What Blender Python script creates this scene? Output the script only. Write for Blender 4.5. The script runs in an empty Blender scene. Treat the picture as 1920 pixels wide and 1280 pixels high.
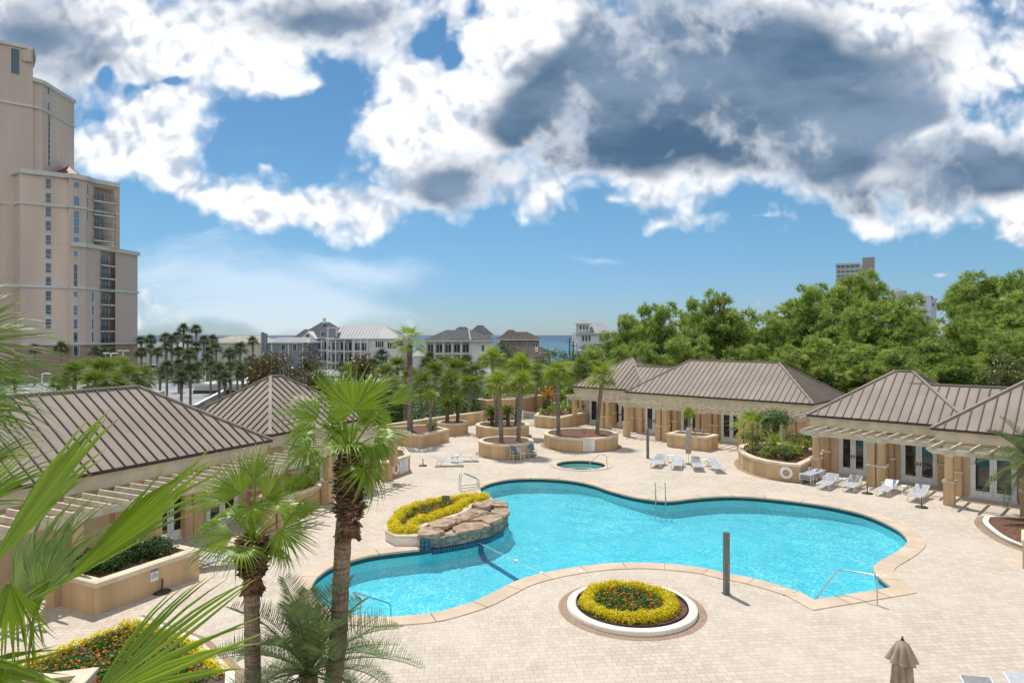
import bpy, bmesh, math, random
import numpy as np
from mathutils import Vector, Matrix
from mathutils.geometry import tessellate_polygon
R = math.radians
C = bpy.context.scene.collection
scene = bpy.context.scene
# ---------------------------------------------------------------- camera
F, CH, HY = 1280.0, 8.5, 628.0          # focal length in photo pixels, eye height, horizon row
cam = bpy.data.cameras.new("camera"); camo = bpy.data.objects.new("camera", cam); C.objects.link(camo)
cam.sensor_width = 36.0; cam.lens = 24.0; cam.clip_start = 0.1; cam.clip_end = 80000
camo.location = (0, 0, CH); camo.rotation_euler = (R(90), 0, 0)
cam.shift_y = -(640 - HY) / 1920.0
scene.camera = camo
scene.view_settings.view_transform = 'Standard'; scene.view_settings.look = 'None'
scene.view_settings.gamma = 1; scene.view_settings.exposure = 0.30
# ---------------------------------------------------------------- sun and sky
SUN_EL, SUN_AZ = R(64), math.atan2(-0.39, 0.92)
sun = bpy.data.lights.new("sun", 'SUN'); suno = bpy.data.objects.new("sun", sun); C.objects.link(suno)
sun.energy = 3.3; sun.angle = R(0.55); sun.color = (1.0, 0.95, 0.87)
sd = Vector((math.sin(SUN_AZ) * math.cos(SUN_EL), math.cos(SUN_AZ) * math.cos(SUN_EL), math.sin(SUN_EL)))
suno.rotation_euler = sd.to_track_quat('Z', 'Y').to_euler()
suno.location = (0, 0, 60)

class NT:
    """small wrapper for building node trees"""
    def __init__(s, tree): s.t = tree; s.n = tree.nodes; s.l = tree.links
    def add(s, kind, **kw):
        nd = s.n.new(kind)
        for k, v in kw.items():
            if k.startswith('i_'):
                key = k[2:]; key = int(key) if key.isdigit() else key
                s.set(nd.inputs[key], v)
            else: setattr(nd, k, v)
        return nd
    def set(s, inp, v):
        if isinstance(v, bpy.types.NodeSocket): s.l.new(v, inp)
        elif isinstance(v, bpy.types.Node): s.l.new(v.outputs[0], inp)
        else: inp.default_value = v
    def math(s, op, a, b=0.0, c=0.0, clamp=False):
        nd = s.n.new('ShaderNodeMath'); nd.operation = op; nd.use_clamp = clamp
        s.set(nd.inputs[0], a); s.set(nd.inputs[1], b); s.set(nd.inputs[2], c)
        return nd.outputs[0]
    def mix(s, fac, a, b, typ='MIX'):
        nd = s.n.new('ShaderNodeMix'); nd.data_type = 'RGBA'; nd.blend_type = typ
        s.set(nd.inputs[0], fac); s.set(nd.inputs[6], a); s.set(nd.inputs[7], b)
        return nd.outputs[2]
    def sstep(s, v, lo, hi, a=0.0, b=1.0):
        nd = s.n.new('ShaderNodeMapRange'); nd.interpolation_type = 'SMOOTHSTEP'
        s.set(nd.inputs[0], v); nd.inputs[1].default_value = lo; nd.inputs[2].default_value = hi
        nd.inputs[3].default_value = a; nd.inputs[4].default_value = b
        return nd.outputs[0]
    def noise(s, vec, scale, detail=6, rough=.55, lac=2.0, dist=0.0):
        nd = s.n.new('ShaderNodeTexNoise'); s.set(nd.inputs['Vector'], vec)
        nd.inputs['Scale'].default_value = scale; nd.inputs['Detail'].default_value = detail
        nd.inputs['Roughness'].default_value = rough; nd.inputs['Lacunarity'].default_value = lac
        nd.inputs['Distortion'].default_value = dist
        return nd.outputs[0]
def c4(c): return (c[0], c[1], c[2], 1.0)

world = bpy.data.worlds.new("World"); scene.world = world; world.use_nodes = True
def build_world():
    T = NT(world.node_tree); T.n.clear()
    sky = T.add('ShaderNodeTexSky', sky_type='NISHITA', sun_disc=False)
    sky.sun_elevation = SUN_EL; sky.sun_rotation = SUN_AZ; sky.air_density = 1.0; sky.dust_density = 0.2
    sky.ozone_density = 2.2; sky.altitude = 0
    tc = T.add('ShaderNodeTexCoord')
    sp = T.add('ShaderNodeSeparateXYZ', i_0=tc.outputs['Generated'])
    x, y, z = sp.outputs
    ay = T.math('MAXIMUM', T.math('ABSOLUTE', y), 0.04)
    u = T.math('DIVIDE', x, ay); v = T.math('DIVIDE', z, ay)     # tangent-plane direction of the sky
    cv = T.add('ShaderNodeCombineXYZ', i_0=u, i_1=v, i_2=0.0)
    def warp(amount, sc, det):
        nn = T.add('ShaderNodeTexNoise'); T.set(nn.inputs['Vector'], cv.outputs[0]); nn.inputs['Scale'].default_value = sc; nn.inputs['Detail'].default_value = det
        sub = T.add('ShaderNodeVectorMath', operation='SUBTRACT', i_0=nn.outputs['Color'], i_1=(.5, .5, .5))
        scl = T.add('ShaderNodeVectorMath', operation='SCALE', i_0=sub.outputs[0]); scl.inputs['Scale'].default_value = amount
        return T.add('ShaderNodeVectorMath', operation='ADD', i_0=cv.outputs[0], i_1=scl.outputs[0]).outputs[0]
    wv = warp(.11, 4.5, 4)
    def field(blobs, vec):
        acc = None
        for (px, py, rx, ry, rot, w) in blobs:
            m = T.add('ShaderNodeMapping', vector_type='TEXTURE')
            T.set(m.inputs['Vector'], vec)
            m.inputs['Location'].default_value = ((px - 960) / F, (HY - py) / F, 0)
            m.inputs['Rotation'].default_value = (0, 0, R(rot))
            m.inputs['Scale'].default_value = (rx / F, ry / F, 1)
            g = T.add('ShaderNodeTexGradient', gradient_type='QUADRATIC_SPHERE', i_0=m.outputs[0])
            acc = T.math('MULTIPLY', g.outputs[1], w) if acc is None else T.math('MULTIPLY_ADD', g.outputs[1], w, acc)
        return acc
    # where the cloud banks stand (and where the blue shows), then where their shaded undersides are
    cover = T.math('MULTIPLY', field(CLOUD_BLOBS, wv), .86)
    shade = field(SHADE_BLOBS, wv)
    # billow texture, evaluated twice to light the edge that faces the sun
    def puff(vec):
        acc = None
        for sc, w in ((9.0, .45), (23.0, .33), (55.0, .22)):
            vo = T.add('ShaderNodeTexVoronoi', feature='SMOOTH_F1', i_0=vec, voronoi_dimensions='2D'); vo.inputs['Scale'].default_value = sc; vo.inputs['Smoothness'].default_value = .6
            acc = T.math('MULTIPLY', vo.outputs['Distance'], w) if acc is None else T.math('MULTIPLY_ADD', vo.outputs['Distance'], w, acc)
        return acc
    wv2 = warp(.05, 16.0, 3)
    n1 = T.noise(wv, 4.2, 8, .565)
    offv = T.add('ShaderNodeVectorMath', operation='ADD', i_0=wv2, i_1=(0.006, 0.020, 0)).outputs[0]
    p1, p2 = puff(wv2), puff(offv)
    st = T.add('ShaderNodeMapping', i_0=cv.outputs[0]); st.inputs['Rotation'].default_value = (0, 0, R(-16)); st.inputs['Scale'].default_value = (1.5, 3.6, 1)
    n3 = T.noise(st.outputs[0], 1.9, 5, .55)
    dens = T.math('ADD', T.math('MULTIPLY_ADD', T.math('SUBTRACT', n1, .5), 2.9, cover), T.math('MULTIPLY', T.math('SUBTRACT', .36, p1), .7))
    alpha = T.sstep(dens, 0.08, 0.60)
    relief = T.math('MULTIPLY', T.math('SUBTRACT', p2, p1), 1.5)
    sh0 = T.math('ADD', shade, T.math('MULTIPLY', T.math('SUBTRACT', n3, .46), 1.5))
    sh0 = T.math('ADD', sh0, T.math('MULTIPLY', T.math('SUBTRACT', n1, .5), .5))
    sh = T.math('MULTIPLY', T.sstep(sh0, .0, .85), T.sstep(dens, .12, .80))
    base = T.math('ADD', T.math('ADD', .70, relief), T.math('MULTIPLY', T.math('SUBTRACT', .54, n1), 1.5))
    base = T.math('ADD', base, T.math('MULTIPLY', T.math('SUBTRACT', n3, .5), -1.0))
    white = T.mix(T.sstep(base, .30, .90), (.44, .51, .61, 1), (.95, .95, .955, 1))
    grey = T.mix(T.sstep(n3, .34, .66), (.066, .130, .220, 1), (.20, .28, .39, 1))
    ccol = T.mix(sh, white, grey)
    hz = T.sstep(v, 0.0, .22)
    skys = T.mix(1.0, sky.outputs[0], T.mix(hz, (.042, .058, .084, 1), (.046, .070, .079, 1)), 'MULTIPLY')
    # the faint milky band of far cloud above the sea
    wisp = T.add('ShaderNodeMapping', i_0=wv); wisp.inputs['Rotation'].default_value = (0, 0, R(6)); wisp.inputs['Scale'].default_value = (1.2, 5.5, 1)
    wn = T.noise(wisp.outputs[0], 2.6, 7, .6)
    wf = T.math('MULTIPLY', T.sstep(T.math('ADD', T.math('SUBTRACT', wn, .5), field(WISP_BLOBS, wv)), .1, .66), .45)
    skyw = T.mix(wf, skys, (.80, .87, .95, 1))
    fade = T.sstep(v, 0.0, .012)
    col = T.mix(T.math('MULTIPLY', alpha, fade), skyw, ccol)
    # bank of white cloud added behind the viewer to brighten the shaded facades
    fill_bank = T.math('MULTIPLY', T.sstep(y, .05, -.35), T.math('MULTIPLY', T.sstep(z, -.02, .10), T.sstep(n3, .2, .6, .55, 1.0)))
    col = T.mix(T.math('MULTIPLY', fill_bank, .55), col, (1.10, 1.07, 1.03, 1))
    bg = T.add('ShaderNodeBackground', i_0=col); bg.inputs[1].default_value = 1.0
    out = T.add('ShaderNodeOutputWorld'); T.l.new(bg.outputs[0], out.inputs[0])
CLOUD_BLOBS = [(215, 280, 220, 130, 0, .8), (330, 225, 120, 70, 20, .6), (60, 60, 420, 230, 0, 1.3), (420, 60, 420, 200, -8, 1.2), (700, 20, 420, 190, 0, 1.1), (500, 150, 260, 90, -10, .7),
    (320, 215, 180, 100, 10, 1.0), (220, 300, 190, 110, 0, 1.0), (420, 365, 250, 75, -6, 1.0), (600, 385, 150, 55, 0, .9), (150, 130, 200, 90, 0, .4),
    (500, 312, 70, 45, -10, .85), (570, 175, 110, 45, 10, .6),
    (760, 150, 130, 110, 0, 1.0), (700, 240, 180, 130, 0, 1.2), (880, 230, 260, 230, 0, 1.4), (820, 370, 200, 120, 0, 1.2), (720, 420, 70, 50, 0, .6),
    (1020, 380, 90, 80, 30, .9), (1000, 60, 260, 200, 0, 1.3), (1300, 130, 620, 330, 0, 1.6), (1700, 130, 500, 330, 0, 1.6), (1300, 330, 420, 90, 0, .7),
    (1650, 330, 380, 120, 0, 1.1), (1640, 415, 260, 60, 4, .9), (1900, 340, 220, 130, 0, 1.2), (1915, 440, 60, 40, 0, .9),
    (1150, 384, 55, 26, 0, .8), (1215, 378, 45, 24, 0, .8), (1250, 420, 60, 28, 0, .62), (1400, 410, 120, 18, 8, .5), (1050, 577, 46, 22, 0, .6), (1755, 497, 40, 12, 0, .6), (1330, 515, 60, 12, 0, .4),
    (400, 468, 90, 30, 0, .7),
    (1250, 260, 260, 140, 0, 1.0), (260, 300, 200, 80, 0, .8), (330, 360, 150, 60, -10, .6),
    # clear sky
    (215, 150, 80, 45, 75, -1.1), (262, 185, 70, 40, 20, -.9), (345, 165, 80, 30, -12, -1.0), (490, 265, 120, 85, 15, -1.2), (785, 88, 60, 48, 10, -1.0), (840, 108, 62, 42, 40, -1.0), (815, 62, 30, 60, -20, -.5), (640, 160, 90, 60, 30, -.7), (585, 250, 80, 90, 0, -.8), (880, 40, 50, 50, 0, -.8),
    (300, 175, 40, 30, 0, -.5), (190, 235, 60, 35, 0, -.5), (300, 470, 500, 70, 0, -.35), (1000, 520, 1200, 120, 0, -1.0), (900, 480, 900, 60, 0, -.5), (1110, 340, 60, 20, 0, -.3)]
SHADE_BLOBS = [(1130, 60, 300, 150, 20, .9), (1480, 60, 380, 130, 0, .6), (60, 50, 330, 190, 0, .8), (190, 130, 150, 90, 20, .5), (620, 30, 380, 120, 0, .95), (870, 30, 120, 90, 0, .3), (860, 375, 190, 120, 0, 1.3), (940, 250, 110, 120, 0, .45),
    (1180, 130, 380, 200, 30, 1.7), (1330, 240, 600, 190, 0, 2.2), (1130, 250, 260, 140, 0, 1.0), (1500, 130, 380, 180, -20, 1.3), (1750, 90, 320, 120, 0, .55), (1760, 220, 260, 70, 25, .55),
    (1880, 330, 280, 110, 0, 1.6), (1600, 380, 320, 55, 0, 1.3), (1780, 440, 160, 35, 0, .9), (1600, 310, 260, 70, 0, .7),
    (1650, 60, 170, 80, 20, -.5), (1720, 260, 200, 70, 30, -.7), (1010, 40, 120, 100, 0, -1.2), (1620, 180, 120, 50, 0, -.4)]
WISP_BLOBS = [(520, 540, 460, 130, -4, .8), (680, 495, 320, 55, -6, .7), (420, 600, 420, 70, 0, .6), (300, 500, 300, 90, 0, .4), (620, 585, 160, 50, 0, .3), (1120, 472, 120, 22, 0, .42), (1000, 600, 900, 70, 0, .14), (380, 440, 300, 60, 0, .3)]
build_world()
world.cycles.sampling_method = 'NONE'

# ---------------------------------------------------------------- layout helpers
def gp(px, py, z=0.0):
    """ground position (x, y) seen at a photo pixel, for a point at height z"""
    D = F * (CH - z) / (py - HY)
    return ((px - 960) / F * D, D)
def PT(px, py, D):
    return Vector(((px - 960) / F * D, D, CH - (py - HY) / F * D))
def frame(a):
    c, s = math.cos(R(a)), math.sin(R(a))
    def f(S, T, z=0.0): return Vector((S * c + T * s, -S * s + T * c, z))
    return f
def s_at(px, t, a):
    """s coordinate in frame a of the point on line t seen in photo column px"""
    c, s = math.cos(R(a)), math.sin(R(a)); k = (px - 960) / F
    D = t / (k * s + c)
    return k * D * c - D * s

def tag(o, label=None, cat=None, group=None, kind=None):
    if label: o['label'] = label
    if cat: o['category'] = cat
    if group: o['group'] = group
    if kind: o['kind'] = kind
    return o
def empty(name, loc, label, cat, group=None, rz=0.0):
    o = bpy.data.objects.new(name, None); C.objects.link(o)
    o.location = loc; o.rotation_euler = (0, 0, rz); o.empty_display_size = .2
    return tag(o, label, cat, group)
def copy_tree(o, parent=None):
    c = o.copy(); C.objects.link(c)
    c.parent = parent
    for ch in list(o.children): copy_tree(ch, c)
    return c

class MB:
    def __init__(s): s.v = []; s.f = []; s.m = []; s.sm = []
    def add(s, verts, faces, m=0, smooth=False):
        b = len(s.v); s.v += [tuple(p) for p in verts]
        for f in faces: s.f.append(tuple(b + i for i in f)); s.m.append(m); s.sm.append(smooth)
    def box(s, c, size, rz=0.0, m=0, mat=None):
        hx, hy, hz = size[0] / 2, size[1] / 2, size[2] / 2
        cc, ss = math.cos(rz), math.sin(rz); vs = []
        for dz in (-hz, hz):
            for dx, dy in ((-hx, -hy), (hx, -hy), (hx, hy), (-hx, hy)):
                if mat is not None:
                    vs.append(tuple(mat @ Vector((c[0] + dx, c[1] + dy, c[2] + dz))))
                else: vs.append((c[0] + dx * cc - dy * ss, c[1] + dx * ss + dy * cc, c[2] + dz))
        s.add(vs, [(3, 2, 1, 0), (4, 5, 6, 7), (0, 1, 5, 4), (1, 2, 6, 5), (2, 3, 7, 6), (3, 0, 4, 7)], m)
    def obox(s, p0, p1, w, h, m=0, up=(0, 0, 1)):
        """a bar of width w and height h from p0 to p1"""
        p0 = Vector(p0); p1 = Vector(p1); d = (p1 - p0).normalized(); up = Vector(up)
        sd_ = d.cross(up).normalized(); uu = sd_.cross(d).normalized()
        vs = []
        for p in (p0, p1):
            for a, b in ((-1, -1), (1, -1), (1, 1), (-1, 1)): vs.append(p + sd_ * a * w / 2 + uu * b * h / 2)
        s.add(vs, [(0, 1, 2, 3), (7, 6, 5, 4), (0, 4, 5, 1), (1, 5, 6, 2), (2, 6, 7, 3), (3, 7, 4, 0)], m)
    def prism(s, pts, z0, z1, m=0, mtop=None):
        pts = [(p[0], p[1]) for p in pts]; n = len(pts)
        ar = sum(pts[i][0] * pts[(i + 1) % n][1] - pts[(i + 1) % n][0] * pts[i][1] for i in range(n))
        if ar < 0: pts = pts[::-1]
        vs = [(p[0], p[1], z0) for p in pts] + [(p[0], p[1], z1) for p in pts]
        s.add(vs, [(i, (i + 1) % n, n + (i + 1) % n, n + i) for i in range(n)], m)
        tris = tessellate_polygon([[Vector((p[0], p[1], 0)) for p in pts]])
        up = []
        for t in tris:
            a, b, c_ = (pts[i] for i in t)
            up.append(t if (b[0]-a[0])*(c_[1]-a[1]) - (b[1]-a[1])*(c_[0]-a[0]) > 0 else t[::-1])
        s.add([(p[0], p[1], z1) for p in pts], up, m if mtop is None else mtop)
        s.add([(p[0], p[1], z0) for p in pts], [t[::-1] for t in up], m)
    def tube(s, path, r, n=8, m=0, cap=True, closed=False):
        path = [Vector(p) for p in path]; k = len(path)
        rs = r if isinstance(r, (list, tuple)) else [r] * k
        prev = None; rings = []
        for i, p in enumerate(path):
            if closed: d = path[(i + 1) % k] - path[i - 1]
            else: d = path[min(i + 1, k - 1)] - path[max(i - 1, 0)]
            d.normalize()
            if prev is None:
                a = Vector((0, 0, 1)) if abs(d.z) < .9 else Vector((1, 0, 0))
                x = d.cross(a).normalized()
            else:
                x = (prev - d * prev.dot(d)).normalized()
            prev = x; y = d.cross(x)
            rings.append([p + (x * math.cos(2 * math.pi * j / n) + y * math.sin(2 * math.pi * j / n)) * rs[i] for j in range(n)])
        vs = [v for rg in rings for v in rg]; fs = []
        for i in range(k if closed else k - 1):
            for j in range(n):
                a = i * n + j; b = i * n + (j + 1) % n; i2 = (i + 1) % k
                fs.append((a, b, i2 * n + (j + 1) % n, i2 * n + j))
        s.add(vs, fs, m, True)
        if cap and not closed:
            s.add(rings[0], [tuple(range(n))[::-1]], m); s.add(rings[-1], [tuple(range(n))], m)
    def lathe(s, c, prof, n=24, m=0, smooth=True):
        vs = []; fs = []
        for r, z in prof:
            for j in range(n):
                a = 2 * math.pi * j / n; vs.append((c[0] + r * math.cos(a), c[1] + r * math.sin(a), c[2] + z))
        for i in range(len(prof) - 1):
            for j in range(n):
                fs.append((i * n + j, i * n + (j + 1) % n, (i + 1) * n + (j + 1) % n, (i + 1) * n + j))
        s.add(vs, fs, m, smooth)
    def build(s, name, mats, parent=None, loc=None):
        me = bpy.data.meshes.new(name)
        me.from_pydata(s.v, [], s.f)
        mats = mats if isinstance(mats, (list, tuple)) else [mats]
        for mt in mats: me.materials.append(mt)
        me.polygons.foreach_set('material_index', s.m); me.polygons.foreach_set('use_smooth', s.sm)
        me.update()
        o = bpy.data.objects.new(name, me); C.objects.link(o)
        if parent: o.parent = parent
        if loc is not None: o.location = loc
        return o
    def shift(s, d):
        s.v = [(p[0] - d[0], p[1] - d[1], p[2] - d[2]) for p in s.v]; return s

def np_mesh(name, V, Fc, mat, tint=None, parent=None, smooth=False):
    """fast mesh from numpy arrays; Fc (n,3) or (n,4); tint one value per vertex"""
    me = bpy.data.meshes.new(name); V = np.asarray(V, dtype=np.float32); Fc = np.asarray(Fc, dtype=np.int32)
    k = Fc.shape[1]; n = len(Fc)
    me.vertices.add(len(V)); me.vertices.foreach_set('co', V.ravel())
    me.loops.add(n * k); me.loops.foreach_set('vertex_index', Fc.ravel())
    me.polygons.add(n); me.polygons.foreach_set('loop_start', np.arange(0, n * k, k, dtype=np.int32))
    me.polygons.foreach_set('loop_total', np.full(n, k, dtype=np.int32))
    if smooth: me.polygons.foreach_set('use_smooth', np.ones(n, dtype=bool))
    if tint is not None:
        at = me.attributes.new('tint', 'FLOAT', 'POINT'); at.data.foreach_set('value', np.asarray(tint, dtype=np.float32))
    mats = mat if isinstance(mat, (list, tuple)) else [mat]
    for m in mats: me.materials.append(m)
    me.update(calc_edges=True); me.validate()
    o = bpy.data.objects.new(name, me); C.objects.link(o)
    if parent: o.parent = parent
    return o

# ---------------------------------------------------------------- materials
def pmat(name, col, rough=.75, var=.12, scale=2.0, bump=0.0, bscale=30.0, col2=None, metal=0.0, spec=.5, streak=False, coord='pos'):
    m = bpy.data.materials.new(name); m.use_nodes = True
    T = NT(m.node_tree); b = T.n['Principled BSDF']
    if coord == 'pos': vec = T.add('ShaderNodeNewGeometry').outputs['Position']
    else: vec = T.add('ShaderNodeTexCoord').outputs['Object']
    if streak:
        mp = T.add('ShaderNodeMapping', i_0=vec); mp.inputs['Scale'].default_value = (1, 1, .12); sv = mp.outputs[0]
    else: sv = vec
    n = T.noise(sv, scale, 6, .6)
    c2 = col2 or tuple(c * (1 - 2.2 * var) for c in col); c1 = col if col2 else tuple(min(1, c * (1 + .5 * var)) for c in col)
    T.set(b.inputs['Base Color'], T.mix(T.sstep(n, .36, .66), c4(c2), c4(c1)))
    b.inputs['Roughness'].default_value = rough; b.inputs['Metallic'].default_value = metal
    b.inputs['Specular IOR Level'].default_value = spec
    if bump:
        bn = T.noise(vec, bscale, 4, .6)
        bp = T.add('ShaderNodeBump', i_Height=bn); bp.inputs['Strength'].default_value = bump; bp.inputs['Distance'].default_value = .02
        T.l.new(bp.outputs[0], b.inputs['Normal'])
    return m
def leafmat(name, lo, hi, rough=.5, trans=.35, tr_col=None, rnd=.25, tip=None):
    """leaf colour runs from lo to hi with the per-leaf tint and a little per-plant change"""
    m = bpy.data.materials.new(name); m.use_nodes = True
    T = NT(m.node_tree); b = T.n['Principled BSDF']; out = T.n['Material Output']
    at = T.add('ShaderNodeAttribute', attribute_name='tint')
    oi = T.add('ShaderNodeObjectInfo')
    f = T.math('ADD', at.outputs['Fac'], T.math('MULTIPLY', T.math('SUBTRACT', oi.outputs['Random'], .5), rnd), clamp=True)
    col = T.mix(f, c4(lo), c4(hi))
    if tip:
        col = T.mix(T.sstep(at.outputs['Fac'], 1.2, 2.0), col, c4(tip))
    T.set(b.inputs['Base Color'], col); b.inputs['Roughness'].default_value = rough; b.inputs['Specular IOR Level'].default_value = .35
    tr = T.add('ShaderNodeBsdfTranslucent')
    T.set(tr.inputs[0], T.mix(.5, col, c4(tr_col or (min(1, hi[0] * 1.6), min(1, hi[1] * 1.5), hi[2] * .6))))
    mx = T.add('ShaderNodeMixShader'); mx.inputs[0].default_value = trans
    T.l.new(b.outputs[0], mx.inputs[1]); T.l.new(tr.outputs[0], mx.inputs[2]); T.l.new(mx.outputs[0], out.inputs[0])
    return m

STUCCO = pmat('stucco_tan', (.62, .43, .245), .9, .10, 1.2, .25, 60, streak=True)
STUCCO_L = pmat('stucco_light', (.64, .49, .33), .9, .08, 1.2, .25, 60, streak=True)
CREAM = pmat('cream_trim', (.72, .62, .45), .8, .07, 1.5, .1, 60)
PERG = pmat('pergola_paint', (.64, .57, .43), .75, .10, 2.5, .1, 40)
ROOFM = pmat('bronze_metal_roof', (.345, .285, .235), .75, .06, .5, 0, metal=.0, spec=.25)
SEAM = pmat('dark_seam_metal', (.055, .038, .03), .5, .1, 3.0)
WHITE = pmat('white_paint', (.78, .78, .76), .5, .05, 3.0)
GLASS = bpy.data.materials.new('dark_glass'); GLASS.use_nodes = True
_b = GLASS.node_tree.nodes['Principled BSDF']; _b.inputs['Base Color'].default_value = (.012, .018, .02, 1); _b.inputs['Roughness'].default_value = .04; _b.inputs['Specular IOR Level'].default_value = .9
MULCH = pmat('mulch', (.23, .105, .06), .95, .3, 9, .9, 45, col2=(.09, .04, .025))
SOIL = pmat('soil', (.12, .085, .055), .95, .3, 5, .6, 30)
STEEL = pmat('stainless_steel', (.55, .54, .52), .25, .03, 3, metal=1.0)
BROWNM = pmat('brown_iron', (.05, .036, .028), .5, .1, 3)
GREYM = pmat('grey_metal', (.17, .17, .165), .45, .06, 3, metal=.4)
PLAST = pmat('white_resin', (.80, .80, .78), .4, .04, 4)
SLING = pmat('pale_sling', (.72, .75, .80), .7, .05, 10)
SLING_D = pmat('slate_sling', (.17, .22, .28), .7, .1, 10)
BLACK = pmat('black_paint', (.01, .01, .01), .6, .05, 3)
# ================================================================ ground, sea, deck, pool
def mat_pavers(name='pool_deck_pavers', c_lo=(.51, .43, .34), c_hi=(.61, .53, .435), mort=(.27, .21, .155), rot=-6, w=.26, h=.2):
    m = bpy.data.materials.new(name); m.use_nodes = True
    T = NT(m.node_tree); b = T.n['Principled BSDF']
    pos = T.add('ShaderNodeNewGeometry').outputs['Position']
    mp = T.add('ShaderNodeMapping', i_0=pos); mp.inputs['Rotation'].default_value = (0, 0, R(rot))
    wn = T.add('ShaderNodeTexNoise', i_0=mp.outputs[0]); wn.inputs['Scale'].default_value = 2.2
    ws = T.add('ShaderNodeVectorMath', operation='SCALE', i_0=wn.outputs['Color']); ws.inputs['Scale'].default_value = .035
    vv = T.add('ShaderNodeVectorMath', operation='ADD', i_0=mp.outputs[0], i_1=ws.outputs[0]).outputs[0]
    br = T.add('ShaderNodeTexBrick', i_0=vv, offset=.5, squash=.75, squash_frequency=3)
    br.inputs['Scale'].default_value = 1.0; br.inputs['Mortar Size'].default_value = .007; br.inputs['Mortar Smooth'].default_value = .5
    br.inputs['Brick Width'].default_value = w; br.inputs['Row Height'].default_value = h; br.inputs['Bias'].default_value = 0
    br.inputs['Color1'].default_value = c4(c_lo); br.inputs['Color2'].default_value = c4(c_hi); br.inputs['Mortar'].default_value = c4(mort)
    big = T.noise(pos, .35, 5, .6); med = T.noise(pos, 2.3, 5, .6)
    c = T.mix(T.sstep(big, .35, .7, 0, .5), br.outputs[0], c4(tuple(k * 1.1 for k in c_hi)))
    c = T.mix(T.sstep(med, .5, .72, 0, .3), c, c4(tuple(k * .86 for k in c_lo)))
    stn = T.noise(pos, .9, 8, .72); c = T.mix(T.sstep(stn, .58, .76, 0, .26), c, c4(tuple(k * .72 for k in c_lo)))
    spk = T.noise(pos, 9.0, 3, .6); c = T.mix(T.sstep(spk, .66, .74, 0, .5), c, c4(tuple(k * .55 for k in c_lo)))
    T.set(b.inputs['Base Color'], c); b.inputs['Roughness'].default_value = .85
    bp = T.add('ShaderNodeBump', i_Height=T.math('ADD', T.math('MULTIPLY', br.outputs['Fac'], -1.0), T.math('MULTIPLY', T.noise(pos, 40, 3), .3)))
    bp.inputs['Strength'].default_value = .35; bp.inputs['Distance'].default_value = .012
    T.l.new(bp.outputs[0], b.inputs['Normal'])
    return m
DECK = mat_pavers()
BAND = mat_pavers('brown_border_pavers', (.30, .205, .14), (.38, .265, .18), (.16, .11, .08), 20, .2, .1)
COPING = pmat('peach_coping_stone', (.64, .50, .365), .8, .07, .8, .15, 50)
GROUNDM = pmat('ground_far', (.20, .18, .12), .95, .2, .05, col2=(.08, .11, .045))
ASPH = pmat('concrete_lot', (.33, .34, .35), .9, .12, .15)
SAND = pmat('beach_sand', (.75, .72, .65), .9, .05, .05)

def smooth_closed(pts, corners=(), n=6):
    out = []; k = len(pts)
    for i in range(k):
        p1, p2 = Vector(pts[i]), Vector(pts[(i + 1) % k]); p0, p3 = Vector(pts[i - 1]), Vector(pts[(i + 2) % k])
        if i in corners: p0 = p1 * 2 - p2
        if (i + 1) % k in corners: p3 = p2 * 2 - p1
        for j in range(n):
            t = j / n
            out.append(((p1 * 2) + (p2 - p0) * t + (p0 * 2 - p1 * 5 + p2 * 4 - p3) * t * t + (p1 * 3 - p0 - p2 * 3 + p3) * t ** 3) * .5)
    return out
def offset_poly(pts, d):
    """offset a closed 2-D polygon outward by d (positive) whatever its winding"""
    n = len(pts); ar = sum(pts[i][0] * pts[(i + 1) % n][1] - pts[(i + 1) % n][0] * pts[i][1] for i in range(n))
    sg = 1 if ar > 0 else -1; out = []
    for i in range(n):
        a, b, c = Vector(pts[i - 1][:2]), Vector(pts[i][:2]), Vector(pts[(i + 1) % n][:2])
        d1 = (b - a).normalized(); d2 = (c - b).normalized()
        n1 = Vector((d1.y, -d1.x)) * sg; n2 = Vector((d2.y, -d2.x)) * sg
        nn = (n1 + n2); L = nn.length
        if L < 1e-6: nn = n1; L = 1
        nn = nn / L; cs = max(.4, nn.dot(n1))
        out.append(b + nn * d / cs)
    return out
def ring_strip(mb, inner, outer, z0, z1=None, m=0, gap=None, step=None):
    n = len(inner)
    z1 = z0 if z1 is None else z1
    for i in range(n):
        j = (i + 1) % n
        mb.add([(inner[i][0], inner[i][1], z0), (inner[j][0], inner[j][1], z0), (outer[j][0], outer[j][1], z1), (outer[i][0], outer[i][1], z1)], [(3, 2, 1, 0)], m)

pool_px = [(786, 1030), (741, 1035), (696, 1041), (660, 1050), (626, 1061), (605, 1073), (590, 1087), (583, 1104), (592, 1124), (618, 1142), (665, 1155), (729, 1158),
    (753, 1156), (808, 1151), (856, 1139), (895, 1126), (938, 1105), (974, 1088), (1025, 1074), (1073, 1065), (1120, 1059), (1168, 1056), (1216, 1056), (1263.5, 1059),
    (1321, 1066), (1359, 1075), (1407, 1084), (1455, 1097), (1496, 1110), (1527, 1125.5), (1605, 1113), (1673, 1102), (1654, 1086), (1643, 1075), (1640, 1065), (1648, 1055), (1673, 1041),
    (1692.5, 1028), (1702, 1017.5), (1700, 1008), (1684, 993), (1646, 974), (1605, 960), (1537, 946), (1468, 937), (1400, 931), (1350, 930.5), (1300, 934), (1255, 939),
    (1215, 936), (1177, 929), (1137.6, 918), (1111.6, 909), (1072.5, 901), (1033, 897.5), (994, 896.5), (955, 898.5), (921.5, 905), (899, 914.5)]
pool_ctrl = [Vector(gp(*p)) for p in pool_px]
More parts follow.
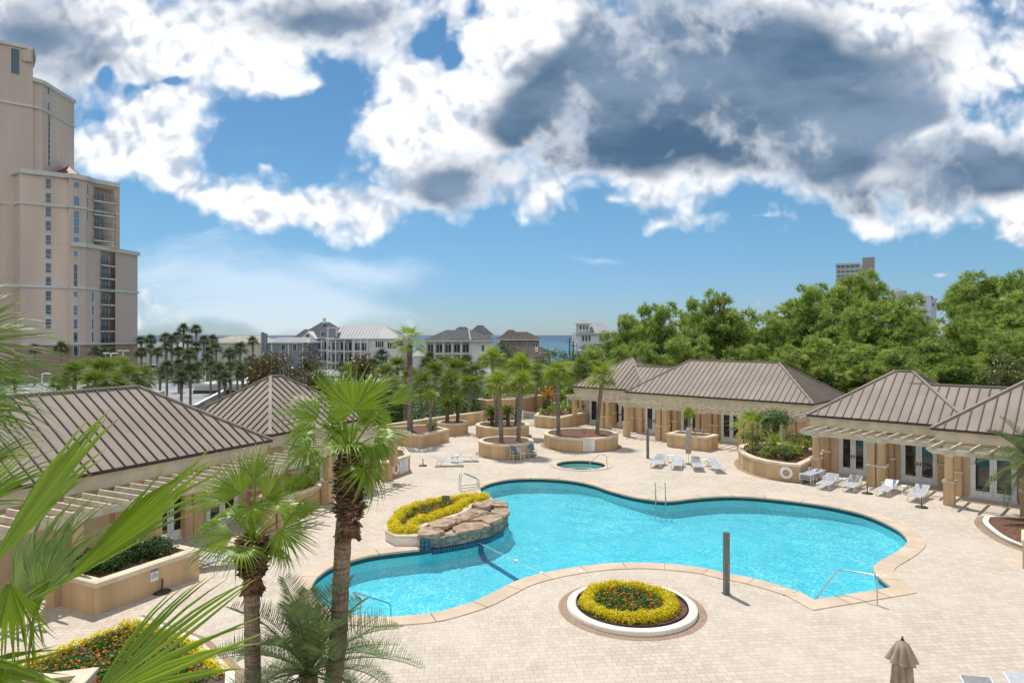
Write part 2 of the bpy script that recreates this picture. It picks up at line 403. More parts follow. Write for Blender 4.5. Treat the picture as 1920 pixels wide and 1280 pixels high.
rock_edge = [Vector(p) for p in [(-1.35, 33.1), (-.75, 32.9), (-.25, 32.1), (-.2, 30.9), (-.42, 29.8), (-.95, 28.9), (-1.7, 28.2), (-2.5, 27.7), (-3.2, 27.35)]]
allp = pool_ctrl + rock_edge
pool = smooth_closed([tuple(p) for p in allp], corners=(0, 29, 31, len(pool_px) - 1, len(pool_px)), n=6)
n_rock0 = (len(pool_px) - 1) * 6            # from here on the edge is the rock wall
spa_c = gp(1089, 871.5); spa = [Vector((spa_c[0] + 1.62 * math.cos(a), spa_c[1] + 1.62 * math.sin(a))) for a in [2 * math.pi * i / 48 for i in range(48)]]

FB = frame(44); FA = frame(42.7); FL = frame(-64.3)
deck_outline = [(-45, -8), (-45, 22), (-36, 40), (-22, 46), (-14.5, 50), (-10.2, 57.3), (-6.2, 62.5), (-2.3, 67.2), (.6, 68.5), (3.0, 69.5), (5.8, 74), (14, 74), (24, 68), (36, 54), (50, 40), (50, -8)]
def flat_with_holes(name, outer, holes, z, mat, kind='structure'):
    loops = [[Vector((p[0], p[1], 0)) for p in outer]] + [[Vector((p[0], p[1], 0)) for p in h] for h in holes]
    flat = [p for l in loops for p in l]
    tris = tessellate_polygon(loops); fs = []
    for t in tris:
        a, b, c = (flat[i] for i in t)
        fs.append(t if (b - a).cross(c - a).z > 0 else t[::-1])
    mb = MB(); mb.add([(p.x, p.y, z) for p in flat], fs)
    o = mb.build(name, mat); return tag(o, kind=kind)
flat_with_holes('pool_deck', deck_outline, [offset_poly(pool, .04), offset_poly(spa, .04)], 0.0, DECK)
mb = MB()
dn = len(deck_outline)
for i in range(dn):
    a, b = deck_outline[i], deck_outline[(i + 1) % dn]
    mb.add([(a[0], a[1], -.003), (b[0], b[1], -.003), (b[0], b[1], -5), (a[0], a[1], -5)], [(0, 1, 2, 3)])
tag(mb.build('deck_edge', STUCCO), kind='structure')

# coping stones
mb = MB(); n = len(pool); outer = offset_poly(pool, .62); inn = offset_poly(pool, -.03)
acc = 0.0
for i in range(n):
    if i >= n_rock0 + 3: continue
    j = (i + 1) % n
    L = (pool[j] - pool[i]).length; cut = acc + L > 1.55; acc = 0.0 if cut else acc + L
    f = (1 - .022 / max(L, .03)) if cut else 1.0
    a, b, c, d = inn[i], inn[i].lerp(inn[j], f), outer[i].lerp(outer[j], f), outer[i]
    mb.add([(a.x, a.y, .03), (b.x, b.y, .03), (c.x, c.y, .03), (d.x, d.y, .03)], [(3, 2, 1, 0)])
    mb.add([(a.x, a.y, .03), (b.x, b.y, .03), (b.x, b.y, -.05), (a.x, a.y, -.05)], [(0, 1, 2, 3)])
    mb.add([(d.x, d.y, .03), (c.x, c.y, .03), (c.x, c.y, -.002), (d.x, d.y, -.002)], [(3, 2, 1, 0)])
tag(mb.build('pool_coping', COPING), kind='structure')
so = offset_poly(spa, .38); si = offset_poly(spa, -.02); mb = MB()
ring_strip(mb, si, so, .025)
ring_strip(mb, si, si, .025, -.05)
tag(mb.build('spa_coping', COPING), kind='structure')

# basin: tiled band under the coping, plaster walls and floor
TILE = bpy.data.materials.new('blue_waterline_tile'); TILE.use_nodes = True
T = NT(TILE.node_tree); b = T.n['Principled BSDF']; pos = T.add('ShaderNodeNewGeometry').outputs['Position']
sp = T.add('ShaderNodeSeparateXYZ', i_0=pos)
cb = T.add('ShaderNodeCombineXYZ', i_0=T.math('ADD', sp.outputs[0], T.math('MULTIPLY', sp.outputs[1], .7)), i_1=sp.outputs[2], i_2=0.0)
br = T.add('ShaderNodeTexBrick', i_0=cb.outputs[0], offset=0.0); br.inputs['Scale'].default_value = 1; br.inputs['Brick Width'].default_value = .155; br.inputs['Row Height'].default_value = .155; br.inputs['Mortar Size'].default_value = .006
br.inputs['Color1'].default_value = (.008, .035, .10, 1); br.inputs['Color2'].default_value = (.012, .06, .15, 1); br.inputs['Mortar'].default_value = (.25, .35, .4, 1)
T.set(b.inputs['Base Color'], br.outputs[0]); b.inputs['Roughness'].default_value = .15
WLTILE = pmat('dark_waterline_tile', (.03, .06, .065), .3, .15, 6)
PLASTER = pmat('pool_plaster', (.52, .86, .86), .8, .03, .4)
WZ = -.13
def basin(name, outline, depth, ledge=None):
    mb = MB(); n = len(outline); o2 = offset_poly(outline, -.35)
    for i in range(n):
        j = (i + 1) % n; a, b_ = outline[i], outline[j]
        mb.add([(a.x, a.y, .02), (b_.x, b_.y, .02), (b_.x, b_.y, -.22), (a.x, a.y, -.22)], [(3, 2, 1, 0)], 1)
        mb.add([(a.x, a.y, -.22), (b_.x, b_.y, -.22), (b_.x, b_.y, -depth + .25), (a.x, a.y, -depth + .25)], [(3, 2, 1, 0)], 0)
        mb.add([(a.x, a.y, -depth + .25), (b_.x, b_.y, -depth + .25), (o2[j].x, o2[j].y, -depth), (o2[i].x, o2[i].y, -depth)], [(3, 2, 1, 0)], 0, True)
    vs = [Vector((p.x, p.y, 0)) for p in o2]; fs = []
    for t in tessellate_polygon([vs]):
        a, b_, c = (vs[i] for i in t); fs.append(t if (b_ - a).cross(c - a).z > 0 else t[::-1])
    mb.add([(p.x, p.y, -depth) for p in vs], fs, 0)
    if ledge:
        for k, (off, z) in enumerate(ledge):
            lp = offset_poly(outline, -off); lo = offset_poly(outline, .02) if k == 0 else offset_poly(outline, -ledge[k - 1][0])
            ring_strip(mb, lp, lo, z, m=0)
            ring_strip(mb, lp, lp, z, z - .35, m=0)
            for i in range(n):
                j = (i + 1) % n
                mb.add([(lp[i].x, lp[i].y, z), (lp[j].x, lp[j].y, z), (lp[j].x, lp[j].y, z - .5), (lp[i].x, lp[i].y, z - .5)], [(0, 1, 2, 3)], 2)
    return tag(mb.build(name, [PLASTER, WLTILE, TILE]), kind='structure')
basin('pool_basin', pool, .80)
basin('spa_basin', spa, 1.1, ledge=[(.45, -.42), (.85, -.62)])

WATER = bpy.data.materials.new('pool_water'); WATER.use_nodes = True
T = NT(WATER.node_tree); T.n.clear(); out = T.add('ShaderNodeOutputMaterial')
pos = T.add('ShaderNodeNewGeometry').outputs['Position']
wp = T.add('ShaderNodeTexNoise', i_0=pos); wp.inputs['Scale'].default_value = 1.6; wp.inputs['Detail'].default_value = 3
wsc = T.add('ShaderNodeVectorMath', operation='SCALE', i_0=wp.outputs['Color']); wsc.inputs['Scale'].default_value = .55
wv = T.add('ShaderNodeVectorMath', operation='ADD', i_0=pos, i_1=wsc.outputs[0]).outputs[0]
def caustic_ripple(sc, ft='DISTANCE_TO_EDGE'):
    v1 = T.add('ShaderNodeTexVoronoi', feature=ft, i_0=wv); v1.inputs['Scale'].default_value = sc
    return v1.outputs['Distance']
r1, r2, r3 = caustic_ripple(3.6), caustic_ripple(7.5), caustic_ripple(8.5, 'F1')
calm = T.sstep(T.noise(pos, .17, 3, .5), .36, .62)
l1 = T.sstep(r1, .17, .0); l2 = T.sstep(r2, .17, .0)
caustic_net = T.math('ADD', T.math('MULTIPLY', l1, .45), T.math('MULTIPLY', l2, .75), clamp=True)
caustic_net = T.math('MULTIPLY', caustic_net, T.sstep(T.noise(pos, 1.3, 3), .25, .62, .35, 1.0))
focus = T.math('MULTIPLY', caustic_net, T.math('MULTIPLY_ADD', calm, .75, .25))
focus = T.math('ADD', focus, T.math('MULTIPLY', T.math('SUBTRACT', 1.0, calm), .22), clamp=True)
tint = T.mix(focus, (.11, .66, .80, 1), (.92, 1.0, 1.0, 1))  # caustic light lines painted into the water's transmission colour
r2 = r3
trn = T.add('ShaderNodeBsdfTransparent', i_0=tint)
bph = T.math('ADD', T.math('MULTIPLY', T.noise(pos, 5.0, 4, .6), .6), T.math('MULTIPLY', r2, .35))
bp = T.add('ShaderNodeBump', i_Height=bph); bp.inputs['Strength'].default_value = .7; bp.inputs['Distance'].default_value = .04
gl = T.add('ShaderNodeBsdfGlossy'); gl.inputs['Roughness'].default_value = .05; T.l.new(bp.outputs[0], gl.inputs['Normal'])
fr = T.add('ShaderNodeFresnel'); fr.inputs['IOR'].default_value = 1.33; T.l.new(bp.outputs[0], fr.inputs['Normal'])
mx = T.add('ShaderNodeMixShader'); T.l.new(fr.outputs[0], mx.inputs[0]); T.l.new(trn.outputs[0], mx.inputs[1]); T.l.new(gl.outputs[0], mx.inputs[2]); T.l.new(mx.outputs[0], out.inputs[0])
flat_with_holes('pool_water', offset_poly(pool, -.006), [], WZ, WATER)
SPAW = WATER.copy(); SPAW.name = 'spa_water'
for nd in SPAW.node_tree.nodes:
    if nd.type == 'MIX': nd.inputs[6].default_value = (.62, .86, .86, 1); nd.inputs[7].default_value = (.85, 1, .98, 1)
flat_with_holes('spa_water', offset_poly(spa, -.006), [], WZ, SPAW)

# far ground, parking deck, beach and sea
mb = MB(); mb.add([(-3000, -300, -4.6), (3000, -300, -4.6), (3000, 330, -4.6), (-3000, 330, -4.6)], [(0, 1, 2, 3)])
mb.add([(-3000, 330, -4.6), (3000, 330, -4.6), (3000, 420, -9.2), (-3000, 420, -9.2)], [(0, 1, 2, 3)], 1)
o = mb.build('ground', [GROUNDM, SAND]); tag(o, kind='structure')
SEA = bpy.data.materials.new('sea_water'); SEA.use_nodes = True
T = NT(SEA.node_tree); b = T.n['Principled BSDF']; pos = T.add('ShaderNodeNewGeometry').outputs['Position']
sp = T.add('ShaderNodeSeparateXYZ', i_0=pos)
far = T.sstep(T.math('ADD', sp.outputs[1], T.math('MULTIPLY', T.noise(pos, .004, 4), 900)), 700, 3200)
c = T.mix(far, (.035, .16, .20, 1), (.010, .055, .115, 1))
st = T.add('ShaderNodeMapping', i_0=pos); st.inputs['Scale'].default_value = (.1, 1, 1)
c = T.mix(T.sstep(T.noise(st.outputs[0], .01, 4), .45, .6, 0, .35), c, (.02, .11, .2, 1))
T.set(b.inputs['Base Color'], c); b.inputs['Roughness'].default_value = .45; b.inputs['Specular IOR Level'].default_value = .3
bp = T.add('ShaderNodeBump', i_Height=T.noise(pos, .25, 4)); bp.inputs['Strength'].default_value = .6; bp.inputs['Distance'].default_value = .6
T.l.new(bp.outputs[0], b.inputs['Normal'])
mb = MB(); mb.add([(-60000, 380, -8.6), (60000, 380, -8.6), (60000, 60000, -8.6), (-60000, 60000, -8.6)], [(0, 1, 2, 3)])
tag(mb.build('sea', SEA), kind='structure')
# ================================================================ pool pavilions (roofs, walls, doors, pergolas)
EAVE, PITCH = 3.5, .67
def clip_line(poly, e, o, val):
    """segment where the plane (p-o).e == val cuts a planar polygon"""
    hits = []
    for i in range(len(poly)):
        a, b = poly[i], poly[(i + 1) % len(poly)]
        da, db = (a - o).dot(e) - val, (b - o).dot(e) - val
        if (da < 0) != (db < 0): hits.append(a.lerp(b, da / (da - db)))
    return hits if len(hits) == 2 else None
def roof_face(mb, poly, e, spacing=.46, seam=True, phase=.2):
    """one roof plane with standing seams running up the slope; e = eave direction"""
    poly = [Vector(p) for p in poly]; nrm = (poly[1] - poly[0]).cross(poly[2] - poly[0]).normalized()
    if nrm.z < 0: poly = poly[::-1]; nrm = -nrm
    mb.add(poly, [tuple(range(len(poly)))], 0)
    if not seam: return
    e = Vector(e).normalized(); vals = [(p - poly[0]).dot(e) for p in poly]; v = min(vals) + spacing * phase
    while v < max(vals):
        h = clip_line(poly, e, poly[0], v)
        if h and (h[0] - h[1]).length > .15:
            d = (h[1] - h[0]).normalized()
            mb.obox(h[0] + nrm * .028 + d * .03, h[1] + nrm * .028 - d * .03, .042, .056, 1, up=nrm)
        v += spacing
def hip_roof(fr, s0, s1, t0, t1, z=EAVE, pitch=PITCH, spacing=.46):
    """a hip roof over the rectangle; returns mesh builders for the covering and the ridge caps, and the fascia"""
    w = (t1 - t0) / 2; tm = (t0 + t1) / 2; zr = z + w * pitch
    a, b, c, d = fr(s0, t0, z), fr(s1, t0, z), fr(s1, t1, z), fr(s0, t1, z)
    r0, r1 = fr(s0 + w, tm, zr), fr(s1 - w, tm, zr)
    es = fr(1, 0) - fr(0, 0); et = fr(0, 1) - fr(0, 0)
    m = MB(); cap = MB()
    roof_face(m, [a, b, r1, r0], es, spacing); roof_face(m, [c, d, r0, r1], es, spacing)
    roof_face(m, [b, c, r1], et, spacing); roof_face(m, [d, a, r0], et, spacing)
    up = Vector((0, 0, .035))
    for p, q in ((a, r0), (b, r1), (c, r1), (d, r0), (r0, r1)): cap.obox(p + up, q + up, .17, .075, 0)
    for p, q in ((a, b), (b, c), (c, d), (d, a)): cap.obox(p + Vector((0, 0, -.03)), q + Vector((0, 0, -.03)), .05, .13, 1)
    return m, cap
def rect(fr, s0, s1, t0, t1): return [fr(s0, t0), fr(s1, t0), fr(s1, t1), fr(s0, t1)]
def fascia_box(fr, s0, s1, t0, t1):
    m = MB()
    for k, (ins, za, zb) in enumerate(((.06, EAVE - .22, EAVE - .035), (.14, EAVE - .66, EAVE - .22), (.30, EAVE - .74, EAVE - .66))):
        m.prism(rect(fr, s0 + ins, s1 - ins, t0 + ins, t1 - ins), za, zb, 0)
    return m
def french_door(parent, fr, sc, tw, w=1.75, h=2.32):
    d = MB(); y = tw - .03
    def fb(m, s0, s1, z0, z1, t0, t1): m.prism(rect(fr, s0, s1, t0, t1), z0, z1)
    fb(d, sc - w / 2, sc - w / 2 + .07, 0.02, h, y - .05, y + .02); fb(d, sc + w / 2 - .07, sc + w / 2, 0.02, h, y - .05, y + .02)
    fb(d, sc - w / 2, sc + w / 2, h, h + .07, y - .05, y + .02); fb(d, sc - w / 2 - .06, sc + w / 2 + .06, -.01, .06, y - .14, y + .02)
    door = d.build('door', WHITE, parent)
    for k in (0, 1):
        a = sc - w / 2 + .075 if k == 0 else sc + .005; b = a + w / 2 - .08
        lf = MB()
        fb(lf, a, a + .15, .07, h - .005, y - .035, y); fb(lf, b - .15, b, .07, h - .005, y - .035, y)
        fb(lf, a + .15, b - .15, h - .16, h - .005, y - .035, y); fb(lf, a + .15, b - .15, .07, .36, y - .035, y)
        lf.build('door_leaf', WHITE, door)
        g = MB(); fb(g, a + .15, b - .15, .36, h - .16, y - .02, y - .008); g.build('glass_pane', GLASS, door)
        hd = MB(); hs = b - .07 if k == 0 else a + .07
        fb(hd, hs - .02, hs + .02, .98, 1.2, y - .06, y - .036); fb(hd, hs - .05, hs + .05, 1.07, 1.10, y - .10, y - .061)
        hd.build('door_handle', BROWNM, door)
    return door
def pilaster(parent, fr, s, tw, w=.42, dep=.32, top=2.62, name='pilaster'):
    m = MB()
    m.prism(rect(fr, s - w / 2, s + w / 2, tw - dep, tw - .002), -.02, 1.18, 0)
    m.prism(rect(fr, s - w / 2 - .05, s + w / 2 + .05, tw - dep - .05, tw - .001), 1.18, 1.30, 1)
    m.prism(rect(fr, s - w / 2 + .05, s + w / 2 - .05, tw - dep + .05, tw - .002), 1.30, top, 0)
    return m.build(name, [STUCCO, CREAM], parent)
def column(parent, fr, s, t, base=0.0, w=.46, top=2.42):
    m = MB(); q = w / 2
    if base < .5:
        m.prism(rect(fr, s - q, s + q, t - q, t + q), -.02, 1.12, 0)
        m.prism(rect(fr, s - q - .045, s + q + .045, t - q - .045, t + q + .045), 1.12, 1.24, 1); base = 1.24
    q -= .055
    m.prism(rect(fr, s - q, s + q, t - q, t + q), base, top, 0)
    m.prism(rect(fr, s - q - .04, s + q + .04, t - q - .04, t + q + .04), top, top + .10, 1)
    return m.build('column', [STUCCO, PERG], parent)
def pergola(parent_fr, label, s0, s1, tw, tc, cols, group, step=.62, z=2.52, colbase={}):
    fr = parent_fr; loc = fr((s0 + s1) / 2, tc)
    e = empty('pergola', (0, 0, 0), label, 'pergola', group)
    for c in cols: column(e, fr, c, tc, colbase.get(c, 0.0))
    for dt in (-.17, .17):
        m = MB()
        a, b = fr(s0, tc + dt, z + .12), fr(s1, tc + dt, z + .12)
        m.obox(a, b, .09, .24); d = (b - a).normalized()
        for p, sg in ((a, -1), (b, 1)):           # shaped beam ends
            m.obox(p + d * sg * .13 + Vector((0, 0, .035)), p, .088, .16); m.obox(p + d * sg * .24 + Vector((0, 0, .07)), p + d * sg * .13 + Vector((0, 0, .07)), .086, .09)
        m.build('beam', PERG, e)
    m = MB(); m.obox(fr(s0 + .1, tw - .34, z + .12), fr(s1 - .1, tw - .34, z + .12), .08, .24); m.build('ledger', PERG, e)
    n = int((s1 - s0) / step)
    for i in range(n + 1):
        s = s0 + .1 + (s1 - s0 - .2) * i / n
        m = MB(); p, q = fr(s, tw - .3, z + .325), fr(s, tc - .62, z + .325); m.obox(p, q, .075, .17)
        m.obox(q, fr(s, tc - .80, z + .355), .074, .10)
        m.build('rafter', PERG, e)
    return e
def pavilion_wall(parent, fr, s0, s1, t0, t1, doors, pils, side_pil=True):
    m = MB(); m.prism(rect(fr, s0, s1, t0, t1), -.03, EAVE - .7)
    m.build('wall', STUCCO_L, parent)
    for d in doors: french_door(parent, fr, d, t0)
    for p in pils: pilaster(parent, fr, p, t0)
def with_lower_ridge(fr, s0, s1, t0, zr_w, m, cap, spacing=.46, rev=False):
    """front slope that goes on beyond the hip as a lower gable-less wing of half depth zr_w"""
    z1 = EAVE + zr_w * PITCH; tm = t0 + zr_w; up = Vector((0, 0, .035)); es = fr(1, 0) - fr(0, 0)
    roof_face(m, [fr(s0, t0 + .012, EAVE - .004), fr(s1, t0 + .012, EAVE - .004), fr(s1, tm, z1 - .004), fr(s0, tm, z1 - .004)], es, spacing)
    roof_face(m, [fr(s0, tm, z1 - .004), fr(s1, tm, z1 - .004), fr(s1, tm + zr_w, EAVE - .004), fr(s0, tm + zr_w, EAVE - .004)], es, spacing)
    cap.obox(fr(s0, tm, z1) + up, fr(s1, tm, z1) + up, .17, .07, 0)

# --- far right pavilion (A): a set-back end block and a long block
aA = 42.7
e = empty('pool_pavilion', (0, 0, 0), 'long tan pavilion with brown hip roofs behind the rectangular planter, farthest from the camera', 'building', 'tan pool pavilions with brown metal roofs')
A1 = (-41.0, -32.6, 53.0, 61.2); A2 = (-33.6, -17.5, 51.15, 59.4)
for k, (s0, s1, t0, t1) in enumerate((A1, A2)):
    m, cap = hip_roof(FA, s0, s1, t0, t1)
    if k == 0: with_lower_ridge(FA, s0 + 5.2, A2[0] + 3.2, t0, 3.05, m, cap)
    m.build('roof', [ROOFM, SEAM], e); cap.build('ridge_cap', [ROOFM, SEAM], e)
    fascia_box(FA, s0 + .02, s1 - .02, t0 + .02, t1 - .02).build('fascia', CREAM, e)
wA1, wA2 = 53.7, 51.75
d_ = lambda px, t, a: s_at(px, t, a)
m = MB(); m.prism(rect(FA, A1[0] + .6, A1[1], wA1, A1[3] - .6), -.03, EAVE - .7); m.build('wall', STUCCO_L, e)
french_door(e, FA, d_(1122, wA1, aA), wA1, 2.0); french_door(e, FA, d_(1160, wA1, aA) + .2, wA1, 1.75)
for px in (1091, 1141, 1154): pilaster(e, FA, d_(px, wA1, aA), wA1)
doorsA = [d_(px, wA2, aA) for px in (1228, 1298, 1372, 1446)]
pilA = [d_(px, wA2, aA) for px in (1187, 1203, 1256, 1268, 1333, 1344, 1404, 1418, 1484)]
pavilion_wall(e, FA, A2[0] + .6, A2[1] - .6, wA2, A2[3] - .6, [d_(1222, wA2, aA) + .25, d_(1300, wA2, aA) - .2, d_(1372, wA2, aA), d_(1446, wA2, aA)], pilA)
tcA = 48.75
cA = [d_(px, tcA, aA) for px in (1175, 1236, 1248, 1309.5, 1321, 1390, 1403, 1488, 1502)]
pergola(FA, 'cream pergola with paired columns along the farthest right pavilion, over the rectangular planter', cA[0] - .55, cA[-1] + .5, 51.15, tcA, cA, 'cream wooden pergolas in front of the pavilions')
cA1 = [FA(0, 0)] ; s_pl = d_(1077, 50.9, aA)
pergola(FA, 'short cream pergola at the left end of the far pavilion, one column in a planter', s_pl - .55, d_(1163, 50.9, aA) + .6, 53.0, 50.9, [s_pl, d_(1130, 50.9, aA), d_(1140, 50.9, aA)], 'cream wooden pergolas in front of the pavilions', colbase={s_pl: .95})

# --- near right pavilion (B)
e = empty('pool_pavilion', (0, 0, 0), 'tan pavilion with brown hip roofs and white French doors at the right edge', 'building', 'tan pool pavilions with brown metal roofs')
B1 = (-16.45, -7.55, 43.65, 51.6); B3 = (-9.3, 6.0, 42.05, 51.5)
for k, (s0, s1, t0, t1) in enumerate((B1, B3)):
    m, cap = hip_roof(FB, s0, s1, t0, t1, pitch=.69, spacing=.5)
    if k == 0: with_lower_ridge(FB, s0 + 5.0, B3[0] + 3.6, t0, 3.05, m, cap, .5)
    m.build('roof', [ROOFM, SEAM], e); cap.build('ridge_cap', [ROOFM, SEAM], e)
    fascia_box(FB, s0 + .02, s1 - .02, t0 + .02, t1 - .02).build('fascia', CREAM, e)
m = MB(); m.prism(rect(FB, B1[0] + .8, B3[0] + .7, 44.6, B1[3] - .7), -.03, EAVE - .7); m.build('wall', STUCCO_L, e)
m = MB(); m.prism(rect(FB, B3[0] + .55, B3[1] - .6, 42.68, B3[3] - .7), -.03, EAVE - .7); m.build('wall', STUCCO_L, e)
for px0, px1 in ((1574, 1627), (1690, 1758)):
    a, b = s_at(px0, 44.6, 44), s_at(px1, 44.6, 44); french_door(e, FB, (a + b) / 2, 44.6, min(b - a, 2.0), 2.3)
a, b = s_at(1820, 42.68, 44), s_at(1907, 42.68, 44); french_door(e, FB, (a + b) / 2, 42.68, b - a, 2.3)
french_door(e, FB, (a + b) / 2 + 4.2, 42.68, 1.9, 2.3)
for px in (1552, 1663, 1672, 1768): pilaster(e, FB, s_at(px, 44.6, 44), 44.6)
for px in (1797, 1925): pilaster(e, FB, s_at(px, 42.68, 44), 42.68)
cB = [s_at(px, 41.85, 44) for px in (1531, 1635, 1654, 1770)]
pergola(FB, 'cream pergola over the two pairs of French doors beside the curved planter', cB[0] - .7, s_at(1752, 41.85, 44), 43.65, 41.85, cB[:3], 'cream wooden pergolas in front of the pavilions', .66)
cB3 = [s_at(px, 39.85, 44) for px in (1780, 1925)]
pergola(FB, 'cream pergola at the right edge of the photo, over the nearest French doors', cB3[0] - .75, cB3[1] + 4.5, 42.05, 39.85, cB3 + [cB3[1] + 3.6], 'cream wooden pergolas in front of the pavilions', .78)

# --- left pavilion (L) and its set-back block (L2)
e = empty('pool_pavilion', (0, 0, 0), 'tan pool pavilion with large brown hip roofs on the left, behind the near palms', 'building', 'tan pool pavilions with brown metal roofs')
L1 = (4.0, 24.4, 24.43, 32.43); L2 = (25.5, 34.1, 25.7, 33.5)
for k, (s0, s1, t0, t1) in enumerate((L1, L2)):
    m, cap = hip_roof(FL, s0, s1, t0, t1, spacing=.46)
    m.build('roof', [ROOFM, SEAM], e); cap.build('ridge_cap', [ROOFM, SEAM], e)
    fascia_box(FL, s0 + .02, s1 - .02, t0 + .02, t1 - .02).build('fascia', CREAM, e)
aL = -64.3
pl = [s_at(px, 25.1, aL) for px in (215, 345, 362, 470)]
pavilion_wall(e, FL, L1[0] + .6, L1[1] - .5, 25.1, L1[3] - .6, [s_at(258, 25.1, aL), s_at(318, 25.1, aL), s_at(415, 25.1, aL)], pl)
m = MB(); m.prism(rect(FL, L1[1] - .9, L2[0] + .9, 26.3, 31.5), -.03, EAVE - .5); m.build('wall', STUCCO_L, e)
pavilion_wall(e, FL, L2[0] + .6, L2[1] - .6, 26.4, L2[3] - .6, [29.2, 32.0], [27.6, 30.6, 33.2])
cl = [s_at(px, 22.3, aL) for px in (270, 290)]
pergola(FL, 'cream pergola over the long left planter of clipped shrubs', 6.0, 24.9, 24.43, 22.3, [8.5, 9.05, 13.2, 13.75, cl[0] + .1, cl[1], 22.0, 22.6], 'cream wooden pergolas in front of the pavilions', .6)
pergola(FL, 'cream pergola behind the tallest palm, beside the planter with the life ring', 25.9, 33.3, 25.7, 23.3, [27.0, 29.9, 30.4, 32.6], 'cream wooden pergolas in front of the pavilions', .6, colbase={32.6: .95})

# ================================================================ planters
def planter(name, pts, h, label, cat='planter', group='tan stucco planters with cream caps', soil=.12, cap=.16, fill=MULCH, wallmat=None, lip=.04):
    """a stucco wall ring with a cream cap and a bed of mulch inside"""
    pts = [Vector(p[:2]) for p in pts]; e = empty(name, (0, 0, 0), label, cat, group)
    inner = offset_poly(pts, -.26); n = len(pts); m = MB()
    for i in range(n):
        j = (i + 1) % n
        m.add([(pts[i].x, pts[i].y, -.02), (pts[j].x, pts[j].y, -.02), (pts[j].x, pts[j].y, h - cap), (pts[i].x, pts[i].y, h - cap)], [(0, 1, 2, 3)])
        m.add([(inner[i].x, inner[i].y, h - .4), (inner[j].x, inner[j].y, h - .4), (inner[j].x, inner[j].y, h - cap), (inner[i].x, inner[i].y, h - cap)], [(3, 2, 1, 0)])
    m.build('planter_wall', wallmat or STUCCO, e)
    co = offset_poly(pts, lip); ci = offset_poly(pts, -.30); m = MB()
    for a, b, z0, z1 in ((co, co, h - cap, h - .02), (co, offset_poly(pts, lip - .03), h - .02, h), (offset_poly(pts, lip - .03), ci, h, h), (ci, ci, h, h - cap - .01), (ci, co, h - cap, h - cap)):
        ring_strip(m, a, b, z0, z1)
    m.build('planter_cap', CREAM, e)
    m = MB(); vs = [Vector((p.x, p.y, 0)) for p in inner]; fs = []
    for t in tessellate_polygon([vs]):
        a, b, c = (vs[i] for i in t); fs.append(t if (b - a).cross(c - a).z > 0 else t[::-1])
    m.add([(p.x, p.y, h - soil) for p in vs], fs); m.build('mulch_bed', fill, e)
    return e
def circle(x, y, r, n=48): return [(x + r * math.cos(2 * math.pi * i / n), y + r * math.sin(2 * math.pi * i / n)) for i in range(n)]
PG = 'tan stucco planters with cream caps'
R1 = planter('round_planter', circle(5.3, 52.5, 2.83), 1.0, 'largest round tan planter with two palms and a notice board, behind the spa')
R2 = planter('round_planter', circle(-.43, 48.75, 1.95), 1.02, 'round tan planter with two palms, behind the two sling chairs')
R3 = planter('round_planter', circle(-.8, 57.7, 2.25), 1.0, 'round tan planter partly hidden behind the one with the sling chairs')
R4 = planter('round_planter', circle(-5.15, 59.2, 1.34), 1.0, 'small round tan planter holding the cycads by the parapet')
planter('angular_planter', [(-6.8, 51.4), (-5.05, 54.7), (-6.9, 57.4), (-10.3, 56.0), (-9.7, 53.3)], 1.0, 'angular tan planter holding the tall slender palm by the parapet')
R6 = planter('rectangular_planter', [(11.8, 52.05), (14.2, 49.85), (15.5, 51.3), (13.1, 53.5)], 1.05, 'rectangular tan planter with one small palm under the long pergola')
CURV = [(16.6, 39.35), (17.5, 40.45), (18.7, 41.95), (19.9, 43.5), (19.6, 45.6), (18.0, 47.6), (16.6, 47.4), (15.5, 46.4), (14.9, 44.9), (14.62, 43.3), (14.7, 41.8), (15.1, 40.6), (15.8, 39.8)]
planter('curved_planter', CURV, 1.05, 'big curved tan planter of lush shrubs with a life ring on its wall')
planter('rectangular_planter', [(-12.6, 20.7), (-11.0, 24.0), (-13.1, 25.05), (-14.75, 21.72)], 1.0, 'long tan planter of clipped dark shrubs with a notice sign, near left')
planter('rectangular_planter', [(-10.95, 31.3), (-9.55, 34.6), (-10.75, 35.15), (-12.15, 31.85)], .95, 'tan planter of long green grass behind the tallest palm')
planter('angular_planter', [(-9.1, 41.3), (-7.35, 40.1), (-6.35, 42.5), (-6.9, 44.6), (-9.0, 45.0)], 1.05, 'tan planter with a life ring and a white rules board, left of the pool')
GATEP = [(2.1, 63.2), (4.25, 61.4), (6.0, 64.2), (7.4, 66.0), (5.4, 68.4), (2.6, 66.5)]
planter('angular_planter', GATEP, 1.1, 'angular tan planter of bright bushes beside the white gate')
planter('raised_bed', [(-2.6, 69.6), (.9, 71.6), (3.4, 75.5), (-.6, 77.0), (-3.8, 71.0)], 1.9, 'raised tan bed beyond the white gate')
planter('raised_bed', [(18.62, 24.9), (21.0, 24.2), (21.9, 26.6), (19.6, 26.2)], 1.05, 'tan planter corner cut off by the right edge of the photo')

# parapet wall at the back of the deck
m = MB(); wl = [(-14.2, 50.1), (-10.0, 56.9), (-6.1, 62.1), (-2.5, 66.6)]
e = empty('parapet_wall', (0, 0, 0), 'low tan parapet wall with cream coping along the far edge of the deck', 'wall')
for i in range(3):
    a, b = Vector((*wl[i], .5)), Vector((*wl[i + 1], .5)); m.obox(a, b, .28, 1.04)
m.build('wall_body', STUCCO, e); m = MB()
for i in range(3):
    a, b = Vector((*wl[i], 1.075)), Vector((*wl[i + 1], 1.075)); m.obox(a, b, .40, .11)
m.build('wall_cap', CREAM, e)
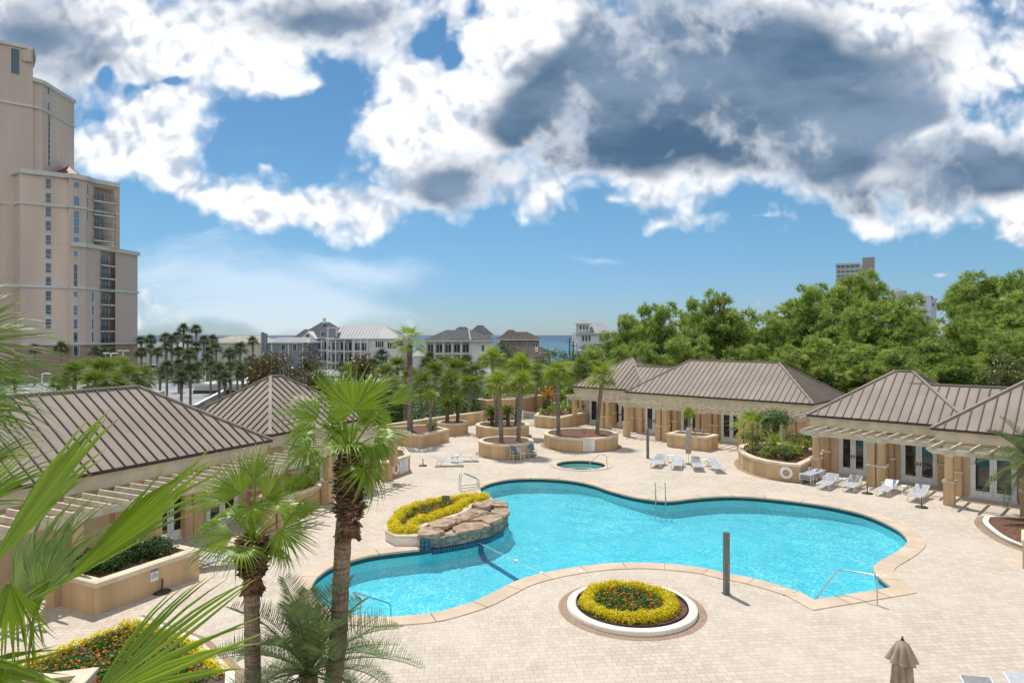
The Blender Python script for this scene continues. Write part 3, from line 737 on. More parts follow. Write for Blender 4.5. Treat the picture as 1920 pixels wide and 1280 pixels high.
# white picket fence and gate
def picket(label, pts, h=1.25, name='picket_fence', cat='fence', notice=False):
    e = empty(name, (0, 0, 0), label, cat, 'white metal fences at the back of the deck')
    rails = MB(); bars = MB(); posts = MB()
    for i in range(len(pts) - 1):
        a, b = Vector((*pts[i], 0)), Vector((*pts[i + 1], 0)); L = (b - a).length; n = max(2, int(L / .13))
        for z in (.12, h - .05): rails.obox(a + Vector((0, 0, z)), b + Vector((0, 0, z)), .04, .05)
        for k in range(n + 1):
            p = a.lerp(b, k / n); bars.box((p.x, p.y, h / 2), (.022, .022, h - .1))
        for p in (a, b): posts.box((p.x, p.y, h / 2 + .03), (.07, .07, h + .06))
    rails.build('rail', WHITE, e); bars.build('bars', WHITE, e); posts.build('post', WHITE, e)
    if notice:
        a, b = Vector((*pts[0], .85)), Vector((*pts[1], .85)); p = a.lerp(b, .35); q = a.lerp(b, .5); mb = MB(); mb.obox(p + Vector((0, -.05, 0)), q + Vector((0, -.05, 0)), .02, .42); mb.build('sign_plate', WHITE, e)
picket('white metal gate with a small sign between the round planters and the bright bushes', [(-.2, 66.7), (1.0, 65.0)], 1.3, 'gate', 'gate', True)
picket('white metal fence panel right of the gate', [(1.03, 64.95), (2.05, 63.5)], 1.3)
picket('white metal fence behind the bright bushes', [(5.6, 69.0), (9.0, 69.4), (12.0, 71.5)], 2.2)
# ================================================================ raised flower island with rock fountain
def leafy(name, centers, radii, dens, size, mat, parent=None, seed=0, flat=.35, aspect=.6, up=.35, zs=1.0, tint_lo=0.0, tint_hi=1.0):
    """cloud of small leaf quads spread in the outer part of several lumps"""
    rng = np.random.default_rng(seed); P = []
    for c, r in zip(centers, radii):
        n = max(4, int(dens * r * r)); d = rng.normal(size=(n, 3)); d /= np.linalg.norm(d, axis=1)[:, None]
        d[:, 2] = np.where(d[:, 2] < -.25, -d[:, 2], d[:, 2])
        rr = r * (1 - flat * rng.random(n) ** 1.6) * (1 + .1 * rng.normal(size=n))
        P.append(np.c_[c[0] + d[:, 0] * rr, c[1] + d[:, 1] * rr, c[2] + d[:, 2] * rr * zs, d])
    P = np.concatenate(P); n = len(P); pos, nd = P[:, :3], P[:, 3:]
    nrm = nd + rng.normal(size=(n, 3)) * .55; nrm[:, 2] += up; nrm /= np.linalg.norm(nrm, axis=1)[:, None]
    a = np.cross(nrm, rng.normal(size=(n, 3))); a /= np.linalg.norm(a, axis=1)[:, None]; b = np.cross(nrm, a)
    s = size * (.6 + .8 * rng.random(n))[:, None]
    V = np.stack([pos - a * s, pos - b * s * aspect + nrm * s * .15, pos + a * s, pos + b * s * aspect + nrm * s * .15], 1).reshape(-1, 3)
    Fc = np.arange(4 * n).reshape(n, 4); t = tint_lo + (tint_hi - tint_lo) * rng.random(n)
    return np_mesh(name, V, Fc, mat, np.repeat(t, 4), parent)
YEL = leafmat('yellow_sedum', (.60, .50, .010), (.92, .80, .02), .6, .3, (.9, .8, .02), .1)
GRNF = leafmat('marigold_leaf', (.03, .10, .012), (.08, .22, .02), .5, .3)
ORNG = leafmat('marigold_bloom', (.62, .09, .005), (.85, .42, .01), .6, .2, (.9, .4, .02), .0)
def poly_sample(poly, n, rng):
    xs = [p[0] for p in poly]; ys = [p[1] for p in poly]; out = []
    while len(out) < n:
        x, y = rng.uniform(min(xs), max(xs)), rng.uniform(min(ys), max(ys)); c = False; j = len(poly) - 1
        for i in range(len(poly)):
            if ((poly[i][1] > y) != (poly[j][1] > y)) and x < (poly[j][0] - poly[i][0]) * (y - poly[i][1]) / (poly[j][1] - poly[i][1]) + poly[i][0]: c = not c
            j = i
        if c: out.append((x, y))
    return out
def sedum_line(pts, z, r, seed, step=.16, jit=.06, closed=False):
    rng = random.Random(seed); P = []
    for i in range(len(pts) if closed else len(pts) - 1):
        a, b = Vector(pts[i][:2]), Vector(pts[(i + 1) % len(pts)][:2]); L = (b - a).length; k = max(1, int(L / step))
        for q in range(k):
            p = a.lerp(b, q / k); P.append((p.x + rng.gauss(0, jit), p.y + rng.gauss(0, jit), z))
    return P, [r * rng.uniform(.8, 1.25) for _ in P]
def flowerbed(name, poly, z, seed, label, n_green=260, r=.15, blooms=420, gsize=.035):
    rng = random.Random(seed); c = poly_sample(poly, n_green, rng)
    leafy(name, [(p[0], p[1], z + rng.uniform(0, .06)) for p in c], [r * rng.uniform(.7, 1.3) for _ in c], 900, gsize, GRNF, seed=seed)
    o = bpy.data.objects[name] if name in bpy.data.objects else None
    g = bpy.context.scene.collection.objects[-1]; tag(g, label, 'flowers', kind='stuff')
    c = poly_sample(poly, blooms, rng)
    h = leafy('marigold_blooms', [(p[0], p[1], z + r * rng.uniform(.85, 1.25)) for p in c], [.028 * rng.uniform(.7, 1.3) for _ in c], 14000, .022, ORNG, seed=seed + 5, up=.8, zs=.6)
    # every bloom one shade
    at = h.data.attributes['tint']; nb = len(at.data); arr = np.empty(nb, dtype=np.float32); at.data.foreach_get('value', arr)
    per = max(1, nb // blooms); lab = (np.arange(nb) // per); rs = np.random.default_rng(seed).random(lab.max() + 1); at.data.foreach_set('value', rs[lab].astype(np.float32))
    tag(h, label + ', the orange and gold blooms', 'flowers', kind='stuff')

PALEW = pmat('pale_cast_wall', (.80, .74, .64), .85, .06, 2)
isl = [(-3.72, 27.5), (-4.7, 27.55), (-5.25, 28.3), (-5.45, 29.6), (-5.15, 31.2), (-4.4, 32.6), (-3.2, 33.7), (-1.9, 34.2), (-1.0, 34.05), (-1.0, 33.35), (-1.75, 32.6), (-2.15, 31.4), (-2.75, 30.2), (-3.6, 29.2), (-3.95, 28.4)]
planter('fountain_planter', isl, .42, 'low curved pale planter of yellow and orange flowers wrapped around the pool rock fountain', 'planter', None, .10, .09, MULCH, PALEW, .02)
P, rr = sedum_line([(-4.1, 27.95), (-4.75, 28.05), (-5.05, 29.0), (-5.1, 30.3), (-4.8, 31.5), (-4.1, 32.5), (-3.2, 33.3), (-2.2, 33.8), (-1.35, 33.85), (-1.5, 33.5), (-2.1, 33.2), (-2.4, 32.4), (-2.55, 31.6), (-3.0, 30.7), (-3.7, 29.8), (-4.2, 29.3), (-4.3, 28.5)], .44, .235, 1, .12, .07, True)
o = leafy('yellow_sedum', P, rr, 3600, .034, YEL, seed=1); tag(o, 'border of yellow sedum clumps around the fountain planter', 'ground cover', kind='stuff')
flowerbed('marigolds', [(-4.0, 29.8), (-4.7, 30.4), (-4.5, 31.5), (-3.8, 32.3), (-3.0, 33.0), (-2.5, 32.9), (-2.7, 31.9), (-3.2, 31.0)], .38, 3, 'marigolds inside the yellow border of the fountain planter', 200, .16, 190)
ROCK = pmat('sandstone_slab', (.50, .385, .265), .85, .25, 2.6, .9, 14, col2=(.26, .175, .11))
ROCK2 = pmat('ledge_stone', (.36, .33, .27), .85, .3, 5, .9, 12, col2=(.15, .13, .10))
fo = empty('rock_fountain', (0, 0, 0), 'stacked sandstone fountain with slabs, ledges and blue tiles at the pool edge', 'fountain')
rock_poly = [(-3.72, 27.3), (-3.2, 27.32), (-2.5, 27.68), (-1.7, 28.18), (-.95, 28.9), (-.42, 29.82), (-.2, 30.9), (-.26, 32.05), (-.75, 32.85), (-1.2, 33.2), (-1.75, 32.55), (-2.1, 31.4), (-2.7, 30.15), (-3.55, 29.15), (-3.9, 28.4), (-3.74, 27.9)]
rng = random.Random(11); m = MB(); z = -.30; k = 0                       # courses of ledge stone
fr_edge = rock_poly[1:10]; dense = []
for i in range(len(fr_edge) - 1):
    a, b = Vector(fr_edge[i]), Vector(fr_edge[i + 1]); kk = max(2, int((b - a).length / .1))
    dense += [a.lerp(b, q / kk) for q in range(kk)]
dense.append(Vector(fr_edge[-1]))
zc = [-.02, .07, .15, .24, .31, .37]
for ci in range(len(zc) - 1):
    i = rng.randrange(0, 2)
    while i < len(dense) - 1:
        L = rng.choice((2, 3, 4, 5)); j = min(i + L, len(dense) - 1); a, b = dense[i], dense[j]
        d = (b - a).normalized(); nn = Vector((d.y, -d.x)); off = rng.uniform(-.025, .03)
        p, q = a + nn * off + d * .006, b + nn * off - d * .006
        m.obox((p.x - nn.x * .1, p.y - nn.y * .1, (zc[ci] + zc[ci + 1]) / 2), (q.x - nn.x * .1, q.y - nn.y * .1, (zc[ci] + zc[ci + 1]) / 2), .24, zc[ci + 1] - zc[ci] - .008)
        i = j
m.build('ledge_stones', ROCK2, fo)
m = MB(); m.prism(offset_poly(rock_poly, -.03), -.5, .36); m.build('fountain_core', ROCK2, fo)
m = MB()
for i in range(len(dense) - 1):
    a, b = dense[i], dense[i + 1]; m.obox((a.x, a.y, -.17), (b.x, b.y, -.17), .10, .20)
m.obox((-3.66, 27.24, .12), (-3.30, 27.26, .12), .05, .50); m.obox((-3.3, 27.29, -.1), (-3.2, 27.31, -.1), .05, .12)
m.build('blue_tiles', TILE, fo)
def slab(pts, z0, z1, seed):
    """an irregular flagstone: jittered outline and a slightly uneven top"""
    rng = random.Random(seed); z1 += rng.uniform(-.03, .09); c = Vector((sum(p[0] for p in pts) / len(pts), sum(p[1] for p in pts) / len(pts))); o = []
    for i in range(len(pts)):
        a, b = Vector(pts[i]), Vector(pts[(i + 1) % len(pts)])
        for q in range(3):
            p = a.lerp(b, q / 3); o.append((p.x + rng.gauss(0, .025), p.y + rng.gauss(0, .025)))
    m = MB(); m.prism(offset_poly(o, -.015), z1 - .02, z1 + rng.uniform(0, .006)); m.prism(o, z0, z1 - .02)
    return m.build('sandstone_slab', ROCK, fo)
slabs = [([(-3.78, 27.25), (-3.0, 27.25), (-2.75, 27.9), (-3.3, 28.5), (-3.95, 28.5)], .36, .45),
    ([(-2.3, 27.75), (-1.5, 28.2), (-.9, 28.85), (-1.3, 29.5), (-2.1, 29.3), (-2.5, 28.6)], .36, .47),
    ([(-1.0, 28.95), (-.35, 29.9), (-.5, 30.6), (-1.2, 30.3), (-1.35, 29.6)], .36, .44),
    ([(-.3, 30.0), (-.1, 31.0), (-.15, 31.6), (-.8, 31.7), (-1.0, 30.9), (-.6, 30.5)], .36, .50),
    ([(-.2, 31.75), (-.2, 32.4), (-.7, 33.0), (-1.2, 33.1), (-1.4, 32.4), (-.9, 31.8)], .38, .56),
    ([(-3.4, 28.6), (-2.6, 28.7), (-2.2, 29.4), (-2.3, 30.3), (-2.9, 30.0), (-3.6, 29.1)], .36, .45),
    ([(-2.1, 29.45), (-1.3, 29.7), (-1.1, 30.5), (-1.3, 31.6), (-1.95, 31.5), (-2.3, 30.5)], .36, .43),
    ([(-1.2, 31.2), (-.95, 31.75), (-1.3, 32.4), (-1.75, 32.4), (-1.9, 31.7)], .36, .62),
    ([(-2.75, 27.9), (-2.3, 27.8), (-2.5, 28.6), (-2.95, 28.6)], .30, .37), ([(-2.85, 27.55), (-2.5, 27.72), (-2.45, 28.1), (-2.8, 28.1)], .12, .22),
    ([(-3.25, 28.15), (-2.7, 28.3), (-2.4, 29.1), (-2.6, 29.15), (-3.3, 28.5)], .45, .55)]
for i, (p, a, b) in enumerate(slabs): slab(p, a, b, i)
for i in range(26):
    t = i / 25; c = (-2.35 + 1.15 * t + rng.gauss(0, .1), 29.2 + 1.55 * t + rng.gauss(0, .1), .50 + rng.uniform(0, .10) * (t > .4)); s = rng.uniform(.06, .15)
    mm = MB(); vs = []
    for q in range(7):
        a = q / 7 * 6.28 + rng.uniform(-.3, .3); vs.append((c[0] + s * math.cos(a) * rng.uniform(.8, 1.2), c[1] + .7 * s * math.sin(a) * rng.uniform(.8, 1.2)))
    mm.prism(vs, c[2] - .08, c[2] + s * .35); mm.build('small_rock', ROCK, fo)

# round flower bed
bc = (3.72, 21.25)
e = empty('round_flower_bed', (0, 0, 0), 'round flower bed kerb: pale ring edged with black, full of mulch, front centre', 'flower bed')
m = MB(); m.lathe((bc[0], bc[1], 0), [(2.0, -.01), (2.0, .12), (1.97, .14), (1.74, .14), (1.72, .12), (1.72, .02)], 72); m.build('kerb_ring', PALEW, e)
m = MB(); m.lathe((bc[0], bc[1], 0), [(1.72, .02), (1.72, .19), (1.70, .19), (1.69, .04)], 72); m.build('black_edging', BLACK, e)
m = MB(); m.lathe((bc[0], bc[1], 0), [(1.70, .10), (1.2, .14), (.01, .17)], 48); m.build('mulch_bed', MULCH, e)
m = MB(); cc = [Vector(p) for p in circle(bc[0], bc[1], 2.0, 72)]; ring_strip(m, cc, [Vector(p) for p in circle(bc[0], bc[1], 2.27, 72)], .004)
tag(m.build('paver_border', BAND), kind='structure')
P, rr = sedum_line(circle(bc[0] - .1, bc[1] + .02, 1.30, 40), .19, .20, 4, .10, .04, True)
o = leafy('yellow_sedum', P, rr, 6500, .025, YEL, seed=4); tag(o, 'ring of yellow sedum clumps in the round flower bed', 'ground cover', kind='stuff')
flowerbed('marigolds', circle(bc[0] - .1, bc[1] + .05, 1.02, 24), .16, 6, 'marigolds inside the yellow ring of the round flower bed', 210, .15, 120, .03)

# corner flower bed, bottom left
fb = [(-11.1, 20.35), (-12.75, 16.9), (-13.4, 15.2), (-6.2, 15.2), (-6.9, 17.0), (-8.75, 18.95)]
e = empty('corner_flower_bed', (0, 0, 0), 'pale kerb of the pointed flower bed at the bottom left', 'flower bed')
m = MB(); o1 = [Vector(p) for p in fb]; i1 = offset_poly(o1, -.22)
ring_strip(m, i1, o1, .13); ring_strip(m, o1, o1, .13, -.01); ring_strip(m, i1, i1, .02, .13)
for i in range(len(o1)):
    j = (i + 1) % len(o1); m.add([(o1[i].x, o1[i].y, -.01), (o1[j].x, o1[j].y, -.01), (o1[j].x, o1[j].y, .13), (o1[i].x, o1[i].y, .13)], [(0, 1, 2, 3)])
m.build('kerb', PALEW, e)
m = MB(); vs = [Vector((p.x, p.y, 0)) for p in i1]; m.add([(p.x, p.y, .06) for p in vs], [t for t in tessellate_polygon([vs])]); m.build('mulch_bed', SOIL, e)
m = MB(); ring_strip(m, o1, offset_poly(o1, .30), .004); tag(m.build('paver_border', BAND), kind='structure')
P, rr = sedum_line([(-13.0, 16.0), (-12.45, 16.95), (-11.1, 19.75), (-10.9, 19.8), (-8.9, 18.6), (-7.2, 16.9)], .12, .15, 8, .12, .07)
o = leafy('yellow_sedum', P, rr, 2600, .03, YEL, seed=8); tag(o, 'strip of yellow sedum along the kerb of the bottom left flower bed', 'ground cover', kind='stuff')
flowerbed('marigolds', [(-12.2, 16.8), (-11.0, 19.4), (-9.0, 18.2), (-7.4, 16.6), (-8.0, 15.6), (-12.8, 15.6)], .10, 9, 'marigolds filling the pointed bed at the bottom left', 460, .17, 560, .035)
planter('raised_bed', [(-11.6, 15.9), (-9.95, 16.35), (-9.8, 15.4), (-11.5, 15.0)], .55, 'pale wall end in the bottom left flower bed', 'planter', None, .1, .1, SOIL, PALEW)

# mulch bed at the right edge
rb = [(22.0, 31.75), (21.2, 30.75), (20.7, 29.6), (20.35, 28.4), (20.3, 27.3), (20.6, 26.2), (21.5, 25.2), (23.5, 24.8), (26, 26), (27, 29), (25.5, 31.2), (23.5, 31.6)]
rbs = smooth_closed(rb, corners=(0,), n=4); e = empty('kerbed_mulch_bed', (0, 0, 0), 'mulch bed with pale curved kerb at the right edge of the photo', 'flower bed')
m = MB(); i1 = offset_poly(rbs, -.22); ring_strip(m, i1, rbs, .13)
for i in range(len(rbs)):
    j = (i + 1) % len(rbs); a, b = rbs[i], rbs[j]; m.add([(a.x, a.y, -.01), (b.x, b.y, -.01), (b.x, b.y, .13), (a.x, a.y, .13)], [(0, 1, 2, 3), (3, 2, 1, 0)])
    a, b = i1[i], i1[j]; m.add([(a.x, a.y, -.01), (b.x, b.y, -.01), (b.x, b.y, .13), (a.x, a.y, .13)], [(3, 2, 1, 0)])
m.build('kerb', PALEW, e); m = MB(); vs = [Vector((p.x, p.y, 0)) for p in i1]
fs = []
for t in tessellate_polygon([vs]):
    a, b, c = (vs[i] for i in t); fs.append(t if (b - a).cross(c - a).z > 0 else t[::-1])
m.add([(p.x, p.y, .09) for p in vs], fs); m.build('mulch_bed', MULCH, e)
m = MB(); ring_strip(m, rbs, offset_poly(rbs, .32), .004); tag(m.build('paver_border', BAND), kind='structure')
# dark paver band round planters on the deck
for i, (c, r) in enumerate((((5.3, 52.5), 2.83), ((-.43, 48.75), 1.95), ((-.8, 57.7), 2.25))):
    m = MB(); ring_strip(m, [Vector(p) for p in circle(*c, r)], [Vector(p) for p in circle(*c, r + .28)], .004); tag(m.build('paver_border', BAND), kind='structure')
cv = [Vector(p) for p in CURV]; m = MB(); ring_strip(m, cv, offset_poly(cv, .3), .004); tag(m.build('paver_border', BAND), kind='structure')

# ================================================================ furniture
def lounger(back=R(24), stacked=False):
    """aluminium sling chaise: foot at -y, head at +y"""
    e = empty('sun_lounger', (0, 0, 0), 'x', 'sun lounger', 'white sun loungers around the pool')
    W = .62; zs = .33; yb = .28; L = .72; hb = (yb + L * math.cos(back), zs + L * math.sin(back))
    for sx in (-1, 1):
        m = MB(); x = sx * W / 2
        m.tube([(x, -.98, zs - .02), (x, -.9, zs), (x, yb, zs), (x, yb + .35, zs - .01), (x, .72, zs - .06)], .021, 6)
        m.tube([(x, yb, zs + .01), (x, hb[0], hb[1])], .02, 6)
        m.build('side_rail', PLAST, e)
        m = MB(); m.tube([(x, -.80, zs), (x, -.92, .18), (x, -.78, .02), (x, -.60, .02), (x, -.52, .15), (x, -.58, zs)], .018, 6); m.build('leg', PLAST, e)
        m = MB(); m.tube([(x, .20, zs), (x * 1.04, .16, .46), (x * 1.04, .30, .54), (x * 1.04, .52, .50), (x * 1.02, .70, .26), (x, .74, .02), (x, .55, .02), (x, .40, .16), (x, .44, zs)], .018, 6); m.build('leg', PLAST, e)
    m = MB(); ys = [-.97, -.5, 0, yb]
    for a, b in zip(ys[:-1], ys[1:]): m.add([(-W / 2 + .01, a, zs + .012), (W / 2 - .01, a, zs + .012), (W / 2 - .01, b, zs + .012), (-W / 2 + .01, b, zs + .012)], [(0, 1, 2, 3), (3, 2, 1, 0)])
    m.build('sling_seat', SLING, e)
    m = MB(); m.add([(-W / 2 + .01, yb, zs + .02), (W / 2 - .01, yb, zs + .02), (W / 2 - .01, hb[0], hb[1] + .015), (-W / 2 + .01, hb[0], hb[1] + .015)], [(0, 1, 2, 3), (3, 2, 1, 0)]); m.build('sling_back', SLING, e)
    m = MB()
    for y, z in ((-.98, zs - .02), (-.2, zs - .03), (yb, zs - .01), (hb[0], hb[1])): m.tube([(-W / 2, y, z), (W / 2, y, z)], .016, 6)
    m.build('cross_bar', PLAST, e)
    return e
LG = lounger(); LFLAT = lounger(R(4))
used = set()
def put(proto, loc, rz, label, z=0.0):
    o = proto if proto.name not in used else copy_tree(proto)
    used.add(proto.name); o.location = (loc[0], loc[1], z); o.rotation_euler = (0, 0, rz); o['label'] = label; return o
put(LG, gp(840, 873), R(90), 'white lounger nearest the pool rail, left one of the pair by the lone umbrella base')
put(LG, gp(869, 864), R(88), 'white lounger behind its twin, in front of the small cycad planter')
for px, py, rz, lab in ((1234, 873, -24, 'white lounger beside the far grey shower post'), (1270, 876, -19, 'white lounger left of the closed umbrella in the middle row'),
        (1307, 879, -8, 'white lounger right of the closed umbrella, a dark thing lying on it'), (1343, 882, 0, 'rightmost white lounger of the row facing the camera')):
    put(LG, gp(px, py), R(rz), lab)
for k in range(3): put(LFLAT, gp(1524, 904), R(-50), ('lowest', 'middle', 'topmost')[k] + ' white lounger of the stack by the life ring planter', k * .13)
for px, py, rz, lab in ((1552, 913, -42, 'white lounger next to the stacked loungers'), (1598, 917, -40, 'white lounger left of the umbrella base, before the first French doors'),
        (1663, 925, -46, 'white lounger in front of the paired columns'), (1722, 936, -44, 'white lounger farthest right, behind the dark umbrella base')):
    put(LG, gp(px, py), R(rz), lab)
put(LG, (-10.9, 25.0), R(-64), 'white lounger half hidden behind the end of the notice planter')
put(LG, (10.5, 14.85), R(-12), 'pale lounger cut off by the bottom edge, right of the brown umbrella')
put(LG, (11.65, 15.0), R(-10), 'pale lounger cut off by the bottom right corner of the photo')
# towel-like dark thing
m = MB(); m.box((0, 0, .03), (.32, .16, .06)); m.box((.05, .02, .075), (.2, .1, .03)); g = gp(1303, 875); o = m.build('dark_bag', SLING_D, None, (g[0], g[1] + .1, .35)); tag(o, 'small dark bag lying on the lounger right of the closed umbrella', 'bag')
def side_table(round_=False):
    e = empty('side_table', (0, 0, 0), 'x', 'side table', 'small white resin side tables')
    m = MB()
    if round_: m.lathe((0, 0, .42), [(0.001, .03), (.24, .03), (.255, .015), (.24, 0), (.001, 0)], 20)
    else: m.box((0, 0, .435), (.46, .46, .03)); m.box((0, 0, .415), (.40, .40, .015))
    m.build('table_top', PLAST, e)
    for k in range(3 if round_ else 4):
        a = 2 * math.pi * (k + .5) / (3 if round_ else 4); m = MB(); r0, r1 = (.04, .24) if round_ else (.26, .27)
        m.tube([(r0 * math.cos(a), r0 * math.sin(a), .42), (.6 * r1 * math.cos(a) if round_ else r0 * math.cos(a), .6 * r1 * math.sin(a) if round_ else r0 * math.sin(a), .2), (r1 * math.cos(a), r1 * math.sin(a), 0)], .02, 6); m.build('leg', PLAST, e)
    return e
ST, STR = side_table(), side_table(True)
put(ST, gp(1257, 866), 0, 'white side table between the two loungers by the far shower post'); put(STR, gp(1324.5, 873), 0, 'white side table between the two right loungers of the camera facing row')
put(ST, gp(1578, 911), R(-40), 'white side table between loungers before the first French doors'); put(STR, gp(1698, 926), 0, 'white round side table between the two loungers near the paired columns')
put(STR, gp(981, 861), 0, 'white round side table between the two sling chairs'); put(ST, gp(852, 866), 0, 'white side table between the two loungers on the left')
def chair():
    e = empty('sling_chair', (0, 0, 0), 'x', 'chair', 'white framed sling chairs at the round planter')
    for sx in (-1, 1):
        x = sx * .28; m = MB()
        m.tube([(x, -.30, 0), (x, -.27, .40), (x, -.26, .62), (x, -.20, .645), (x, .18, .62)], .017, 6)
        m.tube([(x, .30, 0), (x, .20, .40), (x * .92, .24, .62), (x * .9, .38, .95)], .017, 6); m.tube([(x, -.27, .40), (x, .20, .38)], .015, 6)
        m.build('side_frame', PLAST, e)
    m = MB(); m.tube([(-.25, .38, .95), (.25, .38, .95)], .017, 6); m.tube([(-.28, -.27, .40), (.28, -.27, .40)], .015, 6); m.build('cross_bar', PLAST, e)
    m = MB(); m.add([(-.26, -.27, .42), (.26, -.27, .42), (.25, .2, .40), (-.25, .2, .40)], [(0, 1, 2, 3), (3, 2, 1, 0)]); m.build('seat', SLING_D, e)
    m = MB(); m.add([(-.25, .21, .48), (.25, .21, .48), (.235, .37, .94), (-.235, .37, .94)], [(0, 1, 2, 3), (3, 2, 1, 0)]); m.build('backrest', SLING_D, e)
    return e
CHR = chair()
put(CHR, gp(966, 862), R(24), 'slate sling chair on the left, below the notice on the round planter'); put(CHR, gp(997, 858), R(16), 'slate sling chair on the right, at the round planter edge')

def umb_base(rz=0):
    e = empty('umbrella_base', (0, 0, 0), 'x', 'umbrella base', 'dark iron umbrella bases without umbrellas')
    m = MB(); m.lathe((0, 0, 0), [(.001, .07), (.10, .075), (.24, .055), (.285, .03), (.29, 0)], 28); m.build('base_disc', BROWNM, e)
    m = MB(); m.tube([(0, 0, .05), (0, 0, .46)], [.03, .026], 10); m.tube([(0.03, 0, .36), (.075, 0, .36)], .012, 6); m.build('sleeve', BROWNM, e); return e
UB = umb_base()
for px, py, lab in ((793, 873, 'dark umbrella base standing alone left of the two loungers'), (304, 1110, 'dark umbrella base at the foot of the notice planter'),
        (1626, 925, 'dark umbrella base by the paired columns on the right'), (1728, 951, 'dark umbrella base on open paving in front of the farthest right lounger')): put(UB, gp(px, py), 0, lab)
def umbrella(loc, H, r, label, colr, flare):
    e = empty('closed_umbrella', (loc[0], loc[1], 0), label, 'umbrella', None)
    m = MB(); m.tube([(0, 0, 0), (0, 0, H)], .022, 10); m.build('pole', BROWNM if flare else PLAST, e)
    m = MB(); m.lathe((0, 0, H), [(.03, 0), (.035, .03), (.012, .05), (.02, .08), (.001, .1)], 10); m.build('finial', BROWNM, e)
    if not flare: m = MB(); m.lathe((0, 0, 0), [(.001, .06), (.2, .05), (.26, .02), (.27, 0)], 24); m.build('base_disc', BROWNM, e)
    N = 64
    def cloth(prof, folds, amp, name):
        m = MB(); vs = []; fs = []
        for (rr, z, am) in prof:
            for j in range(N):
                a = 2 * math.pi * j / N; q = rr * (1 + am * amp * (abs(math.sin(folds * a / 2 + .4)) - .5) + am * .06 * math.sin(3 * a + z * 9)); vs.append((q * math.cos(a), q * math.sin(a), z))
        for i in range(len(prof) - 1):
            for j in range(N): fs.append((i * N + j, i * N + (j + 1) % N, (i + 1) * N + (j + 1) % N, (i + 1) * N + j))
        m.add(vs, fs, 0, True); m.build(name, colr, e)
    cloth([(.04, H - .005, 0), (r * .55, H - .12, .3), (r * .62, H - .5, .8), (r * .70, H - .9, 1), (r * .62, H - 1.25, 1.1), (r * .66, H - 1.6, 1.2), (r * .5, H - 1.75, 1.2)], 8, .5, 'canopy')
    cloth([(.03, H + .01, 0), (r * .45, H - .05, .3), (r * .72, H - .22, .8), (r * 1.0, H - .40, 1)] if flare else [(.03, H + .01, 0), (r * .6, H - .12, .5), (r * .72, H - .26, .8)], 8, .45, 'top_flap')
CANV = pmat('taupe_canvas', (.40, .315, .23), .9, .12, 4, .15, 60); CANV2 = pmat('pale_canvas', (.50, .40, .34), .9, .1, 4)
g = gp(1291, 870); umbrella(g, 2.45, .24, 'slim closed pale umbrella among the loungers in the middle', CANV2, False)
umbrella(((1692 - 960) / F * 13.6, 13.6), 2.42, .25, 'closed taupe umbrella with flared top flap at the bottom right', CANV, True)

def shower_post(px, py, w, label):
    g = gp(px, py); e = empty('shower_post', (g[0], g[1], 0), label, 'shower post', 'square grey shower posts on the deck'); e.rotation_euler = (0, 0, R(6))
    m = MB(); m.box((0, 0, 1.0), (w, w, 2.0)); m.box((0, 0, 2.01), (w * 1.04, w * 1.04, .03)); m.build('post_body', GREYM, e)
    m = MB(); m.box((0, 0, .012), (w * 1.6, w * 1.6, .02)); m.build('base_plate', STEEL, e)
    for z in (1.87, .96, .87, .45):
        m = MB(); m.tube([(.02, -w / 2 - .028, z), (.02, -w / 2, z)], .018, 10); m.build('nozzle', STEEL, e)
shower_post(1362, 1113, .165, 'nearer square grey shower post between pool and round flower bed'); shower_post(1214.5, 859, .16, 'farther square grey shower post beside the white loungers')

def rail_thing(name, label, cat, paths, r=.024, group=None):
    e = empty(name, (0, 0, 0), label, cat, group)
    for nm, p in paths:
        m = MB(); m.tube(p, r, 8); m.build(nm, STEEL, e)
    return e
def bez(pts, n=5):
    out = []
    for i in range(len(pts)):
        p = Vector(pts[i])
        if i in (0, len(pts) - 1): out.append(p); continue
        a, b = Vector(pts[i - 1]), Vector(pts[i + 1]); da = (a - p); db = (b - p); q = min(.14, da.length * .45, db.length * .45)
        A, B = p + da.normalized() * q, p + db.normalized() * q
        for k in range(n + 1): t = k / n; out.append(A * (1 - t) ** 2 + p * 2 * t * (1 - t) + B * t * t)
    return out
# hand rail by the fountain
for_ = []
pa, pb, pd = Vector((*gp(863, 921), 0)), Vector((*gp(898, 916), 0)), Vector((-.12, .42, 0))
for k in (0, 1):
    o = pd * k; for_.append(('rail', bez([pa + o + Vector((0, 0, -.02)), pa + o + Vector((.05, 0, .84)), pa + o + Vector((.22, 0, .95)), pb + o + Vector((0, 0, .50)), pb + o + Vector((.05, 0, -.4))])))
for z in (.28, .14): for_.append(('rung', [pa + Vector((.02, .05, z)), pb + Vector((0, 0, z))]))
rail_thing('pool_handrail', 'double stainless handrail with rungs behind the rock fountain', 'handrail', for_, .022)
# ladder
la, lb = Vector((*gp(1229, 944), 0)), Vector((*gp(1247.5, 944.5), 0)); inn = Vector((0, -.55, 0)); lp = []
for p in (la, lb):
    lp.append(('rail', bez([p + Vector((.12, .38, 0)), p + Vector((.10, .36, .30)), p + Vector((0, .02, .30))], 4)))
    lp.append(('rail', bez([p + Vector((0, .1, 1.05)), p + Vector((0, 0, .9)), p + Vector((0, -.06, -.9))], 4)))
for z in (-.25, -.55): lp.append(('step', [la + Vector((0, -.06, z)), lb + Vector((0, -.06, z))]))
rail_thing('pool_ladder', 'stainless pool ladder at the far edge of the pool', 'ladder', lp, .026)
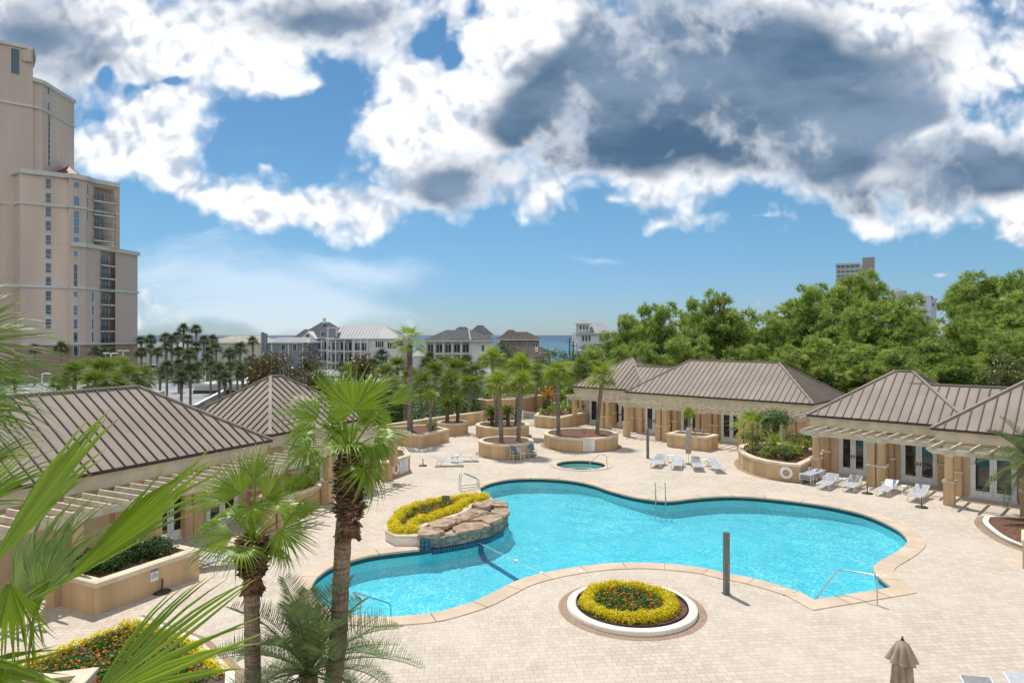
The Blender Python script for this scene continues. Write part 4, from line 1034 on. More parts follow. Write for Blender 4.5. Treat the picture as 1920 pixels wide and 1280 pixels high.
# entry rail lower right
p0, p1, p2 = Vector((*gp(1645, 1133), 0)), Vector((*gp(1622, 1098), 0)), Vector((*gp(1557, 1115), -.15))
top1, top2 = Vector((p0.x, p0.y, .95)), Vector(((1622 - 960) / F * 22.6, 22.6, .9))
rail_thing('entry_handrail', 'single stainless entry rail at the right corner of the pool', 'handrail', [('rail', bez([p0, Vector((p0.x, p0.y, .92)), Vector((p0.x - .75, p0.y + 1.0, .78)), Vector((p0.x - 1.75, p0.y + .55, -.1)), Vector((p0.x - 1.8, p0.y + .55, -.5))]))], .024)
# rail near palms
q = Vector((*gp(676, 1186), 0))
rail_thing('entry_handrail', 'stainless entry rail half hidden by the feathery palm', 'handrail', [('rail', bez([q, q + Vector((0, 0, .95)), q + Vector((-.35, .5, .98)), q + Vector((.55, 1.75, .15)), q + Vector((.55, 1.8, -.5))]))], .024)
# spa rail
q = Vector((*gp(1139, 879), 0))
rail_thing('spa_handrail', 'stainless handrail bent over the spa', 'handrail', [('rail', bez([q, q + Vector((-.06, .05, .85)), q + Vector((-.45, .1, .95)), q + Vector((-1.15, .1, .35)), q + Vector((-1.1, .1, .1)), q + Vector((-.45, .05, -.1))]))], .022)

# rope with floats across the pool
a, b = Vector((-1.35, 28.3, WZ + .02)), Vector((*gp(1030, 1076), WZ + .02)); e = empty('float_rope', (0, 0, 0), 'thin white rope with two floats crossing the pool from the fountain', 'rope')
mid = a.lerp(b, .5); m = MB(); m.tube([a, mid, b], .009, 5); m.build('rope', PLAST, e)
for px, py in ((967, 1023), (1014, 1064)):
    D = F * (CH - WZ) / (py - HY); t = ((px - 960) / F * D - a.x) / (b.x - a.x); c = a.lerp(b, t)
    d = (b - a).normalized(); m = MB(); m.tube([c - d * .11, c - d * .07, c, c + d * .07, c + d * .11], [.02, .06, .075, .06, .02], 10); m.build('float', PLAST, e)
# dark tile stripe on the pool floor
m = MB(); a = Vector((*gp(916, 1012, -.6), -.78)); pts = []
s0, s1 = Vector((-1.45, 28.55, 0)), Vector((.95, 24.6, 0)); d = (s1 - s0).normalized(); nn = Vector((d.y, -d.x, 0))
m.add([s0 + nn * .11 + Vector((0, 0, -.794)), s0 - nn * .11 + Vector((0, 0, -.794)), s1 - nn * .11 + Vector((0, 0, -.794)), s1 + nn * .11 + Vector((0, 0, -.794))], [(0, 1, 2, 3), (3, 2, 1, 0)])
q0 = Vector((-1.30, 28.50, 0)); pl_ = [q0 + Vector((0, 0, -.2)), q0 + d * .02 + Vector((0, 0, -.54)), q0 + d * .42 + Vector((0, 0, -.785)), s1 + Vector((0, 0, -.79))]
m = MB()
for a_, b_ in zip(pl_[:-1], pl_[1:]): m.add([a_ - nn * .12, a_ + nn * .12, b_ + nn * .12, b_ - nn * .12], [(0, 1, 2, 3), (3, 2, 1, 0)])
STRIPE = pmat('dark_blue_stripe', (.10, .34, .58), .4, .1, 8)
tag(m.build('pool_floor_stripe', STRIPE), kind='structure')

def life_ring(c, d, label):
    """ring hanging on a wall: c centre, d outward direction"""
    e = empty('life_ring', c, label, 'life ring', 'white life rings hung on planter walls'); e.rotation_euler = Vector((d[0], d[1], 0)).to_track_quat('Z', 'Y').to_euler()
    N, K = 32, 10; m = MB(); vs = []; fs = []
    for i in range(N):
        a = 2 * math.pi * i / N
        for k in range(K):
            t = 2 * math.pi * k / K; r = .27 + .085 * math.cos(t); vs.append((r * math.cos(a), r * math.sin(a), .05 + .06 * math.sin(t)))
    for i in range(N):
        for k in range(K): fs.append((i * K + k, ((i + 1) % N) * K + k, ((i + 1) % N) * K + (k + 1) % K, i * K + (k + 1) % K))
    m.add(vs, fs, 0, True); m.build('ring', PLAST, e)
    m = MB(); rp = [(.385 * math.cos(2 * math.pi * i / 40), .385 * math.sin(2 * math.pi * i / 40), .05 + .02 * math.cos(8 * math.pi * i / 40)) for i in range(40)]; m.tube(rp, .012, 5, closed=True)
    m.tube([(-.12, .36, .06), (0, .5, .03), (.12, .36, .06)], .012, 5); m.build('rope', CREAM, e)
g0, g1 = Vector((15.8, 39.8)), Vector((16.6, 39.35)); dd = (g1 - g0).normalized()
life_ring((15.95, 39.68, .50), (-.49, -.87), 'white life ring on the curved planter beside the stacked loungers')
a, b = Vector((-7.35, 40.1)), Vector((-6.35, 42.5)); d = (b - a).normalized(); nrm = Vector((d.y, -d.x)); c = a.lerp(b, .33) + nrm * .02
life_ring((c.x, c.y, .50), (nrm.x, nrm.y), 'white life ring on the planter left of the pool, beside the rules board')

def text_mesh(name, body, size, mat, parent, M, align='CENTER'):
    cu = bpy.data.curves.new(name, 'FONT'); cu.body = body; cu.size = size; cu.align_x = align; cu.align_y = 'CENTER'; cu.extrude = .0005; cu.space_line = .95
    t = bpy.data.objects.new(name, cu); C.objects.link(t); dg = bpy.context.evaluated_depsgraph_get(); me = bpy.data.meshes.new_from_object(t.evaluated_get(dg))
    bpy.data.objects.remove(t); me.transform(M); me.materials.clear(); me.materials.append(mat); me.name = name
    o = bpy.data.objects.new(name, me); C.objects.link(o); o.parent = parent; return o
def wall_sign(c, nrm, w, h, label, kind, cat='sign'):
    """flat panel against a wall; local x along the wall, y up, z out"""
    nrm = Vector((nrm[0], nrm[1], 0)).normalized(); x = Vector((-nrm.y, nrm.x, 0)); e = empty('wall_sign', (0, 0, 0), label, cat)
    M = Matrix(((x.x, 0, nrm.x, c[0]), (x.y, 0, nrm.y, c[1]), (0, 1, 0, c[2]), (0, 0, 0, 1)))
    m = MB(); m.box((0, 0, .012), (w, h, .024), mat=M); m.build('sign_panel', WHITE, e)
    if kind == 'notice':
        m = MB(); m.box((0, h * .385, .0265), (w * .96, h * .19, .003), mat=M); m.build('header_band', BLACK, e)
        text_mesh('header_text', 'NOTICE', h * .155, WHITE, e, M @ Matrix.Translation((0, h * .385, .030)))
        text_mesh('sign_text', 'NO\nGLASS\nCONTAINERS\nALLOWED IN\nPOOL AREA', h * .098, BLACK, e, M @ Matrix.Translation((0, h * .0, .027)))
    else:
        m = MB(); rng = random.Random(int(c[0] * 10)); n = 15 if kind == 'rules' else 12
        for i in range(n):
            z = h * (.42 - .84 * i / (n - 1)); ww = w * rng.uniform(.45, .82); m.box((-w * .42 + ww / 2, z, .0255), (ww, h * .012, .002), mat=M)
        m.build('sign_lines', GREYM, e)
    return e
a, b = Vector((-12.6, 20.7)), Vector((-11.0, 24.0)); d = (b - a).normalized(); nrm = Vector((d.y, -d.x)); t = .525
wall_sign((a.lerp(b, t).x, a.lerp(b, t).y, .63), nrm, .28, .40, 'white notice sign with black header on the long planter, near left', 'notice')
for ang, zc_, w, h, lab, kd, cc, rr_ in ((-84, .44, .86, .80, 'large white rules board with many fine lines on the biggest round planter', 'rules', (5.3, 52.5), 2.83), (-62, .68, .24, .36, 'small notice sign on the round planter behind the sling chairs', 'notice', (-.43, 48.75), 1.95)):
    n_ = (math.cos(R(ang)), math.sin(R(ang))); wall_sign((cc[0] + n_[0] * (rr_ - .01 if kd != 'rules' else rr_ - .02), cc[1] + n_[1] * (rr_ - .01), zc_), n_, w, h, lab, kd)
a, b = Vector((-7.35, 40.1)), Vector((-6.35, 42.5)); d = (b - a).normalized(); nrm = Vector((d.y, -d.x)); p = a.lerp(b, .72)
wall_sign((p.x, p.y, .47), nrm, .95, .78, 'white rules board beside the life ring, left of the pool', 'board')
# corner pier of that planter
m = MB(); m.box((0, 0, .5), (.62, .62, 1.04)); o = m.build('corner_pier', STUCCO, None, (-7.42, 40.2, 0)); o.rotation_euler = (0, 0, R(25)); tag(o, 'square tan pier at the corner of the planter with the life ring', 'pier')
# small sign on a stake in the fountain flowers
g = PT(836, 933, 31.6); e = empty('garden_sign', (g.x, g.y, .4), 'small brown sign on a stake among the fountain flowers', 'sign')
m = MB(); m.box((0, 0, .25), (.03, .02, .5)); m.build('stake', BROWNM, e); m = MB(); m.box((0, -.02, .55), (.36, .02, .26)); m.build('sign_plate', GREYM, e)
# small round lamp in the big round planter
g = gp(1095, 811, .9); e = empty('planter_lamp', (g[0], g[1], .88), 'little round lamp standing in the mulch of the biggest round planter', 'lamp')
m = MB(); m.tube([(0, 0, 0), (0, 0, .12)], .02, 6); m.build('stem', PLAST, e)
m = MB(); m.tube([(0, -.06, .2), (0, .06, .2)], .13, 16); m.build('lamp_ring', BROWNM, e); m = MB(); m.tube([(0, -.07, .2), (0, -.061, .2)], .08, 14); m.build('lens', CREAM, e)
# pool depth marks on the coping
TILEW = pmat('white_depth_tile', (.80, .80, .76), .5, .05, 6)
def depth_tile(px, py, rz, label):
    g = gp(px, py, .03); e = empty('depth_marker', (0, 0, 0), label, 'depth marker', 'white depth tiles in the pool coping'); M = Matrix.Translation((g[0], g[1], .033)) @ Matrix.Rotation(R(rz), 4, 'Z')
    m = MB(); m.box((0, 0, 0), (.40, .15, .006), mat=M); m.build('marker_tile', TILEW, e)
    text_mesh('marker_text', '4 FT', .13, GREYM, e, M @ Matrix.Translation((0, 0, .0045)))
depth_tile(1081, 1070, 14, 'white depth tile in the coping above the round flower bed'); depth_tile(1461, 1103, -22, 'white depth tile in the coping right of the near shower post'); depth_tile(1652, 1078, 8, 'white depth tile in the coping at the right inner corner of the pool')
m = MB(); g = gp(1480, 1113, .03); m.box((g[0], g[1], .0325), (.42, .28, .005), rz=R(-28)); tag(m.build('skimmer_lid', COPING), 'square skimmer lid in the coping, front right of the pool', 'lid')
# ================================================================ vegetation
BARK = pmat('palm_bark', (.30, .235, .175), .9, .18, 6, .8, 22, coord='obj')
def barkmat(name, col, col2):
    m = bpy.data.materials.new(name); m.use_nodes = True; T = NT(m.node_tree); b = T.n['Principled BSDF']
    oc = T.add('ShaderNodeTexCoord').outputs['Object']; mp = T.add('ShaderNodeMapping', i_0=oc); mp.inputs['Scale'].default_value = (3, 3, 26)
    m2 = T.add('ShaderNodeMapping', i_0=oc); m2.inputs['Scale'].default_value = (40, 40, 5)
    a, c = T.noise(mp.outputs[0], 1.0, 4, .6), T.noise(m2.outputs[0], 1.0, 4, .6)
    h = T.math('ADD', T.math('MULTIPLY', a, .6), T.math('MULTIPLY', c, .4)); T.set(b.inputs['Base Color'], T.mix(T.sstep(h, .38, .62), c4(col2), c4(col)))
    b.inputs['Roughness'].default_value = .9; bp = T.add('ShaderNodeBump', i_Height=h); bp.inputs['Strength'].default_value = .9; bp.inputs['Distance'].default_value = .03; T.l.new(bp.outputs[0], b.inputs['Normal']); return m
BARK = barkmat('ringed_palm_bark', (.33, .25, .175), (.12, .085, .06))
BARKG = pmat('grey_palm_bark', (.25, .215, .175), .9, .2, 5, .8, 20, coord='obj')
BOOT = pmat('old_leaf_base', (.27, .145, .07), .85, .3, 9, .6, 30, col2=(.075, .038, .022), coord='obj')
PINEB = pmat('pine_bark', (.13, .085, .06), .95, .25, 6, coord='obj')
FANM = leafmat('fan_palm_leaf', (.07, .150, .008), (.26, .37, .022), .30, .28, (.42, .62, .03), .1, tip=(.55, .33, .14))
FANP = leafmat('pale_fan_leaf', (.12, .20, .06), (.28, .37, .13), .40, .42, (.45, .65, .10), .1, tip=(.60, .42, .22))
FANU = leafmat('left_fan_leaf', (.065, .14, .014), (.24, .34, .05), .32, .26, (.30, .55, .05), .1, tip=(.62, .45, .22))
SABM = leafmat('sabal_leaf', (.06, .13, .02), (.20, .28, .045), .5, .3, None, .25, tip=(.30, .27, .10))
SABD = leafmat('dark_sabal_leaf', (.022, .055, .018), (.07, .115, .03), .5, .25, None, .3, tip=(.20, .15, .07))
SABY = leafmat('bright_sabal_leaf', (.11, .20, .02), (.34, .43, .055), .5, .35, None, .2, tip=(.38, .34, .12))
FEAM = leafmat('feather_palm_leaf', (.06, .105, .04), (.22, .29, .13), .45, .3, None, .1)
CYCM = leafmat('cycad_leaf', (.035, .08, .015), (.20, .26, .03), .45, .3, None, .2)
PINM = leafmat('pine_needle', (.07, .14, .025), (.54, .64, .18), .38, .35, (.50, .68, .10), .22)
MAGM = leafmat('magnolia_leaf', (.022, .045, .012), (.20, .13, .035), .35, .15, (.25, .16, .03), .1)
SHRM = leafmat('shrub_leaf', (.025, .07, .012), (.08, .17, .025), .45, .25, None, .3)
SHRY = leafmat('bright_shrub_leaf', (.10, .20, .015), (.30, .38, .04), .45, .35, None, .2)
BOXM = leafmat('clipped_shrub_leaf', (.02, .055, .012), (.06, .13, .025), .35, .2, None, .1)
GRASM = leafmat('long_grass_blade', (.10, .19, .02), (.26, .36, .05), .5, .3, None, .1)

def fan_blade(N, Rr, spread, seed, droop=.25, tipdroop=.35, fold=.25, pleat=.85, split=.46, st=None, jag=.10, wide=1.0, taper=.9):
    """costapalmate fan: returns verts, quads, tint; hub at origin, midrib along +Y, upper face +Z"""
    rng = np.random.default_rng(seed); st = np.array(st if st is not None else [0, .3, split, .72, .88, 1.0]); K = len(st)
    th = np.linspace(-spread / 2, spread / 2, N) + rng.normal(size=N) * (spread / N) * .12; dth = spread / (N - 1)
    L = Rr * (1 - .30 * (np.abs(th) / (spread / 2)) ** 2.2) * (1 + jag * rng.normal(size=N) * .6)
    bend = rng.normal(size=N) * .10; td = tipdroop * (.5 + rng.random(N))
    V = np.zeros((N, K, 3, 3)); T = np.zeros((N, K, 3)); base = .05 + .85 * rng.random(N)
    for k, s in enumerate(st):
        r = L * s; w = wide * r * math.tan(dth / 2) * 1.02 if s <= split else wide * L * split * math.tan(dth / 2) * max(0.02, (1 - (s - split) / (1 - split))) ** taper
        a = th + bend * max(0, s - split) / (1 - split + 1e-6) * .8
        dx, dy = np.sin(a), np.cos(a); f = fold * np.abs(np.sin(th)) * r
        z = f - droop * Rr * s ** 2 - td * Rr * max(0, (s - split) / (1 - split + 1e-6)) ** 2 * .6
        px, py = dy, -dx
        for j, (side, up) in enumerate(((-1, 0), (0, 1), (1, 0))):
            V[:, k, j, 0] = dx * r + px * w * side; V[:, k, j, 1] = dy * r + py * w * side
            V[:, k, j, 2] = z + up * pleat * w
            T[:, k, j] = base + (1.6 if s > .97 else 0.0) + (.12 if j == 1 else 0)
    idx = np.arange(N * K * 3).reshape(N, K, 3); F_ = []
    for j in (0, 1):
        F_.append(np.stack([idx[:, :-1, j], idx[:, 1:, j], idx[:, 1:, j + 1], idx[:, :-1, j + 1]], -1).reshape(-1, 4))
    return V.reshape(-1, 3), np.concatenate(F_), T.reshape(-1)
def strip_tube(path, r0, r1, n=5):
    path = [Vector(p) for p in path]; V = []; F_ = []; k = len(path)
    for i, p in enumerate(path):
        d = (path[min(i + 1, k - 1)] - path[max(i - 1, 0)]).normalized(); a = Vector((0, 0, 1)) if abs(d.z) < .95 else Vector((1, 0, 0))
        x = d.cross(a).normalized(); y = d.cross(x); r = r0 + (r1 - r0) * i / (k - 1)
        for j in range(n): q = 2 * math.pi * j / n; V.append(tuple(p + x * math.cos(q) * r + y * math.sin(q) * r * .55))
    for i in range(k - 1):
        for j in range(n): F_.append((i * n + j, i * n + (j + 1) % n, (i + 1) * n + (j + 1) % n, (i + 1) * n + j))
    return np.array(V), np.array(F_)
def place(V, hub, ydir, nrm):
    y = Vector(ydir).normalized(); z = Vector(nrm); z = (z - y * z.dot(y)).normalized(); x = y.cross(z)
    M = np.array([[x.x, y.x, z.x], [x.y, y.y, z.y], [x.z, y.z, z.z]])
    return V @ M.T + np.array(hub)
class Acc:
    def __init__(s): s.V = []; s.F = []; s.T = []; s.n = 0
    def add(s, V, F_, T): s.V.append(V); s.F.append(F_ + s.n); s.T.append(T); s.n += len(V)
    def build(s, name, mat, parent=None, origin=None):
        V = np.concatenate(s.V)
        if origin is not None: V = V - np.array(origin)
        return np_mesh(name, V, np.concatenate(s.F), mat, np.concatenate(s.T), parent)
def curve3(a, b, c, n=8):
    a, b, c = Vector(a), Vector(b), Vector(c); return [a * (1 - t) ** 2 + b * 2 * t * (1 - t) + c * t * t for t in [i / n for i in range(n + 1)]]
def fan_frond(crown, hub, ydir, nrm, seed, Rr=.9, N=44, spread=R(230), name='frond', mat=None, parent=None, petr=.028, arch=.12, **kw):
    A = Acc(); V, F_, T = fan_blade(N, Rr, spread, seed, **kw); A.add(place(V, hub, ydir, nrm), F_, T)
    crown, hub = Vector(crown), Vector(hub); mid = (crown + hub) / 2 + Vector((0, 0, arch)) * (hub - crown).length
    V, F_ = strip_tube(curve3(crown, mid, hub, 8), petr, petr * .55); A.add(V, F_, np.full(len(V), .95))
    return A.build(name, mat, parent)

def palm_trunk(parent, path, r0, r1, mat, seed, rings=90):
    rng = random.Random(seed); path = [Vector(p) for p in path]; P = []; n = rings
    for i in range(n + 1):
        t = i / n * (len(path) - 1); k = min(int(t), len(path) - 2); P.append(path[k].lerp(path[k + 1], t - k))
    rr = [(r0 + (r1 - r0) * i / n) * (1 + .035 * math.sin(i * 2.1) + rng.uniform(-.02, .02)) for i in range(n + 1)]
    m = MB(); m.tube(P, rr, 14); return m.build('trunk', mat, parent)
def boots(parent, top, length, r, seed, n=230, spread=.8):
    """old leaf bases: curved woody plates round the trunk head"""
    rng = random.Random(seed); m = MB(); top = Vector(top)
    for i in range(n):
        t = (i / n); a = i * 2.39996 + rng.uniform(-.2, .2); z = -length * t; ro = r * (1.0 + .25 * math.sin(math.pi * min(1, t * 1.2)))
        d = Vector((math.cos(a), math.sin(a), 0)); s = Vector((-d.y, d.x, 0)); p = top + d * ro * .75 + Vector((0, 0, z))
        w = rng.uniform(.045, .085); L = rng.uniform(.10, .2) * spread; tw = rng.uniform(-.03, .03)
        out = rng.uniform(.35, .8) if t < .8 else rng.uniform(-.1, .5); upz = L * rng.uniform(.5, .9) * (1 if t < .82 else -1.1)
        q = p + d * L * out + Vector((0, 0, upz * .7)); e_ = q + d * L * .35 + Vector((0, 0, upz * .2 - .02)) + s * tw
        vs = [p - s * w, p + s * w, q + s * w * .75, q - s * w * .75, e_ + s * w * .35, e_ - s * w * .35]
        th = d * .012 + Vector((0, 0, -.012)); vs = vs + [v + th for v in vs]
        m.add(vs, [(0, 1, 2, 3), (3, 2, 4, 5), (7, 6, 9, 8), (8, 9, 11, 10), (1, 7, 8, 2), (2, 8, 10, 4), (6, 0, 3, 9), (9, 3, 5, 11), (4, 10, 11, 5)])
    return m.build('old_leaf_bases', BOOT, parent)
def dvec(ang, dy, elev_scale=1.0):
    return Vector((math.cos(R(ang)), dy, math.sin(R(ang)))).normalized()

def hero_palm(label, crown_px, D, base_xy, leaves, seed, trunk_r, boot_len, mat=None, extra=10, Rr=.85, boot_r=None, group=None, exdir=None):
    c = PT(crown_px[0], crown_px[1], D); base = Vector((base_xy[0], base_xy[1], 0))
    e = empty('fan_palm', base, label, 'palm tree', group)
    loc = -base
    class Off:                                                     # parts are built in world space, then hung on the empty
        pass
    def hang(o): o.parent = e; o.location = loc; return o
    mid = base.lerp(c, .5) + Vector((.05, 0, 0))
    hang(palm_trunk(None, [base, base.lerp(c, .33), mid, base.lerp(c, .8), c + Vector((0, 0, -.1))], trunk_r * 1.15, trunk_r * .92, BARK, seed))
    if boot_len: hang(boots(None, c + Vector((0, 0, .02)), boot_len, boot_r or trunk_r, seed))
    for i, lf in enumerate(leaves):
        px, py, dd, ang, dy, rad, spr = lf[:7]; kw = dict(lf[7]) if len(lf) > 7 else {}
        hub = PT(px, py, D + dd); nr = kw.pop('n', (0, -.75, .65)); mt = kw.pop('mat', mat or FANM)
        hang(fan_frond(c, hub, dvec(ang, dy), nr, seed * 50 + i, Rr=rad / F * (D + dd), spread=R(spr), mat=mt, **kw))
    rng = random.Random(seed)
    for i in range(extra):                                          # fronds on the far side and the young ones
        az = (exdir or 0) + i * 2.39996; el = R(70 - 100 * i / max(1, extra - 1)); Lp = rng.uniform(.55, .85) * Rr
        d = Vector((math.cos(az) * math.cos(el), math.sin(az) * math.cos(el), math.sin(el))); hub = c + d * Lp
        yd = Vector((d.x, d.y, d.z - .35)).normalized(); up = Vector((0, 0, 1)) if el > R(-40) else Vector((d.x, d.y, .4))
        if abs(yd.z) > .9: up = Vector((-d.x, -d.y, .2))
        hang(fan_frond(c, hub, yd, up, seed * 90 + i, Rr=Rr * rng.uniform(.75, 1.0), spread=R(rng.uniform(170, 250)), mat=mat or FANM, N=36, droop=.22 + .15 * (el < 0), tipdroop=.5))
    return e
LEAVES1 = [
    (664, 768, -.1, 84, -.15, 92, 285, dict(n=(0, -1, .25), droop=.03, tipdroop=.12, fold=.12, N=58, arch=0, petr=.04)),
    (617, 750, .0, 112, .2, 88, 70, dict(n=(.9, -.5, .2), droop=.02, tipdroop=.1, N=22)),
    (727, 757, .1, 27, .1, 88, 75, dict(n=(-.45, -.8, .7), droop=.04, tipdroop=.25, N=24)),
    (597, 782, -.2, 158, -.2, 92, 150, dict(n=(0, -.55, .8), droop=.12, tipdroop=.4, N=40)),
    (590, 800, .25, 196, -.1, 84, 180, dict(n=(-.1, -.5, .85), droop=.25, tipdroop=.8, N=40)),
    (582, 838, -.25, 200, -.45, 66, 230, dict(n=(-.35, -.7, .55), droop=.3, tipdroop=.9, N=38)),
    (704, 818, -.2, 2, -.15, 74, 150, dict(n=(.1, -.45, .9), droop=.14, tipdroop=.5, N=36)),
    (697, 838, -.15, -60, -.4, 62, 190, dict(n=(.5, -.7, .4), droop=.2, tipdroop=.8, N=34)),
    (714, 772, .45, -70, .3, 66, 120, dict(n=(.7, -.5, .3), droop=.25, tipdroop=1.2, N=30)),
    (625, 778, .3, -110, .35, 62, 140, dict(n=(-.6, -.6, .4), droop=.2, tipdroop=1.1, N=30)),
    (636, 745, .4, 130, .6, 70, 170, dict(n=(.2, -.8, .5), droop=.1, N=30)),
    (690, 745, .5, 60, .7, 74, 150, dict(n=(-.2, -.8, .5), droop=.1, N=30)),
    (640, 815, .5, -140, .6, 58, 190, dict(n=(-.2, .2, .9), droop=.3, tipdroop=.9, N=30))]
hero_palm('tallest near fan palm with shaggy brown leaf bases, left of the pool', (655, 850), 11.5, (-3.25, 11.6), LEAVES1, 7, .14, 1.40, extra=6, Rr=.70, boot_r=.19, group='near fan palms with shaggy trunks')
LEAVES2 = [
    (452, 925, -.1, 125, -.15, 78, 160, dict(n=(.1, -.9, .4), droop=.06, N=44, tipdroop=.25)),
    (500, 935, -.1, 62, -.1, 90, 140, dict(n=(-.1, -.85, .5), droop=.06, N=44, tipdroop=.25)),
    (542, 968, .1, 24, .1, 84, 80, dict(n=(-.2, -.6, .8), droop=.08, N=26)),
    (528, 992, -.2, -18, -.25, 78, 200, dict(n=(.25, -.8, .55), droop=.12, N=44)),
    (438, 1002, -.2, 196, -.3, 104, 130, dict(n=(-.15, -.6, .8), droop=.12, N=40)),
    (425, 940, .2, 168, 0, 90, 120, dict(n=(0, -.6, .8), droop=.1, N=36)),
    (472, 950, -.3, -75, -.75, 60, 250, dict(n=(0, -.7, .75), droop=.12, tipdroop=.6, N=46)),
    (430, 965, .5, 190, .4, 80, 180, dict(n=(0, -.3, .9), droop=.25, N=34)),
    (520, 960, .6, 30, .6, 80, 180, dict(n=(0, -.2, .9), droop=.25, N=34)),
    (478, 900, .4, 95, .4, 78, 110, dict(n=(0, -.95, .2), droop=.05, N=30)),
    (505, 1010, .2, -60, .2, 60, 180, dict(n=(.5, -.5, .4), droop=.25, tipdroop=.9, N=30)),
    (450, 1020, .3, -125, .3, 60, 170, dict(n=(-.5, -.5, .4), droop=.25, tipdroop=.9, N=30))]
hero_palm('shorter near fan palm with shaggy head, in front of the left pavilion', (474, 1012), 11.0, (-4.3, 11.1), LEAVES2, 8, .125, .78, extra=4, Rr=.66, boot_r=.155, group='near fan palms with shaggy trunks')
LEAVES3 = [
    (112, 1098, 0, 41, .15, 355, 33, dict(n=(-.5, -.75, .55), droop=.02, tipdroop=.05, fold=.1, N=15, split=.66, taper=.6, jag=.06, petr=.035, wide=1.12)),
    (-28, 1075, -.1, 55, .1, 365, 36, dict(n=(-.6, -.75, .4), droop=.02, tipdroop=.05, fold=.1, N=13, split=.68, taper=.6, jag=.06, wide=1.12)),
    (70, 1120, .25, 72, .2, 175, 80, dict(n=(.2, -.9, .4), mat=FANP, N=18, droop=.05)),
    (20, 1130, .3, 62, .2, 240, 60, dict(n=(.1, -.9, .4), mat=FANP, N=16, droop=.05)),
    (96, 1085, .15, -112, -.1, 205, 75, dict(n=(-.6, -.6, .5), droop=.10, tipdroop=.5, N=20, split=.4)),
    (18, 1090, -.1, -88, -.1, 190, 80, dict(n=(.5, -.7, .4), droop=.10, tipdroop=.5, N=20, split=.4)),
    (165, 1318, -.1, 30, .12, 335, 72, dict(n=(-.1, -.7, .7), droop=.06, tipdroop=.10, fold=.25, N=22, split=.5, petr=.035, taper=.6, wide=1.05)),
    (-60, 960, .3, 40, .1, 200, 60, dict(n=(-.3, -.8, .5), N=14, droop=.05)),
    (-40, 1240, .1, -60, -.2, 200, 150, dict(n=(-.2, -.8, .5), droop=.12, tipdroop=.3, N=26))]
hero_palm('nearest fan palm, huge bright leaves cut off by the lower left edge', (-60, 1230), 4.2, (-3.7, 4.3), LEAVES3, 9, .16, 0, mat=FANM, extra=0)
LEAVES4 = [
    (-50, 655, 0, 12, -.2, 160, 150, dict(n=(0, -.75, .65), droop=.22, tipdroop=.8, N=46, split=.35)),
    (-60, 640, -.2, 62, -.1, 110, 140, dict(n=(0, -.85, .5), droop=.15, tipdroop=.7, N=40, split=.35)),
    (-45, 702, -.1, 8, .1, 170, 60, dict(n=(0, -.7, .7), droop=.10, tipdroop=.5, N=26, split=.35)),
    (-50, 745, .2, -6, .1, 135, 90, dict(n=(0, -.7, .7), droop=.2, tipdroop=.8, N=34, split=.4)),
    (-60, 770, 0, -30, -.1, 130, 110, dict(n=(0, -.8, .6), droop=.15, tipdroop=.5, N=30, split=.4)),
    (-30, 870, .1, 30, .1, 110, 45, dict(n=(-.2, -.8, .5), N=12, droop=.05)),
    (-70, 640, .5, 130, .3, 150, 200, dict(n=(0, -.7, .6), N=30, droop=.2)),
    (-120, 700, .3, 190, .2, 150, 200, dict(n=(0, -.7, .6), N=30, droop=.2))]
hero_palm('fan palm with thready drooping leaves entering from the left edge, higher than the roofs', (-120, 770), 6.4, (-5.6, 6.5), LEAVES4, 10, .16, 0, mat=FANU, extra=0)

# --- feather palms and cycads
def pinnate(L, nl, seed, lw=.018, ll=.38, arch=.55, vee=.5, curl=.15):
    """one feather frond along +Y: verts, quads, tint"""
    rng = np.random.default_rng(seed); t = np.linspace(0, 1, nl); V = []; F_ = []; T = []; n = 0
    def rach(s): return np.array([0, L * (s - .12 * s * s), -arch * L * s ** 2.1])
    for i, s in enumerate(t):
        p = rach(.14 + .86 * s); q = rach(min(1, .14 + .86 * s + .02)); dr = q - p; dr /= np.linalg.norm(dr) + 1e-9
        l = ll * (math.sin(math.pi * (.12 + .80 * s)) ** .7) * rng.uniform(.85, 1.1)
        for sg in (-1, 1):
            out = np.array([sg * 1.0, .75, vee + rng.normal() * .12]); out = out / np.linalg.norm(out)
            side = np.cross(out, [0, 0, 1.0]); side /= np.linalg.norm(side); w = lw
            a = p; m = p + out * l * .55 + np.array([0, 0, -.02 * l]); e_ = p + out * l + np.array([0, 0, -curl * l])
            V += [a - side * w * .6, a + side * w * .6, m + side * w, m - side * w, e_ + side * w * .1, e_ - side * w * .1]
            F_ += [(n, n + 1, n + 2, n + 3), (n + 3, n + 2, n + 4, n + 5)]; tt = .2 + .7 * rng.random(); T += [tt] * 6; n += 6
    path = [Vector(rach(s)) for s in np.linspace(0, 1, 9)]; v2, f2 = strip_tube(path, L * .016, L * .004, 4)
    V = np.array(V); return np.concatenate([V, v2]), np.concatenate([np.array(F_), f2 + n]), np.concatenate([np.array(T), np.full(len(v2), .9)])
